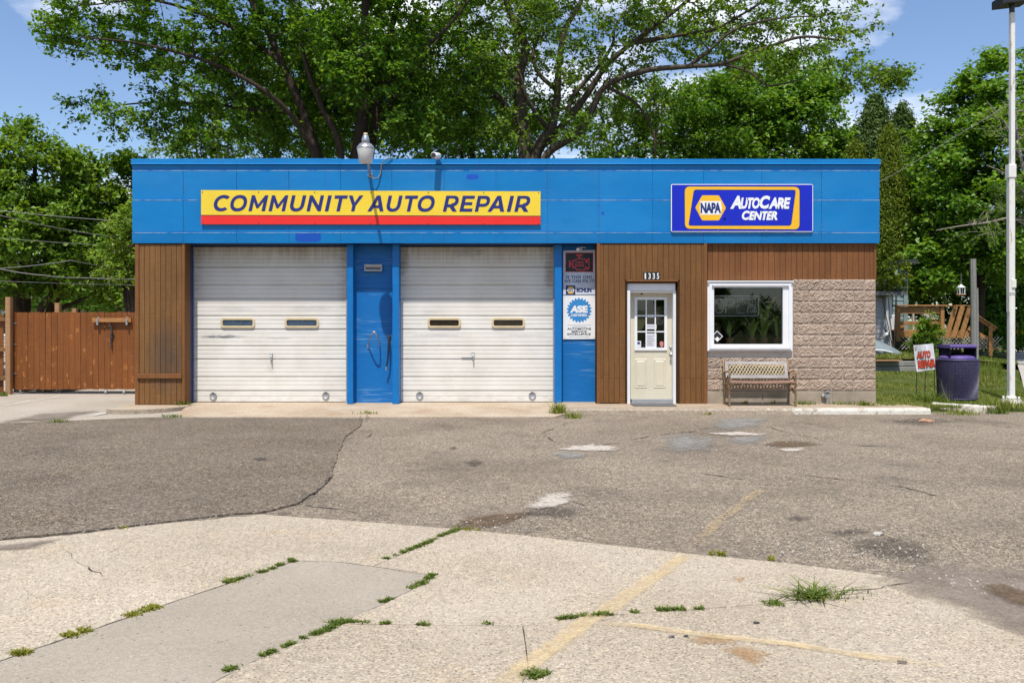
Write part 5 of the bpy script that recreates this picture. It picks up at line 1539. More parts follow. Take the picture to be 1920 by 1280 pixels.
bk(xl+.02, xr-.02, .735, .785, .03, M['benchwood'], 'back_rail'); bk(xl+.02, xr-.02, .485, .545, .03, M['benchwood'], 'back_rail')
bk(xl+.02, xl+.075, .5455, .7345, .029, M['benchwood'], 'back_stile'); bk(xr-.075, xr-.02, .5455, .7345, .029, M['benchwood'], 'back_stile')
la, lb, z0, z1 = xl+.08, xr-.08, .548, .733
for sgnn, yo2 in ((1,-.006),(-1,.006)):
    n = 17
    for i in range(-3, n+3):
        xa = la+(lb-la)*i/n; xb = xa+sgnn*.12
        za, zb = z0, z1
        def clip(x, xa=xa, xb=xb): return z0+(x-xa)/(xb-xa)*(z1-z0)
        A, B = (xa,z0), (xb,z1)
        lo, hi = min(xa,xb), max(xa,xb)
        if hi < la+.01 or lo > lb-.01: continue
        pa, pb = A, B
        if pa[0] < la: pa = (la, clip(la))
        if pb[0] < la: pb = (la, clip(la))
        if pa[0] > lb: pa = (lb, clip(lb))
        if pb[0] > lb: pb = (lb, clip(lb))
        q0 = Vector(backp(*pa))+Vector((0,yo2,0)); q1 = Vector(backp(*pb))+Vector((0,yo2,0))
        if (q1-q0).length < .03: continue
        MB().bar(q0, q1, .009, .022, up=(0,1,0)).make('lattice_strip', M['lattice_cream'], bn)

# ================================================================== BIN, YARD SIGN, POSTS, LAMP POST
YBn = 17.85
bx, bz = PX(1795, YBn), 0.02
bi = empty('litter_bin', (bx, YBn, bz), 'purple expanded metal litter bin with a hooded lid on the grass', 'litter bin')
hb = PZ(673, YBn)-bz; rb, rt = .345, .375
b = MB()
for sg in (1, -1):
    for k2 in range(48):
        a0 = 2*math.pi*k2/48; N = 14; pts = []
        for q in range(N+1):
            t = q/N; a = a0+sg*t*1.75; r = rb+(rt-rb)*t + (.004 if sg > 0 else 0)
            pts.append((bx+r*math.cos(a), YBn+r*math.sin(a), bz+.02+(hb-.04)*t))
        b.tube(pts, .0085, 4, False, False)
b.make('expanded_metal_side', M['purple'], bi)
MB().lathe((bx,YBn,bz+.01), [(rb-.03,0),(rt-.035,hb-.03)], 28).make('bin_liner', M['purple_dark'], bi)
MB().lathe((bx,YBn,bz+hb-.03), [(rt-.02,0),(rt+.012,0),(rt+.016,.035),(rt-.02,.038)], 32).make('rim', M['purple'], bi)
MB().lathe((bx,YBn,bz), [(rb-.01,0),(rb+.008,0),(rb+.008,.03),(rb-.01,.032)], 32).make('base_ring', M['purple'], bi)
MB().lathe((bx,YBn,bz+hb+.006), [(rt-.03,0),(rt-.07,.05),(rt-.16,.075),(rt-.17,.0)], 28).make('lid_collar', M['purple_lid'], bi)
zl0, zl1 = bz+hb+.04, PZ(646, YBn)
for sx in (-1, 1):
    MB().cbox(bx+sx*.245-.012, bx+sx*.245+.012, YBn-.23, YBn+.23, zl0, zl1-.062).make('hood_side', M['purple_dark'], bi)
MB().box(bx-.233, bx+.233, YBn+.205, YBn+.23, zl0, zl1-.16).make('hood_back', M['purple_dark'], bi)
b = MB(); b.cbox(bx-.262, bx+.262, YBn-.26, YBn+.26, zl1-.06, zl1, .02); b.make('hood_top', M['purple_lid'], bi)

ys = 18.0
yg = empty('yard_sign', P(1735, 728, ys), 'crumpled white yard sign with red auto repair lettering on wire legs', 'sign')
def ysp(u, v):   # u,v 0..1 over the sheet -> pixel
    px = 1712.5+u*39.5+(1-v)*7.5-(1-v)*0; py = 697.5-(u*5.0)-v*(50.5-u*3)
    px = (1719+u*35.5)*(1-v) + (1713+u*38)*v; py = (697-u*5)*(1-v) + (647+u*-3)*v
    return px, py
def ysw(u, v):
    px, py = ysp(u, v)
    y = ys + .02*math.sin(u*5+v*3) + .025*max(0, v-.6)*math.sin(u*14)
    return (PX(px, ys), y, PZ(py, ys))
vs = []; fs = []
nu, nv = 14, 14
for j in range(nv+1):
    for i in range(nu+1): vs.append(ysw(i/nu, j/nv))
for j in range(nv):
    for i in range(nu): a = j*(nu+1)+i; fs.append((a, a+1, a+nu+2, a+nu+1))
sh_b = MB().add(vs, fs); sh_b.add([(x, y+.012, z) for x, y, z in vs], [f[::-1] for f in fs])
sh_b.make('sign_sheet', M['canvas'], yg)
def ytext(s, u0, v0, u1, v1, m, dy, bold):
    v, f = text_mesh(s, bold, 0.08, 1.0)
    X = [p[0] for p in v]; Yy = [p[1] for p in v]; xa, xb, ya, yb2 = min(X), max(X), min(Yy), max(Yy)
    w = []
    for x, y, _ in v:
        q = ysw(u0+(x-xa)/(xb-xa)*(u1-u0), v0+(y-ya)/(yb2-ya)*(v1-v0)); w.append((q[0], q[1]-dy, q[2]))
    MB().add(w, f).make('lettering', m, yg)
ytext('AUTO', .08, .47, .78, .76, M['black'], .008, .09); ytext('REPAIR', .10, .10, .98, .42, M['black'], .008, .09)
ytext('AUTO', .095, .485, .765, .745, M['orange'] if 0 else plain('red_orange_print', (0.66,0.07,0.025), .5), .012, .045); ytext('REPAIR', .115, .115, .965, .405, bpy.data.materials['red_orange_print'], .012, .045)
b = MB(); 
w = [ysw(u, v) for u, v in ((.06,.82),(.55,.83),(.57,.95),(.05,.95))]; b.add([(x,y-.008,z) for x,y,z in w], [(0,1,2,3)]); b.make('grey_band', M['greyprint'], yg)
for u in (.06, .52, .97):
    p = ysw(u, .02); q = Vector(p)+Vector((-.01,.02,.0))
    b = MB().tube([q+Vector((0,0,.1)), q, (q.x-.01, q.y, lz(q.x, q.y)-.03)], .0075, 6); b.make('wire_leg', M['darkmetal'], yg)

def wpost(px0, px1, pyt, Y, label, wob):
    x0, x1 = PX(px0,Y), PX(px1,Y); zb = lz((x0+x1)/2, Y)-.1
    b = MB(); N = 10; vs = []
    for k2 in range(N+1):
        t = k2/N; dx = wob*math.sin(t*3); r = (x1-x0)/2*(1-.06*t)
        z = zb+(PZ(pyt,Y)-zb)*t
        for q in range(8):
            a = math.pi/8+math.pi/4*q; rr = r*1.05
            vs.append(((x0+x1)/2+dx+rr*math.cos(a), Y+rr*math.sin(a), z))
    fs = [tuple(N*8+q for q in range(8))]
    for k2 in range(N):
        for q in range(8): fs.append((k2*8+q, k2*8+(q+1)%8, (k2+1)*8+(q+1)%8, (k2+1)*8+q))
    return b.add(vs, fs).make('wooden_post', M['greywood'], label=label, cat='post')
wpost(1818.5,1829.5,485.5,20.6,'taller weathered grey post behind the purple bin',.02)
wpost(1828,1834,540,21.6,'shorter weathered post just right of the taller one',.01)

YL = 17.25
lpx = PX(1896, YL)
po = empty('lamp_post', (lpx, YL, 0), 'tall rust flecked white lamp post on a concrete footing at the pavement edge', 'lamp post')
MB().lathe((lpx,YL,-.05), [(.20,0),(.20,.075),(.185,.09)], 18).make('footing', M['curb'], po)
b = MB().box(lpx-.13, lpx+.13, YL-.13, YL+.13, .041, .065)
for sx in (-1,1):
    for sy in (-1,1): b.lathe((lpx+sx*.095, YL+sy*.095, .066), [(.02,0),(.02,.05),(.012,.055)], 8)
b.make('base_plate', M['polewhite'], po)
MB().lathe((lpx,YL,.066), [(.105,0),(.085,.05),(.075,.06)], 16).make('base_collar', M['polewhite'], po)
w1, w2 = .052, .042
def z_(py): return PZ(py, YL)
pl = MB().cbox(lpx-w1, lpx+w1, YL-w1, YL+w1, .067, z_(312), .012).make('pole', M['polewhite'], po)
MB().cbox(lpx-w2+.02, lpx+w2+.015, YL-w2, YL+w2, z_(312)+.001, z_(24), .01).make('upper_pole', M['polewhite'], po)
MB().cbox(lpx-.062, lpx-.0525, YL-.05, YL+.05, z_(585), z_(330)).make('raceway', M['polewhite'], po)
MB().cbox(lpx-.02, lpx+.062, YL-.075, YL-w1-.001, z_(540), z_(524), .01).make('handhole_cover', M['polewhite'], po)
MB().cbox(lpx-.075, lpx+.068, YL-.068, YL+.068, z_(334), z_(309), .012).make('pole_coupling', M['polewhite'], po)
b = MB()
for py in (552, 549): b.cbox(lpx-.058, lpx+.058, YL-.058, YL+.058, z_(py)-.006, z_(py)+.006)
b.make('steel_band', M['grey_metal'], po)
MB().lathe((lpx+.07,YL-.02,z_(578)), [(.02,-.015),(.028,0),(.02,.015)], 10).make('cleat', M['polewhite'], po)
MB().tube([(lpx+.015,YL,z_(25)),(lpx+.012,YL,z_(8))], .048, 10).make('slip_fitter', M['darkmetal'], po)
b = MB(); zc = z_(3)
vs = [(lpx-.26,YL-.20,zc-.03),(lpx+.26,YL-.20,zc+.03),(lpx+.26,YL+.20,zc+.03),(lpx-.26,YL+.20,zc-.03)]
b.add([(x,y,z-.07) for x,y,z in vs]+[(x,y,z+.08) for x,y,z in vs], [(0,3,2,1),(4,5,6,7),(0,1,5,4),(1,2,6,5),(2,3,7,6),(3,0,4,7)])
b.make('floodlight_head', M['black'], po)

# small debris
def lump(name, px, py, s, m, label, cat, flat_=0.5, z=LOT, seed=1):
    g = random.Random(seed); c = Vector(G(px, py, z)); bm = bmesh.new(); bmesh.ops.create_icosphere(bm, subdivisions=2, radius=1)
    for v in bm.verts:
        k2 = 1+g.uniform(-.22,.22); v.co = Vector((v.co.x*s*k2*1.4, v.co.y*s*k2*.9, max(-.2*s, v.co.z*s*k2*flat_)))
    me = bpy.data.meshes.new(name); bm.to_mesh(me); bm.free(); me.materials.append(m)
    return tag(link(name, me, None, c+Vector((0,0,.15*s))), label, cat)
lump('brick_fragment', 1737, 791, .085, M['brickred'], 'broken orange brick fragment lying on the asphalt near the kerb', 'brick', .45, seed=3)
lump('stone', 1646, 1003, .032, M['stonegrey'], 'pale stone lying on the asphalt by the dark oil stain', 'stone', .8, seed=4)
lump('stone', 1418, 1168, .012, M['darkmetal'], 'small dark pebble on the concrete right of the yellow line corner', 'stone', .8, SL, seed=5)
lump('stone', 1286, 1193, .010, M['darkmetal'], 'tiny dark pebble beside the orange rust stain', 'stone', .8, SL, seed=6)
lump('stone', 1259, 1194, .012, M['darkmetal'], 'small dark pebble left of the orange rust stain', 'stone', .8, SL, seed=7)
b = MB().tube([G(x, y, SL+.014) for x, y in ((1683,1238),(1692,1238.5),(1701,1239.5))], .006, 5); b.make('twig', M['deadwood'], label='short twig lying across the faded yellow line', cat='twig')
# loose gravel scattered over the lot
g = np.random.default_rng(4); pv = []; pf = []
oct_v = np.array([(1,0,0),(0,1,0),(-1,0,0),(0,-1,0),(0,0,.7),(0,0,-.4)]); oct_f = np.array([(0,1,4),(1,2,4),(2,3,4),(3,0,4)])
for i in range(2600):
    if g.random() < .5: px, py = g.uniform(0,1920), 790+ (1270-790)*g.random()**1.4
    else: px, py = g.choice([(900,985),(1450,830),(1680,1040),(1800,1090),(1740,790),(1060,950),(1500,1020)])+g.normal(0,1,2)*(70,14)
    py = max(788, min(1272, py))
    if py > np.interp(px, [0,490,862,1290,1718,1920],[1005,957,985,1030,1080,1135]) and g.random() < .985: continue
    q = G(px, py, SL+.002); s = .003+.007*g.random()**3
    a = g.uniform(0,6.28); Rm = np.array([[math.cos(a),-math.sin(a),0],[math.sin(a),math.cos(a),0],[0,0,1]])
    pf.append(oct_f+len(pv)*6); pv.append((oct_v*s*g.uniform(.7,1.4,3))@Rm.T+np.array(q)+np.array((0,0,s*.3)))
tag(link('loose_gravel', npmesh('loose_gravel', np.vstack(pv), np.vstack(pf), M['stonegrey'])), kind='stuff')

# ================================================================== LEFT: GATE, FENCE, WIRES, HOUSE
YG = 20.2
gz = drz(0, YG)
gt = empty('fence_gate', P(130, 740, YG), 'red brown board gate with a crossbar and strap hinges beside the garage', 'gate')
x0, xE = PX(19, YG), XL-.03
w = .1285
n = int((xE-x0)/w)
BM = []
for v in range(6):
    hh = PZ(585, YG)-PZ(730, YG); b = MB()
    wv = w-.007; r = .022; th = .020
    loop = [(-wv/2,0+.004*(v%3)),(wv/2,.004*((v+1)%3)),(wv/2,hh-r),(wv/2-r*.4,hh-r*.3),(wv/2-r,hh),(-wv/2+r,hh),(-wv/2+r*.4,hh-r*.3),(-wv/2,hh-r)]
    b.poly([loop], 0, th); BM.append(b.mesh('board', M['gatewood']))
for i in range(n):
    o = link('board', BM[rnd.randrange(6)], gt, (x0+w*(i+.5), YG+rnd.uniform(0,.008), PZ(730,YG)+rnd.uniform(-.008,.006)))
    o.rotation_euler = (0, rnd.uniform(-.003,.003), 0)
MB().cbox(PX(173,YG-.06), PX(246,YG-.06), YG-.075, YG-.035, PZ(604,YG-.06), PZ(596,YG-.06)).make('crossbar', M['deckwood'], gt)
for px in (182.5, 237.5):
    b = MB().cbox(PX(px-2,YG-.08), PX(px+2,YG-.08), YG-.09, YG-.001, PZ(609,YG-.08), PZ(605,YG-.08), .003).box(PX(px-1.6,YG-.08), PX(px+1.6,YG-.08), YG-.034, YG-.002, PZ(604,YG), PZ(594,YG))
    b.cbox(PX(px-1.6,YG-.08), PX(px+1.6,YG-.08), YG-.092, YG-.078, PZ(604,YG-.08), PZ(598,YG-.08), .003)
    b.make('crossbar_bracket', M['galv'], gt)
b = MB().tube([P(207.5,608,YG-.03), P(208.5,618,YG-.05), P(211,622,YG-.05), P(208,630,YG-.03)], [.02,.022,.018,.012], 8).cbox(PX(206,YG-.04), PX(211,YG-.04), YG-.04, YG-.002, PZ(633,YG), PZ(626,YG), .004)
b.tube([P(208.5,634,YG-.03), P(209.5,655,YG-.02)], .014, 6)
b.make('gate_latch', M['darkmetal'], gt)
for py in (606, 645.5, 700):
    b = MB(); b.poly([shape([(18,py-4),(18,py+3),(31,py+1.2),(31,py-1)][::-1], YG-.012)], YG-.012, .008)
    b.cbox(PX(13.5,YG-.02), PX(18,YG-.02), YG-.03, YG+.0, PZ(py+6,YG), PZ(py-6,YG), .003)
    b.tube([P(17.7,py+6,YG-.03), P(17.7,py-6,YG-.03)], .014, 8); b.make('strap_hinge', M['galv'], gt)
b = MB().box(x0+.02, xE-.02, YG+.03, YG+.07, PZ(722,YG), PZ(712,YG)).box(x0+.02, xE-.02, YG+.03, YG+.07, PZ(610,YG), PZ(600,YG))
b.make('back_rail', M['oldfence'], gt)
for px in (199, 233):
    c = P(px, 736, YG-.03); b = MB().lathe((c[0]-.02, c[1], gz+.045), [(.045,0),(.045,.04)], 12, True, 'X').box(c[0]-.03, c[0]+.03, c[1]-.02, c[1]+.02, gz+.07, PZ(731,YG))
    b.make('caster_wheel', M['grey_metal'], gt)
# old fence bay at the far left with its post
of = empty('board_fence', P(0, 740, 20.1), 'older brown fence bay with horizontal rails at the far left edge', 'fence')
for i in range(22):
    xx = PX(6,20.2)-.125*i
    link('board', BM[i%6], of, (xx-.06, 20.20, PZ(735,20.2)))
for py in (598, 655, 709): MB().cbox(PX(6,20.1)-3, PX(8,20.1), 20.13, 20.19, PZ(py+4,20.1), PZ(py-3,20.1)).make('rail', M['oldfence'], of)
MB().cbox(PX(7.5,20.0), PX(17,20.0), 20.04, 20.155, PZ(742,20.0), PZ(557,20.0), .01).make('gate_post', M['postwood'], label='tall square tan timber post hinging the red brown gate', cat='post')
MB().cbox(PX(102,24), PX(111,24), 24, 24.13, -.1, PZ(568,24), .01).make('wooden_post', M['postwood'], label='tan post top showing above the gate, left of the pair', cat='post')
MB().cbox(PX(134,24), PX(142.5,24), 24, 24.13, -.1, PZ(578,24), .01).make('wooden_post', M['postwood'], label='lower tan post top behind the gate near the dark limb', cat='post')
pa = empty('pallet', P(75, 742, 20.9), 'grey pallet showing through the gap under the gate', 'pallet')
for px in (30, 72, 112): MB().box(PX(px,20.8), PX(px+14,20.8), 20.7, 21.4, -.06, .03).make('pallet_block', M['greywood'], pa)
for k2 in range(5): MB().box(PX(26,20.8), PX(130,20.8), 20.7+.15*k2, 20.8+.15*k2, .0305, .05).make('deck_board', M['greywood'], pa)

def house(name, label, x0, x1, y0, y1, z1, ridge, m, wins, px_lap=.14, roofm=None):
    h = empty(name, ((x0+x1)/2, (y0+y1)/2, 0), label, 'house')
    b = MB(); z = -.2; vs = []
    MB().box(x0+.02, x1-.02, y0+.02, y1, -.2, z1).make('wall', m, h)
    k2 = 0
    while z < z1-.01:
        MB().add([(x0,y0-.015,z),(x1,y0-.015,z),(x1,y0+.002,z+px_lap),(x0,y0+.002,z+px_lap),(x0,y0+.018,z),(x1,y0+.018,z),(x0,y1,z),(x1,y1,z),(x0+.01,y1,z+px_lap),(x1-.01,y1,z+px_lap)],
            [(0,1,2,3),(1,0,4,5),(1,7,9,2),(6,0,3,8)]).make('siding_course', m, h)
        z += px_lap
    xm = (y0+y1)/2
    ov = .35
    rm = MB().add([(x0-ov,y0-ov,z1-.05),(x1+ov,y0-ov,z1-.05),(x1+ov,xm,ridge),(x0-ov,xm,ridge),(x1+ov,y1+ov,z1-.05),(x0-ov,y1+ov,z1-.05),
         (x0-ov,y0-ov,z1+.07),(x1+ov,y0-ov,z1+.07),(x1+ov,xm,ridge+.12),(x0-ov,xm,ridge+.12),(x1+ov,y1+ov,z1+.07),(x0-ov,y1+ov,z1+.07)],
         [(0,3,2,1),(3,5,4,2),(6,7,8,9),(9,8,10,11),(0,1,7,6),(1,2,8,7),(2,4,10,8),(5,11,10,4),(5,3,9,11),(3,0,6,9)])
    rm.make('roof', roofm or M['roofing'], h)
    MB().add([(x0,y0+.01,z1),(x0,y1,z1),(x0,xm,ridge),(x1,y0+.01,z1),(x1,y1,z1),(x1,xm,ridge)], [(0,2,1),(3,4,5)]).make('gable', m, h)
    for a, c, d, e in wins:
        f = MB().poly(frame_loop(a, d, c, e, .08), y0-.03, .05).make('window', M['white'], h)
        MB().add([(a+.08,y0-.016,c+.08),(d-.08,y0-.016,c+.08),(d-.08,y0-.016,e-.08),(a+.08,y0-.016,e-.08)], [(0,1,2,3)]).make('pane', M['pane_dark'], f)
    return h
house('house', 'pale beige house half hidden by trees beyond the board gate', -24.5, -14.0, 37, 45, 2.1, 4.3, M['beigehouse'], [(-20.4,.9,-19.2,1.9)])
# vinyl sided house on the right and the porch wall behind the deck
YH = 29.0
hx = PX(1672, YH)
vh = house('house', 'grey lap sided house at the right edge of the garage', hx-9, hx, YH, YH+3, 2.35, 2.62, M['vinyl'], [], .165)
ds = empty('downspout', (hx-.05, YH-.08, .5), 'white downspout with a curved foot on the grey house corner', 'downspout')
b = MB().cbox(PX(1661,YH-.1), PX(1667,YH-.1), YH-.13, YH-.03, PZ(618,YH-.1), 2.28, .01)
b.make('pipe', M['canvas'], ds)
MB().tube([(PX(1664,YH),YH-.08,PZ(617,YH)), (PX(1664,YH),YH-.09,PZ(622,YH)), (PX(1660,YH),YH-.12,PZ(627,YH)), (PX(1653,YH),YH-.2,PZ(628,YH))], .055, 8).make('elbow', M['canvas'], ds)
MB().cbox(PX(1667.5,YH), PX(1671.5,YH), YH-.02, YH+.1, .3, 2.3).make('corner_board', M['canvas'], vh)
pw = empty('porch_wall', P(1689, 575, 30.8), 'teal grey sided porch corner behind the deck rail', 'wall')
for k2 in range(15):
    z = .9+.16*k2
    MB().add([(PX(1675,30.8),30.8,z),(PX(1694,30.8),30.8,z),(PX(1694,30.8),30.82,z+.16),(PX(1675,30.8),30.82,z+.16),(PX(1675,30.8),30.83,z),(PX(1694,30.8),30.83,z)], [(0,1,2,3),(1,0,4,5)]).make('siding_course', M['tealvinyl'], pw)
MB().box(PX(1675,30.8)+.01, PX(1702,30.8)-.01, 30.84, 31.5, .4, 3.3).make('wall_core', M['tealvinyl'], pw)
MB().cbox(PX(1694.3,30.8), PX(1702,30.8), 30.77, 30.9, .4, PZ(498,30.8)).make('corner_board', M['tealvinyl'], pw)
MB().cbox(PX(1686,30.7), PX(1712,30.7), 30.3, 31.6, PZ(496,30.7), PZ(488.5,30.7)).make('eave', M['darkmetal'], pw)

# deck ---------------------------------------------------------------
YK = 29.6
dk = empty('wooden_deck', P(1745, 655, YK), 'golden timber deck with rails, lattice skirt and steps behind the bin', 'deck')
def kx(px): return PX(px, YK)
def kz(py): return PZ(py, YK)
def kbox(name, px0, px1, py0, py1, y0=YK, y1=YK+.09, m='deckwood'): MB().cbox(kx(px0), kx(px1), y0, y1, kz(py1), kz(py0), .006).make(name, M[m], dk)
kbox('rail_cap', 1676, 1778, 571.5, 574, YK-.08, YK+.16); kbox('rail_cap', 1778.3, 1818, 571.8, 574, YK-.05, YK+.16)
kbox('rail_board', 1688, 1763, 575, 588, YK+.02, YK+.06); kbox('mid_rail', 1686, 1763, 602.5, 609, YK+.02, YK+.06)
kbox('post', 1680, 1688, 574.3, 640, YK-.02, YK+.1); kbox('post', 1763.5, 1770.5, 574.3, 625, YK-.02, YK+.1); kbox('post', 1671, 1678, 575, 590, YK+.3, YK+.42)
kbox('rim_joist', 1682, 1818, 622, 632, YK+.01, YK+.06)
for i in range(14): MB().cbox(kx(1680), kx(1819), YK+.07+.145*i, YK+.205+.145*i, kz(622), kz(619.5), .004).make('deck_board', M['deckwood'], dk)
for a, c in ((1791,1773),(1804,1786),(1818,1800)): MB().bar((kx(a),YK-.03,kz(574.5)), (kx(c),YK-.03,kz(634)), .14, .045, up=(0,1,0)).make('brace', M['deckwood'], dk)
kbox('bench_back', 1690, 1708, 610, 620, YK+.5, YK+.56)
# lattice skirt
for sgnn in (1,-1):
    for i in range(26):
        xa = kx(1684)+i*.118; dz = .40
        MB().bar((xa,YK+(.004 if sgnn > 0 else -.008),kz(655)+(0 if sgnn > 0 else dz)), (xa+dz,YK+(.004 if sgnn > 0 else -.008),kz(655)+(dz if sgnn > 0 else 0)), .010, .036, up=(0,1,0)).make('lattice_strip', M['lattice_white'], dk)
# stairs and far rails
for i in range(4): MB().cbox(kx(1819)+.28*i, kx(1819)+.28*i+.32, YK+.3, YK+1.3, kz(624)-.17*i-.04, kz(624)-.17*i).make('tread', M['deckwood'], dk)
MB().bar((kx(1818),YK,kz(585)), (kx(1866),YK,kz(617)), .14, .045, up=(0,1,0)).make('stair_rail', M['deckwood'], dk)
MB().bar((kx(1818),YK-.0,kz(582.5)), (kx(1867),YK-.0,kz(614.5)), .045, .17, up=(0,1,0)).make('stair_rail_cap', M['deckwood'], dk)
MB().bar((kx(1816),YK+.0,kz(615)), (kx(1863),YK+.0,kz(642)), .12, .045, up=(0,1,0)).make('stair_rail', M['deckwood'], dk)
kbox('post', 1852, 1858.5, 610, 668, YK-.09, YK-.03)
MB().bar((kx(1770),YK+1.4,kz(586)), (kx(1815),YK+1.4,kz(616)), .12, .045, up=(0,1,0)).make('far_rail', M['lattice_white'], dk)
for px in (1718, 1757): kbox('far_baluster', px, px+3.5, 575, 620, YK+1.8, YK+1.86, 'lattice_white')
MB().cbox(kx(1688), kx(1708), YK+.9, YK+1.5, kz(619), kz(590), .02).make('storage_tub', M['canvas'], label='white tub standing on the deck behind the left rail', cat='tub')
fp = empty('flower_pot', P(1752, 619, YK+.5), 'brown clay pot standing on the deck by the right rail post', 'flower pot')
MB().lathe((PX(1752,YK+.5),YK+.5,PZ(619,YK+.5)), [(.12,0),(.19,.30),(.21,.31),(.21,.35),(.17,.35),(.01,.28)], 16).make('pot_body', plain('clay_pot',(0.22,0.13,0.08),.8), fp)
# grey hull shaped tub on the lawn, the plank edging of the terrace
tb = empty('wheelbarrow_tub', P(1665, 662, 27.9), 'low grey upturned hull shaped tub lying on the grass by the house corner', 'tub')
b = MB(); vs = []; N = 12
for k2 in range(N+1):
    t = k2/N; x = PX(1622,28)+(PX(1695,28)-PX(1622,28))*t; hh = .50*(1-t**1.6)+.04; ww = .42*(1-t**2.2)+.02
    for q in range(7):
        a = math.pi*q/6; vs.append((x, 28-ww*math.cos(a), PZ(660,28)-.10+hh*math.sin(a)))
fs = []
for k2 in range(N):
    for q in range(6): fs.append((k2*7+q, k2*7+q+1, (k2+1)*7+q+1, (k2+1)*7+q))
MB().add(vs, fs, True).make('hull', plain('blue_grey_tub',(0.22,0.26,0.27),.25,0,.6), tb)
MB().tube([(PX(1622,27.6),27.55,PZ(655,27.6)),(PX(1655,27.6),27.55,PZ(657,27.6)),(PX(1674,27.7),27.75,PZ(661,27.7))], .035, 6).make('rim', M['canvas'], tb)
re = empty('timber_edging', (PX(1680,26.5), 26.5, .1), 'stacked weathered timbers edging the raised lawn behind the yard sign', 'edging')
for r in range(2):
    xx = PX(1620,26.4)
    for k2 in range(5):
        xw = 2.0 if k2 < 4 else 1.2
        MB().cbox(xx, xx+xw-.02, 26.36+.02*r+rnd.uniform(-.01,.01), 26.6, .06+.16*r, .205+.16*r, .015).make('timber', M['greywood'], re); xx += xw
        if xx > swalk(26)-3: break
MB().cbox(PX(1640,26.2), PX(1690,26.2), 26.12, 26.42, .375, .405).make('plank', M['postwood'], label='loose tan plank lying on the timber edging', cat='plank')
MB().cbox(PX(1800,23.6), PX(1872,23.6), 23.5, 23.62, lz(12,23.5)+.10, lz(12,23.5)+.2).make('lawn_plank', M['postwood'], label='long plank half buried in tall grass right of the grey posts', cat='plank').rotation_euler = (0, .10, -.2)

# bird feeder
bf = empty('bird_feeder', P(1802, 553, 27), 'small white lantern shaped bird feeder hanging against the dark foliage', 'bird feeder')
c = P(1802, 552, 27)
MB().lathe((c[0],c[1],c[2]-.02), [(.13,0),(.13,.03),(.10,.035)], 12).make('tray', M['brickred'], bf)
b = MB()
for k2 in range(4):
    a = math.pi/4+math.pi/2*k2; b.bar((c[0]+.1*math.cos(a),c[1]+.1*math.sin(a),c[2]+.01),(c[0]+.1*math.cos(a),c[1]+.1*math.sin(a),c[2]+.19),.022,.022)
b.make('corner_bar', M['canvas'], bf)
MB().lathe((c[0],c[1],c[2]+.19), [(.12,0),(.12,.02),(.02,.10),(.01,.11)], 12).make('feeder_roof', M['canvas'], bf)
MB().tube([(c[0],c[1],c[2]+.3),(c[0],c[1],c[2]+.62)], .008, 5).make('hanging_wire', M['wire'], bf)

# overhead wires
def wire(pts, r, label, name='overhead_wire', sag=0.0):
    out = []
    for i in range(len(pts)-1):
        a, c = Vector(pts[i]), Vector(pts[i+1])
        for q in range(12):
            t = q/12; p = a.lerp(c, t); p.z -= sag*4*t*(1-t); out.append(p)
    out.append(Vector(pts[-1]))
    MB().tube(out, r, 5).make(name, M['wire'], label=label, cat='wire')
YW = 22.5
wire([P(-160,376,YW), P(260,417,24)], .009, 'uppermost grey wire crossing the left trees', sag=.05)
wire([P(-160,362,YW), P(0,404,YW), P(235,447,24)], .007, 'second wire from the top across the left trees, curving down', sag=.05)
wire([P(-160,432,YW), P(215,461,24)], .006, 'thin wire below the curving wire in the left trees', sag=.03)
wire([P(-160,470,YW), P(0,504,YW), P(80,516,YW), P(165,521,23), P(300,523,24)], .012, 'thick pale wire across the left trees above the gate', sag=.02)
wire([P(-120,515,YW), P(10,502.5,YW), P(135,488,22.6), P(205,500,24), P(300,515,25)], .010, 'kinked pale wire rising to a splice in the left trees', sag=.02)
wire([P(-120,519,YW), P(60,529,YW), P(300,534,24)], .005, 'thin dark wire just above the gate', sag=.02)
wire([P(1640,345,24), P(1780,262,24), P(1990,130,24)], .006, 'single dark wire slanting up across the right maple', sag=.05)

# ================================================================== VEGETATION
def leaves(pos, nrm, size, wr, g, fold=0.25, hang=0.0):
    """diamond leaves folded on the midrib; pos,nrm (n,3)"""
    n = len(pos)
    nrm = nrm/np.linalg.norm(nrm, axis=1, keepdims=True)
    t = g.normal(0, 1, (n,3)); t[:,2] -= hang
    t -= nrm*np.sum(t*nrm, axis=1, keepdims=True); t /= np.linalg.norm(t, axis=1, keepdims=True)+1e-9
    s = np.cross(nrm, t)
    L = (size*g.uniform(.65,1.25,n))[:,None]
    Wd = L*wr*.5
    base = pos-t*L*.5; tip = pos+t*L*.5 - nrm*L*.08
    mid = pos+t*L*.02
    l = mid+s*Wd-nrm*L*fold*.3*0+nrm*L*fold*.35; r = mid-s*Wd+nrm*L*fold*.35
    v = np.stack([base, l, tip, r], axis=1).reshape(-1,3)
    idx = np.arange(n)*4
    f = np.stack([np.stack([idx, idx+2, idx+1],1), np.stack([idx, idx+3, idx+2],1)],1).reshape(-1,3)
    return v, f

def ell_points(ells, n, g, shell=0.0):
    """sample n points over ellipsoids (c, r, weight); shell>0 pushes them outward"""
    w = np.array([e[2] if len(e) > 2 else e[1][0]*e[1][2] for e in ells]); w = w/w.sum()
    ch = g.choice(len(ells), n, p=w)
    d = g.normal(0,1,(n,3)); d /= np.linalg.norm(d,axis=1,keepdims=True)
    rr = g.random(n)**(1/(3+shell*6))
    C = np.array([e[0] for e in ells]); Rr = np.array([e[1] for e in ells])
    return C[ch]+d*rr[:,None]*Rr[ch]

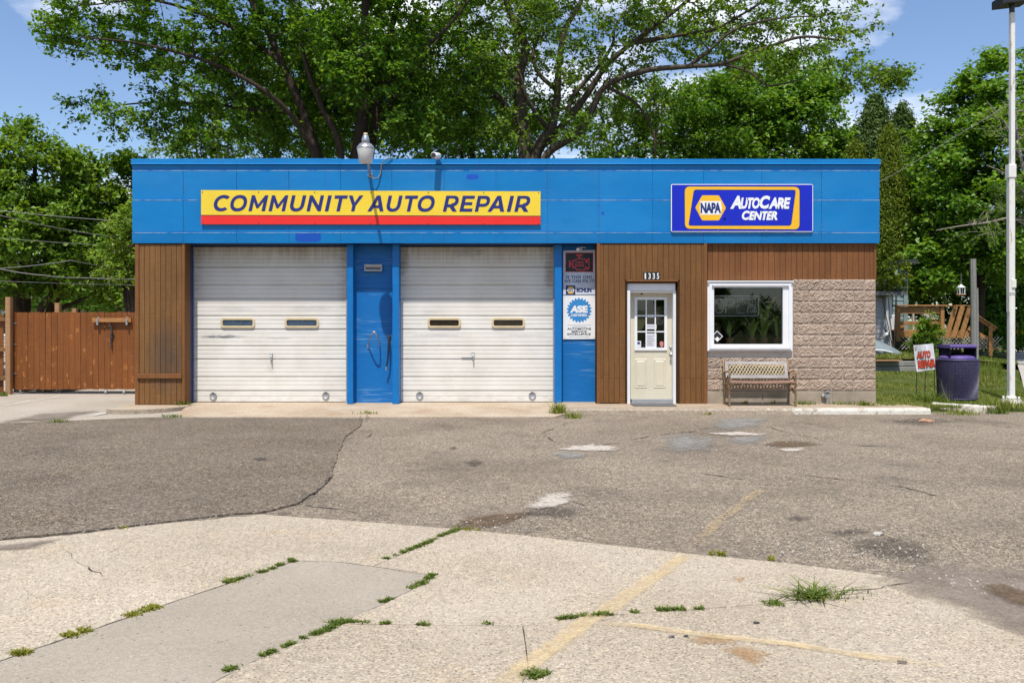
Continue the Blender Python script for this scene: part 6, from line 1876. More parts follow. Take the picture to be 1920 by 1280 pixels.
def E(px, py, Y, rx, ry, rd, w=None):
    """ellipsoid given by what the photo shows at distance Y (pixel radii) and its depth in metres"""
    s = Y/F; e = [P(px,py,Y), (rx*s, rd, ry*s)]
    if w: e.append(w)
    return tuple(e)

def tree(name, label, ground, limbs, ells, nspray, nleaf, size, mat, bark, seed, wr=.6, spread=.42, flat=.45, up=.75, droop=.15, shell=.2, tr=(.028,.008), hang=.3, cat='tree', trunk_n=10, reach=None, tintbias=0.0, group=None, bare=0.0):
    """limbs: list of (points, r0, r1); sprays of leaves fill the ellipsoids and hang on branches grown back to the limbs"""
    g = np.random.default_rng(seed); r = random.Random(seed)
    root = empty(name, ground, label, cat, group)
    tb = MB(); nodes = []; rad = []
    for pts, r0, r1 in limbs:
        # smooth wobbling limb
        V = [Vector(p) for p in pts]; out = []
        for i in range(len(V)-1):
            p0 = V[max(i-1,0)]; p1 = V[i]; p2 = V[i+1]; p3 = V[min(i+2,len(V)-1)]
            for q in range(6):
                t = q/6
                out.append(.5*((2*p1)+(p2-p0)*t+(2*p0-5*p1+4*p2-p3)*t*t+(3*p1-p0-3*p2+p3)*t**3))
        out.append(V[-1]); m = len(out)
        rs = [r0+(r1-r0)*(i/(m-1))**.8 for i in range(m)]
        tb.tube(out, [q*r.uniform(.93,1.08) for q in rs], trunk_n)
        nodes += [tuple(p) for p in out[m//4:]]; rad += rs[m//4:]
    tb.make('trunk', bark, root)
    if shell >= .3:
        L2 = []
        for e in ells:
            for _ in range(9):
                d = g.normal(0,1,3); d[2] = abs(d[2])*.9-.25; d[1] = d[1]*.8-.35; d /= np.linalg.norm(d)
                f = g.uniform(.24,.38); L2.append((tuple(np.array(e[0])+d*np.array(e[1])*g.uniform(.78,1.02)), tuple(np.array(e[1])*f), (e[2] if len(e) > 2 else e[1][0]*e[1][2])*.22))
        ells = [(e[0], tuple(np.array(e[1])*.85), (e[2] if len(e) > 2 else e[1][0]*e[1][2])*.8) for e in ells] + L2
    sp = ell_points(ells, nspray, g, shell)
    N = np.array(nodes); RD = np.array(rad)
    order = np.argsort([np.min(np.sum((N-p)**2,axis=1)) for p in sp])
    bb = MB(); LP = []; LN = []; LT = []
    cen = np.mean(np.array([e[0] for e in ells]), axis=0)-np.array((0,0,.8))
    buf = np.zeros((len(N)+nspray*6, 3)); buf[:len(N)] = N; rb2 = np.zeros(len(buf)); rb2[:len(N)] = RD; cnt = len(N)
    for k2 in order:
        p = sp[k2]
        d2 = np.sum((buf[:cnt]-p)**2, axis=1) + np.maximum(0, buf[:cnt,2]-p[2])**2*1.5
        j = int(np.argmin(d2)); q = buf[j].copy(); D = math.sqrt(np.sum((q-p)**2))
        dv = (p-q)/(D+1e-6)
        if D > .25:
            ra = min(rb2[j]*.7, tr[0]+.012*D); pts = []; ns = 5
            side = g.normal(0,.10*D,3)
            for t in np.linspace(0,1,ns+1):
                w = q*(1-t)+p*t + side*math.sin(math.pi*t) + np.array((0,0,.12*D*math.sin(math.pi*t)))
                pts.append(w)
            rs = [ra+(tr[1]-ra)*t for t in np.linspace(0,1,ns+1)]
            bb.tube([tuple(w) for w in pts], rs, 4 if ra < .03 else 6, False)
            for w, rr in list(zip(pts, rs))[2:]:
                buf[cnt] = w; rb2[cnt] = max(rr, .006); cnt += 1
        # leaf spray: fan of leaves running outward and drooping
        if r.random() < bare: continue
        n = max(6, int(nleaf*g.uniform(.6,1.4)))
        outd = dv*1.0 + (p-cen)/(np.linalg.norm(p-cen)+1e-6)*.6; outd[2] -= droop; outd /= np.linalg.norm(outd)+1e-6
        # several twigs fan out from the branch end, leaves set along each
        K = max(3, n//7); tw = g.normal(0,1,(K,3))*np.array((1,1,flat)); tw /= np.linalg.norm(tw,axis=1,keepdims=True)+1e-9
        tw = tw*.75+outd; tw /= np.linalg.norm(tw,axis=1,keepdims=True)+1e-9
        tl = spread*g.uniform(.6,1.45,K)
        for w in range(K):
            e = p+tw[w]*tl[w]; e[2] -= droop*tl[w]*.5
            bb.tube([tuple(p), tuple((p+e)/2+np.array((0,0,.04*tl[w]))), tuple(e)], [tr[1]*.8,tr[1]*.6,tr[1]*.3], 3, False)
        wi = g.integers(0,K,n); u = g.random(n)**.8
        pos = p + tw[wi]*(tl[wi]*u)[:,None] + g.normal(0,1,(n,3))*np.array((1,1,.7))*size*.55
        pos[:,2] -= droop*(tl[wi]*u*u)*.5
        nn = g.normal(0,.55,(n,3)); nn[:,2] += up; nn += outd*.25
        LP.append(pos); LN.append(nn)
        LT.append(np.clip(g.normal(.45+tintbias,.16)+g.normal(0,.16,n),0,1))
    bb.make('branches', bark, root)
    pos = np.vstack(LP); nn = np.vstack(LN); tt = np.concatenate(LT)
    v, f = leaves(pos, nn, size, wr, g, hang=hang)
    o = Vector(ground)
    me = npmesh('crown', v-np.array(o), f, mat, False, np.repeat(tt,2))
    link('crown', me, root, o)
    return root

def lp_(Y, *pts): return [P(x, y, Y+(z if z else 0)) for x, y, z in [(p+(0,))[:3] for p in pts]]
# tall left hand tree behind the roof, several stems
YT1 = 28.5
tree('shade_tree', 'big many stemmed tree rising behind the left half of the roof', (PX(650,YT1), YT1, -.05),
  [(lp_(YT1,(640,690),(622,430),(588,275),(560,190),(525,110),(495,45),(450,-40),(420,-150)),.20,.05),
   (lp_(YT1,(655,690),(664,420),(672,290),(682,200),(686,110),(684,30),(690,-80),(680,-220)),.30,.07),
   (lp_(YT1,(660,690,.6),(680,420,.6),(695,280,.6),(716,150,.7),(730,70,.9),(760,-40,1),(800,-150,1)),.20,.05),
   (lp_(YT1,(640,600,-.5),(640,300,-.6),(605,205,-.8),(580,140,-1),(560,60,-1.2),(545,-40,-1.3)),.13,.04),
   (lp_(YT1,(590,290),(545,215,-.5),(480,160,-1),(400,120,-1.3),(330,98,-1.4),(250,80,-1.5),(150,70,-1.5)),.10,.02),
   (lp_(YT1,(610,330),(570,225,.4),(470,205,.7),(380,195,1),(290,192,1.2),(200,200,1.2)),.09,.02),
   (lp_(YT1,(530,120),(450,60),(360,20,-.5),(270,0,-1),(170,10,-1)),.08,.02),
   (lp_(YT1,(690,200),(760,120,-.5),(830,60,-1),(880,0,-1)),.09,.03),
   (lp_(YT1,(712,240,.6),(752,160,1),(790,120,1.3),(850,30,1.5)),.08,.03)],
  [E(190,15,YT1,110,48,1.8), E(150,66,YT1,70,22,1.2), E(215,100,YT1,90,22,1.4), E(205,208,YT1,60,26,1.1), E(300,200,YT1,120,36,1.6), E(360,70,YT1,150,75,2.6),
   E(410,170,YT1+.5,120,70,2.2), E(370,262,YT1,80,20,1.4), E(450,262,YT1+.5,100,26,1.8), E(510,100,YT1+1.5,140,130,2.4), E(560,225,YT1+1.6,110,55,1.8), E(670,90,YT1+2.2,150,130,2.4), E(700,215,YT1+2.0,140,60,1.8),
   E(640,150,YT1-1.6,40,40,.7,.9), E(735,120,YT1-1.2,45,60,.8,1.2), E(610,60,YT1-1.5,60,40,.9,1.3), E(760,235,YT1-.8,50,35,.8,.8),
   E(820,150,YT1+1,110,120,2.4), E(450,-90,YT1,330,60,4.0,7), E(790,-60,YT1,200,70,3.5,4)],
  1450, 46, .165, M['leaf_elm'], M['bark'], 21, tintbias=.06, spread=.55, shell=.1, up=.85, flat=.35)
# wide spreading tree behind the middle and right of the roof
YT2 = 29.5
tree('shade_tree', 'wide spreading open crowned tree whose limbs reach right over the roof', (PX(992,YT2), YT2, -.05),
  [(lp_(YT2,(985,700),(985,430),(984,290),(978,215),(972,150),(985,85),(955,20),(930,-80),(925,-200)),.30,.06),
   (lp_(YT2,(996,690),(996,420),(1003,290),(1034,240),(1044,190),(1048,120),(1060,55),(1090,0),(1110,-100)),.22,.05),
   (lp_(YT2,(1004,690,.3),(1004,420,.3),(1006,296,.3),(1042,250,.2),(1095,185),(1140,120,-.3),(1200,70,-.6),(1260,25,-1),(1330,-30,-1.3)),.19,.04),
   (lp_(YT2,(1014,690,-.4),(1016,420,-.4),(1020,300,-.4),(1078,254,-.6),(1106,215,-.8),(1135,162,-1),(1210,133,-1.3),(1290,125,-1.6),(1352,120,-1.8),(1420,96,-2.2),(1500,70,-2.6),(1570,75,-3)),.17,.03),
   (lp_(YT2,(1352,120,-1.8),(1405,135,-2.0),(1440,160,-2.2),(1500,150,-2.4)),.05,.02),
   (lp_(YT2,(1135,162,-1),(1185,188,-.6),(1208,215,-.4),(1225,250,-.3),(1228,290,-.2)),.06,.03),
   (lp_(YT2,(978,250),(950,200,.5),(905,150,.8),(875,95,1),(860,30,1.2),(850,-60,1.3)),.12,.03),
   (lp_(YT2,(1046,170),(1012,140,.3),(1000,100,.5),(1020,40,.6),(1040,-40,.8)),.09,.03),
   (lp_(YT2,(1062,225,.1),(1075,180,.2),(1118,130,.3),(1148,85,.4),(1160,40,.5),(1240,-30,.6)),.09,.03),
   (lp_(YT2,(1190,80,-.5),(1280,65,-.6),(1340,55,-.8),(1420,10,-1),(1500,-40,-1)),.08,.02),
   (lp_(YT2,(1290,125,-1.6),(1330,95,-1.7),(1380,55,-1.8),(1460,35,-2),(1540,30,-2.2)),.06,.02),
   (lp_(YT2,(1030,245),(990,190,-.8),(975,140,-1),(940,90,-1.2)),.08,.03)],
  [E(930,70,YT2+1.6,120,95,2.2), E(1010,40,YT2+1.6,120,70,2.2), E(880,190,YT2+1.2,90,60,1.6), E(1120,30,YT2,140,55,2.4), E(1190,110,YT2,80,45,1.8,1.2), E(1260,45,YT2,110,42,2,2.4), E(1390,30,YT2,120,45,2.2), E(1480,50,YT2,110,62,2),
   E(1400,92,YT2,55,24,1.3), E(1540,90,YT2-2.5,80,60,1.6), E(1570,145,YT2-3,55,28,1.2), E(1640,140,YT2-3,55,13,.7,1.0), E(1590,35,YT2-2,50,40,1.2), E(1430,120,YT2-2,55,20,1,1.2), E(1330,85,YT2-1,70,25,1.2,1.1),
   E(1100,150,YT2,100,50,2,1.8), E(940,120,YT2-1.3,45,45,.8,1.0), E(1000,40,YT2-1.4,60,40,.8,1.3), E(1085,110,YT2-1.2,40,40,.7,.7), E(950,235,YT2-1,40,40,.7,.7), E(1090,240,YT2-1.2,45,28,.7,.7), E(1060,225,YT2+1.5,120,50,1.5,1.2), E(970,200,YT2+1.7,90,70,1.5,1.6), E(1200,190,YT2,60,40,1.4,.7), E(1150,-80,YT2,320,70,4,7), E(1450,-60,YT2,200,55,3,3)],
  1020, 36, .140, M['leaf_light'], M['bark_grey'], 33, spread=.52, shell=.1, up=.7, tr=(.026,.008))
# denser trees further back
def bgtree(px, pyg, Y, label, ells, ns, nl, size, mat, seed, stems=None, bark='bark', name='broadleaf_tree', **kw):
    base = (PX(px,Y), Y, -.05); top = min(e[0][2]+0*e[1][2] for e in ells)
    zt = max(e[0][2] for e in ells)
    if stems is None:
        stems = [([base, (base[0]+.15,Y,zt*.35), (base[0]-.1,Y,zt*.7), (base[0]+.1,Y,zt)], .22, .05)]
        for i, e in enumerate(ells[:6]):
            stems.append(([(base[0],Y,zt*.25), ((base[0]+e[0][0])/2, Y, zt*.3+e[0][2]*.3), e[0]], .10, .03))
    return tree(name, label, base, stems, ells, ns, nl, size, M[mat], M[bark], seed, **kw)
Yb = 39.0
bgtree(1440, 600, Yb, 'dense rounded dark green tree behind the right half of the roof', [E(1470,190,Yb,85,70,3), E(1500,235,Yb,75,70,3), E(1420,230,Yb,100,75,3.5), E(1340,240,Yb,90,65,3), E(1450,300,Yb,120,60,3.5), E(1545,280,Yb,30,30,1.4,2)], 640, 52, .21, 'leaf_deep', 41, spread=.68, shell=.55, up=.95, tintbias=.16)
bgtree(1230, 600, 37.0, 'lighter leafy tree low behind the roof beneath the spreading limbs', [E(1240,235,37,110,70,3), E(1150,255,37,80,60,3), E(1310,270,37,80,50,3), E(1230,300,37,150,40,3), E(1340,200,37,60,50,2)], 480, 40, .17, 'leaf_elm', 43, spread=.6, shell=.3, bark='bark')
bgtree(890, 600, 44.0, 'shady tree far back between the two big trees behind the roof', [E(880,220,44,110,80,3.5), E(780,240,44,100,70,3.5), E(960,250,44,80,60,3), E(850,120,44,120,80,3.5), E(730,160,44,90,80,3)], 620, 40, .20, 'leaf_elm', 47, spread=.8, shell=.1)
bgtree(620, 600, 43.0, 'shady tree far back behind the left many stemmed tree', [E(620,230,43,110,70,3.5), E(560,150,43,120,90,3.5), E(680,140,43,120,90,3.5), E(500,240,43,70,50,2.5,2)], 560, 40, .20, 'leaf_deep', 48, spread=.8, shell=.1)
bgtree(400, 600, 46.0, 'pale sparse tree low on the skyline left of the stems', [E(385,275,46,60,30,2.5), E(430,240,46,70,55,2.5), E(360,200,46,50,40,2), E(330,285,46,40,14,1.5,1)], 170, 30, .16, 'leaf_light', 49, spread=.7, shell=.1, bark='bark_grey', tintbias=.2)
# left trees over the gate
YL1 = 27.5
bgtree(55, 600, YL1, 'tall twin trunked leafy tree at the left edge above the gate', [E(16,278,YL1,38,32,1.3), E(68,292,YL1,22,44,1.1), E(112,312,YL1,28,38,1.3), E(40,362,YL1,95,50,2.2), E(98,395,YL1,60,45,2), E(20,440,YL1,90,55,2.2), E(90,485,YL1,75,42,2), E(10,525,YL1,80,34,1.8), E(-60,390,YL1,80,100,2.6)], 640, 46, .17, 'leaf_light', 51, spread=.5, shell=.4,
  stems=[(lp_(YL1,(38,735),(32,580),(45,480),(60,400),(65,330),(68,262)),.17,.04), (lp_(YL1,(46,735,.4),(50,560,.4),(45,470,.3),(25,380,.3),(16,300,.2)),.14,.04), (lp_(YL1,(58,700),(75,585),(100,548),(130,490),(150,440)),.13,.04),(lp_(YL1,(50,560),(-10,470),(-60,380)),.1,.04)], tintbias=.04)
bgtree(185, 600, 28.5, 'leafy tree with a leaning trunk between the gate and the garage corner', [E(185,362,28.5,34,36,1.5), E(170,318,28.5,20,22,.8), E(238,322,28.5,10,12,.6,.5), E(215,400,28.5,44,38,1.6), E(165,432,28.5,52,42,1.8), E(225,480,28.5,44,42,1.8), E(170,518,28.5,54,34,1.8), E(235,548,28.5,36,24,1.4), E(290,440,28.5,50,80,1.8), E(120,534,28.5,40,24,1.3)], 480, 44, .17, 'leaf_light', 53, spread=.48, shell=.4,
  stems=[(lp_(28.5,(78,700),(92,590),(118,545),(140,490),(160,430),(180,360)),.16,.04), (lp_(28.5,(95,592),(115,578),(150,563),(180,545),(220,500)),.09,.03), (lp_(28.5,(150,460),(200,420),(230,380)),.08,.03),(lp_(28.5,(180,545),(240,470),(290,430)),.06,.03)], tintbias=.04)
bgtree(250, 600, 24.5, 'yellow green shrubby sapling leaning against the garage side', [E(232,450,24.5,24,34,.9), E(222,500,24.5,30,26,1), E(246,520,24.5,26,22,1), E(255,420,24.5,20,40,.9), E(290,480,24.5,40,70,1)], 190, 40, .095, 'leaf_light', 57, spread=.32, shell=.2, name='sapling', tintbias=.2)
bgtree(150, 640, 33.0, 'dark undergrowth bush behind the fence below the left trees', [E(230,570,33,50,26,1.5), E(140,560,33,60,20,1.3,1.2), E(20,560,33,60,26,1.5), E(300,560,33,60,50,1.5), E(-40,540,33,50,50,1.5)], 260, 40, .15, 'leaf_deep', 58, spread=.5, shell=.2, name='bush', cat='bush')
bgtree(60, 600, 50.0, 'far tree closing the view behind the left trees', [E(60,430,50,120,70,3), E(180,460,50,90,60,3), E(40,520,50,140,60,3), E(200,530,50,120,55,3)], 300, 34, .26, 'leaf_deep', 59, spread=1.0, shell=.1)

# conifers at the right
def conifer(label, px, Y, pyt, pyb, halfw, seed, mat, nspray, nleaf, size, droop, clump, name='conifer', gz_=0.1, taper=.75, tops=1, tdx=0.0, tr0=.18):
    g = np.random.default_rng(seed); zt = PZ(pyt, Y); zb = PZ(pyb, Y); x = PX(px, Y); rw = halfw*Y/F
    root = empty(name, (x, Y, gz_), label, 'conifer')
    MB().tube([(x+tdx,Y,gz_-.1),(x+tdx*.8,Y,zb+.3),(x+.05,Y,(zt+zb)/2),(x,Y,zt-.1)], [tr0,tr0*.8,tr0*.5,.015], 8).make('trunk', M['bark'], root)
    bb = MB(); LP = []; LN = []; LT = []
    for i in range(nspray):
        t = g.random()**.75; z = zb+(zt-zb)*(1-t)       # t=0 top
        rad = rw*(t**taper)*(.62+.46*g.random()) + .04; cl = clump*(.30+.9*min(1, rad/(rw*.5)))
        a = g.uniform(0, 2*math.pi)
        e = np.array((x+rad*math.cos(a), Y+rad*math.sin(a)*.85, z-droop*rad+g.normal(0,.05)))
        st = np.array((x, Y, z+.12*rad))
        if rad > .3: bb.tube([tuple(st), tuple((st+e)/2+np.array((0,0,.08*rad))), tuple(e)], [.022,.014,.005], 4, False)
        n = int(nleaf*g.uniform(.6,1.4)); u = g.random(n)**.6
        pos = st*(1-u[:,None])*.65+e*(1-(1-u[:,None])*.65) + g.normal(0,cl,(n,3))*np.array((1,1,.8))*(.4+.6*u[:,None])
        out = np.array((math.cos(a), math.sin(a), .15))
        LP.append(pos); LN.append(g.normal(0,.55,(n,3))+out*.55+np.array((0,0,.35)))
        LT.append(np.clip(g.normal(.45,.17)+g.normal(0,.15,n),0,1))
    bb.make('branches', M['bark'], root)
    pos = np.vstack(LP); v, f = leaves(pos, np.vstack(LN), size, .34, g, hang=.2)
    o = Vector((x,Y,gz_)); link('crown', npmesh('crown', v-np.array(o), f, M[mat], False, np.repeat(np.concatenate(LT),2)), root, o)
    return root
conifer('tall shaggy dark conifer behind the right end of the roof', 1640, 36, 178, 520, 112, 61, 'needle', 1100, 60, .17, .06, .26, taper=.85)
conifer('second shaggy conifer with a bent top right of the tall one', 1692, 37.5, 196, 520, 86, 62, 'needle', 850, 58, .17, .06, .26, taper=.8)
conifer('narrow yellow green arborvitae at the right end of the blue fascia', 1666, 33.0, 236, 560, 46, 63, 'arbor', 900, 60, .10, -.10, .13, name='arborvitae', gz_=.4, taper=.62, tdx=.24, tr0=.07)
conifer('small rounded arborvitae beside the narrow one', 1605, 34, 262, 500, 30, 64, 'arbor', 260, 50, .12, -.05, .14, name='arborvitae', gz_=.4, taper=.5)
# maples on the right
Ym = 33.0
bgtree(1830, 640, Ym, 'big full maple behind the lamp post and deck', [E(1866,150,Ym,40,40,1.6), E(1815,195,Ym,42,32,1.6), E(1870,220,Ym,70,60,2.4), E(1795,270,Ym,50,45,2), E(1850,300,Ym,90,70,3), E(1760,330,Ym,50,45,2.2), E(1800,390,Ym,95,60,3), E(1900,380,Ym,80,90,3), E(1745,420,Ym,50,40,2.2), E(1760,480,Ym,75,45,2.6), E(1850,480,Ym,80,60,2.8), E(1720,520,Ym,40,30,1.8,2)], 980, 54, .20, 'leaf_deep', 71, spread=.58, shell=.55, up=1.0, tintbias=.22)
bgtree(1790, 640, 37.0, 'shady understorey maple closing the view behind the deck', [E(1740,530,37,60,45,2.4), E(1800,560,37,80,50,2.6), E(1880,540,37,70,60,2.6), E(1850,600,37,60,40,2.2), E(1720,480,37,60,60,2.4), E(1920,470,37,60,120,2.6)], 520, 46, .19, 'leaf_deep', 72, spread=.65, shell=.2, tintbias=-.05)
# half dead tree with pale twigs near the pole
bgtree(1905, 620, 27.5, 'half dead tree with pale bare twigs at the right edge', [E(1890,400,27.5,50,40,1.3), E(1925,330,27.5,40,80,1.3), E(1850,420,27.5,40,25,1,.8), E(1905,230,27.5,40,40,1.2,.8)], 150, 26, .12, 'leaf_light', 73, spread=.5, bark='deadwood', bare=.55, shell=.1,
  stems=[(lp_(27.5,(1955,700),(1950,480),(1935,380),(1915,300),(1900,200)),.10,.03),(lp_(27.5,(1945,440),(1900,410),(1850,418),(1800,424),(1755,432)),.05,.012),(lp_(27.5,(1935,380),(1890,330),(1850,310)),.04,.012),(lp_(27.5,(1925,330),(1890,240),(1850,190)),.04,.012)])
for i, (px, py, Y, rx, ry) in enumerate(((1935,560,52,60,90),(2010,560,46,70,110),(1905,585,75,50,40))):
    bgtree(px, 640, Y, ['tree in the distance beyond the pavement','tree along the pavement just outside the right edge','low hedge like tree far down the pavement'][i], [E(px,py,Y,rx,ry,3), E(px-20,py+20,Y,rx*.7,ry*.7,3)], 220, 40, .26, 'leaf_deep', 80+i, spread=.9, shell=.2)

# shrub in front of the lattice, weeds
def shrub(label, px, Y, pyb, ells, ns, nl, size, mat, seed, name='shrub', z=None):
    base = (PX(px,Y), Y, PZ(pyb,Y) if z is None else z)
    st = [([base, ((base[0]+e[0][0])/2, Y, (base[2]+e[0][2])/2), e[0]], .02, .008) for e in ells]
    return tree(name, label, base, st, ells, ns, nl, size, M[mat], M['bark'], seed, spread=.16, cat='shrub', tr=(.008,.004), trunk_n=6, shell=.2)
shrub('light green leafy shrub in front of the deck lattice', 1733, 28.9, 655, [E(1733,625,28.9,20,22,.35), E(1742,600,28.9,10,18,.2), E(1722,645,28.9,16,14,.3), E(1750,630,28.9,14,18,.3), E(1738,650,28.9,24,14,.35)], 130, 26, .085, 'leaf_light', 91)
shrub('leafy bush hanging over the eave of the grey house', 1676, 28.8, 640, [E(1662,522,28.75,24,22,.16), E(1684,505,28.8,18,26,.18), E(1652,545,28.8,10,10,.12,.05), E(1680,535,28.8,14,14,.14)], 120, 30, .085, 'arbor', 92, z=.45)
shrub('low shrub with orange flowers far down the pavement', 1908, 40, 660, [E(1908,640,40,26,16,.6), E(1925,630,40,20,16,.6)], 80, 30, .14, 'leaf_deep', 93)
b = MB()
fp_ = ell_points([E(1912,622,39.6,14,9,.4)], 60, nr); v, f = leaves(fp_, nr.normal(0,.5,(60,3))+np.array((0,-1,.5)), .16, .9, nr)
tag(link('flowers', npmesh('flower_head', v, f, M['flower'], False, nr.random(120))), 'cluster of orange flowers above the far shrub on the right', 'flowers')
MB().cbox(PX(1907,44), PX(1911,44), 44, 44.2, .1, PZ(600,44)).make('marker_post', M['deckwood'], label='orange brown post far down the pavement at the right edge', cat='post')

# ------------------------------------------------------------------ grass and weeds
def blades(pts, h, wd, g, lean=.35):
    n = len(pts); a = g.uniform(0, 2*math.pi, n); H = h*g.uniform(.45,1.3,n)
    d = np.stack([np.cos(a), np.sin(a), np.zeros(n)],1); s = np.stack([-np.sin(a), np.cos(a), np.zeros(n)],1)
    ln = (lean*g.uniform(.1,1.4,n)*H)[:,None]; wv = (wd*g.uniform(.6,1.3,n))[:,None]
    m = pts+d*ln*.35+np.stack([np.zeros(n),np.zeros(n),H*.62],1); t = pts+d*ln*1.1+np.stack([np.zeros(n),np.zeros(n),H],1)
    v = np.stack([pts-s*wv, pts+s*wv, m+s*wv*.8, m-s*wv*.8, t],1).reshape(-1,3); i = np.arange(n)*5
    f = np.stack([np.stack([i,i+1,i+2],1), np.stack([i,i+2,i+3],1), np.stack([i+3,i+2,i+4],1)],1).reshape(-1,3)
    return v, f
def grass_field(name, n, fx0, fx1, y0, y1, z, h, wd, seed, mat='grass', dense=1.4):
    g = np.random.default_rng(seed); y = y0+(y1-y0)*g.random(n)**dense
    x0 = np.array([fx0(q) for q in y]); x1 = np.array([fx1(q) for q in y]); x = x0+(x1-x0)*g.random(n)
    zz2 = np.array([z(a, q) for a, q in zip(x, y)]); p = np.stack([x,y,zz2-.01],1)
    patch = np.sin(x*1.9+y*1.1)*.5+np.sin(x*.7-y*2.3)*.5
    hh = h*(.75+.45*patch)
    v, f = blades(p, hh, wd, g); tt = np.clip(.48+.22*np.sin(x*2.7+y*.8)+g.normal(0,.22,n),0,1)
    return tag(link(name, npmesh(name, v, f, M[mat], False, np.repeat(tt,3))), kind='stuff')
grass_field('lawn_grass', 60000, lambda y: XR+.05, lambda y: (9.3+(y-16.45)*.7 if y < 17.2 else swalk(y))-.02, 16.85, 26.5, lz, .055, .0055, 101)
grass_field('lawn_grass', 16000, lambda y: PX(1690,17), lambda y: (9.3+(y-16.45)*.7 if y < 17.2 else swalk(y))-.02, 16.5, 18.2, lz, .075, .005, 102)
grass_field('terrace_grass', 26000, lambda y: 10.0, lambda y: swalk(y)-.02, 26.62, 33, tz, .10, .009, 103)
grass_field('tall_grass', 9000, lambda y: PX(1832,y), lambda y: PX(1876,y), 20.5, 25, lz, .26, .006, 104, dense=1)
grass_field('backyard_grass', 5000, lambda y: PX(-60,y), lambda y: PX(14,y), 19.6, 20.1, lambda x, y: -.07, .05, .006, 106)

def weed_line(name, segs, seed, mat='weed', h=.02, z=SL, dens=900, wid=.02):
    """low growth rooted in a joint; segs: list of photo polylines"""
    g = np.random.default_rng(seed); P3 = []
    for l in segs:
        q = [Vector(G(x, y, z-.003)) for x, y in l]
        for i in range(len(q)-1):
            L = (q[i+1]-q[i]).length; n = int(L*dens)
            t = g.random(n*2)
            # ragged: thick here, bare soil there
            ph = g.uniform(0,6.28,3); dn = .5+.35*np.sin(t*L*23+ph[0])+.3*np.sin(t*L*61+ph[1])+.2*np.sin(t*L*9+ph[2])
            t = t[g.random(n*2) < dn*.55][:,None]; n = len(t); A = np.array(q[i]); B = np.array(q[i+1])
            d = (q[i+1]-q[i]).normalized(); s = np.array((-d.y, d.x, 0))
            P3.append(A+(B-A)*t+s*g.normal(0,wid,(n,1)))
    p = np.vstack(P3); v, f = blades(p, h*np.exp(np.minimum(.55,g.normal(0,.4,len(p)))), .0042, g, 1.9)
    tt = np.clip(g.normal(.5,.25,len(p)),0,1)
    return tag(link(name, npmesh(name, v, f, M[mat], False, np.repeat(tt,3))), kind='stuff')
weed_line('joint_moss', [[(120,1194),(150,1184),(173,1179)],[(234,1156),(265,1146),(297,1136)],[(24,1228),(55,1219)],[(440,1086),(424,1092)]], 111, 'moss', .009, dens=6500, wid=.024)
weed_line('joint_grass', [[(420,1093),(455,1083),(468,1078)],[(485,1074),(515,1064)],[(518,1061),(553,1051)],[(722,1048),(760,1034),(800,1018),(830,1003),(862,992)],[(812,1077),(795,1092),(768,1104)],[(735,1122),(712,1129)],
   [(612,1168),(650,1165),(730,1169)],[(645,1163),(620,1178),(570,1196),(530,1214),(490,1230)],[(420,1258),(455,1247)],[(780,1171),(805,1172)],[(905,1170),(940,1168)],[(1045,1161),(1090,1155),(1150,1152)],[(1185,1149),(1195,1147)],[(1230,1144),(1320,1141)],[(985,1203),(1000,1203)],[(540,1050),(550,1049)]], 112, 'weed', .010, dens=4600, wid=.013)
weed_line('joint_grass', [[(1430,1131),(1472,1132)],[(990,1258),(1020,1268)],[(1000,1262),(1008,1272)]], 113, 'weed', .012, dens=4200, wid=.03)
weed_line('joint_moss', [[(1690,1071),(1700,1072)],[(1330,1037),(1360,1039)],[(1432,1047),(1452,1048)],[(225,991),(240,990)],[(385,972),(395,971)],[(840,990),(900,994)]], 114, 'moss', .010, dens=2500, wid=.03)
# bigger tufts along the kerb and building foot
def tuft(label, px, py, h, n, z, seed, mat='weed', rad=.06, wd=.005, name='weed_tuft', lean=.9):
    g = np.random.default_rng(seed); c = np.array(G(px, py, z)); p = c+np.stack([g.normal(0,rad,n), g.normal(0,rad*.7,n), np.full(n,-.005)],1)
    v, f = blades(p, np.full(n,h), wd, g, lean); tt = np.clip(g.normal(.55,.25,n),0,1); o = Vector(c)
    return tag(link(name, npmesh(name, v-np.array(o), f, M[mat], False, np.repeat(tt,3)), None, o), label, 'weed')
tuft('large grass tuft growing from the crack in the right concrete', 1524, 1120, .058, 150, SL, 121, 'weed', .055, .0055, lean=3.6)
tuft('low grass trailing to the right of the large tuft', 1565, 1113, .03, 80, SL, 122, 'weed', .10, .004)
tuft('tall yellow green weed at the corner of the apron and walk', 1046, 778, .20, 130, LOT, 123, 'grass', .07, .008)
tuft('yellow green weed clump in front of the walk corner', 1076, 784, .12, 80, LOT, 124, 'grass', .08, .007)
tuft('weed growing at the foot of the wall left of the bench shadow', 1398, 757, .07, 40, 0, 125, 'moss', .03, .008)
tuft('weed growing at the foot of the wall behind the bench', 1450, 757, .08, 40, 0, 126, 'moss', .03, .008)
tuft('row of weeds along the wall foot left of the outlet box', 1508, 758, .07, 120, 0, 127, 'weed', .10, .007)
tuft('weeds at the wall foot right of the outlet box', 1580, 758, .06, 90, 0, 128, 'weed', .12, .007)
tuft('bright weeds at the right end of the wall foot', 1620, 760, .09, 130, 0, 129, 'weed', .10, .008)
tuft('weed clump at the kerb joint in front of the lawn', 1668, 766, .10, 120, -.06, 130, 'weed', .08, .008)
tuft('weed clump on the asphalt at the kerb end', 1640, 772, .12, 130, LOT, 131, 'grass', .10, .008)
tuft('broad leafy weed left of the broken kerb', 1745, 762, .24, 220, -.06, 132, 'weed', .13, .010)
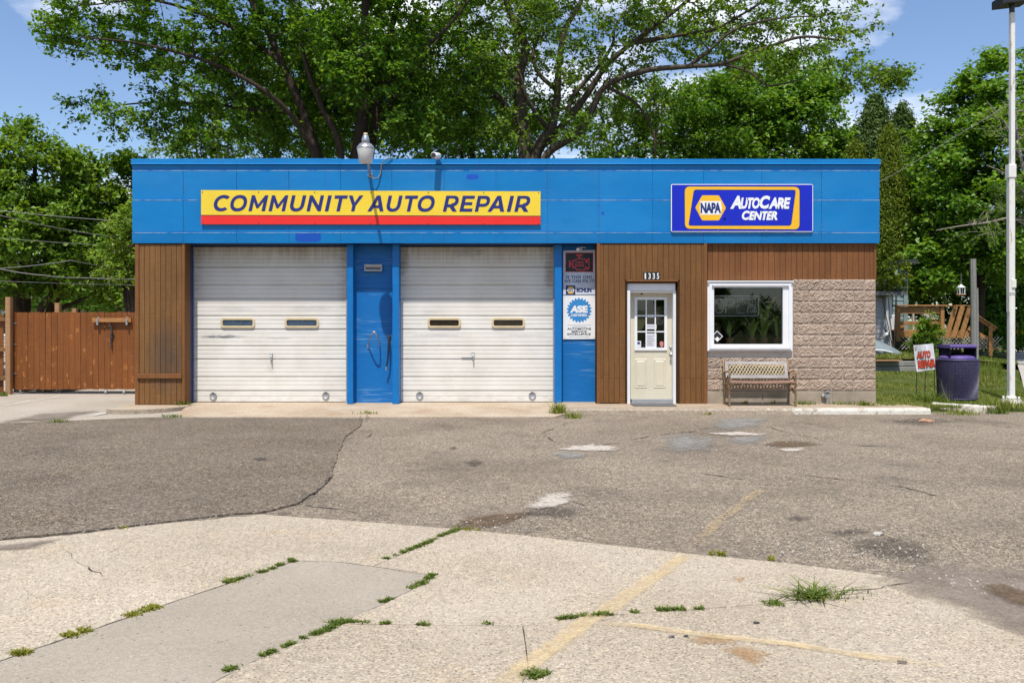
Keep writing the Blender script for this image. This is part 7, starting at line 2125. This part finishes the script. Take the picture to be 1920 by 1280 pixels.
tuft('weed clump in the gutter by the kerb joint', 1692, 770, .12, 120, LOT, 133, 'weed', .10, .008)
tuft('dry grass tuft in front of the broken kerb', 1800, 777, .10, 160, LOT, 134, 'grass', .16, .006)
tuft('grass tuft at the right end of the broken kerb', 1868, 775, .14, 160, LOT, 135, 'weed', .10, .007)
tuft('weed tuft at the edge of the driveway below the pier', 322, 783, .07, 90, LOT, 136, 'weed', .09, .007)
tuft('green weeds at the foot of the left pier trim', 344, 760, .10, 90, -.03, 137, 'weed', .05, .008)
tuft('weed tuft at the driveway edge farther left', 110, 793, .07, 70, LOT, 138, 'weed', .08, .007)
tuft('low weeds in the apron crack below the left pilaster', 690, 775, .05, 60, -.06, 139, 'grass', .10, .006)
tuft('weed beside the doorstep corner trim', 1290, 756, .04, 40, 0, 140, 'weed', .04, .006)
tuft('dry weed at the kerb face below the doormat', 1330, 776, .05, 50, LOT, 141, 'grass', .08, .006)
tuft('yellow weed at the kerb face left of the bench', 1325, 777, .05, 50, LOT, 142, 'moss', .06, .006)
tuft('pale seeding grass stalks in front of the purple bin', 1776, 752, .62, 14, 0.0, 143, 'grass', .12, .003, lean=.5)
tuft('grass tuft around the lamp post footing', 1880, 762, .16, 200, -.02, 144, 'grass', .16, .006)

# tree and bush copies added behind the camera to cut sky fill, darken reflections
def copy_thing(src, loc, rz, sc, label, group):
    c = src.copy(); COL.objects.link(c); c.location = loc; c.rotation_euler = (0, 0, rz); c.scale = (sc,)*3
    c['label'] = label; c['group'] = group
    for ch in src.children:
        d = ch.copy(); COL.objects.link(d); d.parent = c
def by_label(t): return [o for o in bpy.data.objects if o.get('label','').startswith(t)][0]
src = by_label('tall twin trunked'); bsh = by_label('dark undergrowth')
ordw = ['first','second','third','fourth','fifth','sixth','seventh','last']
for i in range(8):
    copy_thing(src, (-30+8.5*i, -24-(i%3)*2.5, -.05), 1.3*i, .85+.1*(i%3), ordw[i]+' tree from the left end of the row added behind the camera to block sky light', 'trees added behind the camera to block sky light')
    copy_thing(bsh, (-32+9*i, -23, -.6), .2*i, 1.0, ordw[i]+' bush from the left end of the row added behind the camera to darken reflections', 'bushes added behind the camera to darken reflections')
GR = {'weed_tuft': 'weeds growing along the kerb, walls and cracks', 'overhead_wire': 'overhead wires', 'wooden_post': 'bare timber posts', 'stone': 'loose stones on the lot',
      'broadleaf_tree': 'trees round the garage', 'shade_tree': 'big trees behind the roof', 'conifer': 'conifers beside the garage', 'arborvitae': 'arborvitae beside the garage', 'house': 'neighbouring houses',
      'security_camera': 'security cameras on the front', 'shrub': 'shrubs near the deck', 'potted_plant': 'plants inside the office'}
for o in bpy.data.objects:
    if o.parent is None and o.get('category') and not o.get('group'):
        g_ = GR.get(o.name.split('.')[0])
        if g_: o['group'] = g_
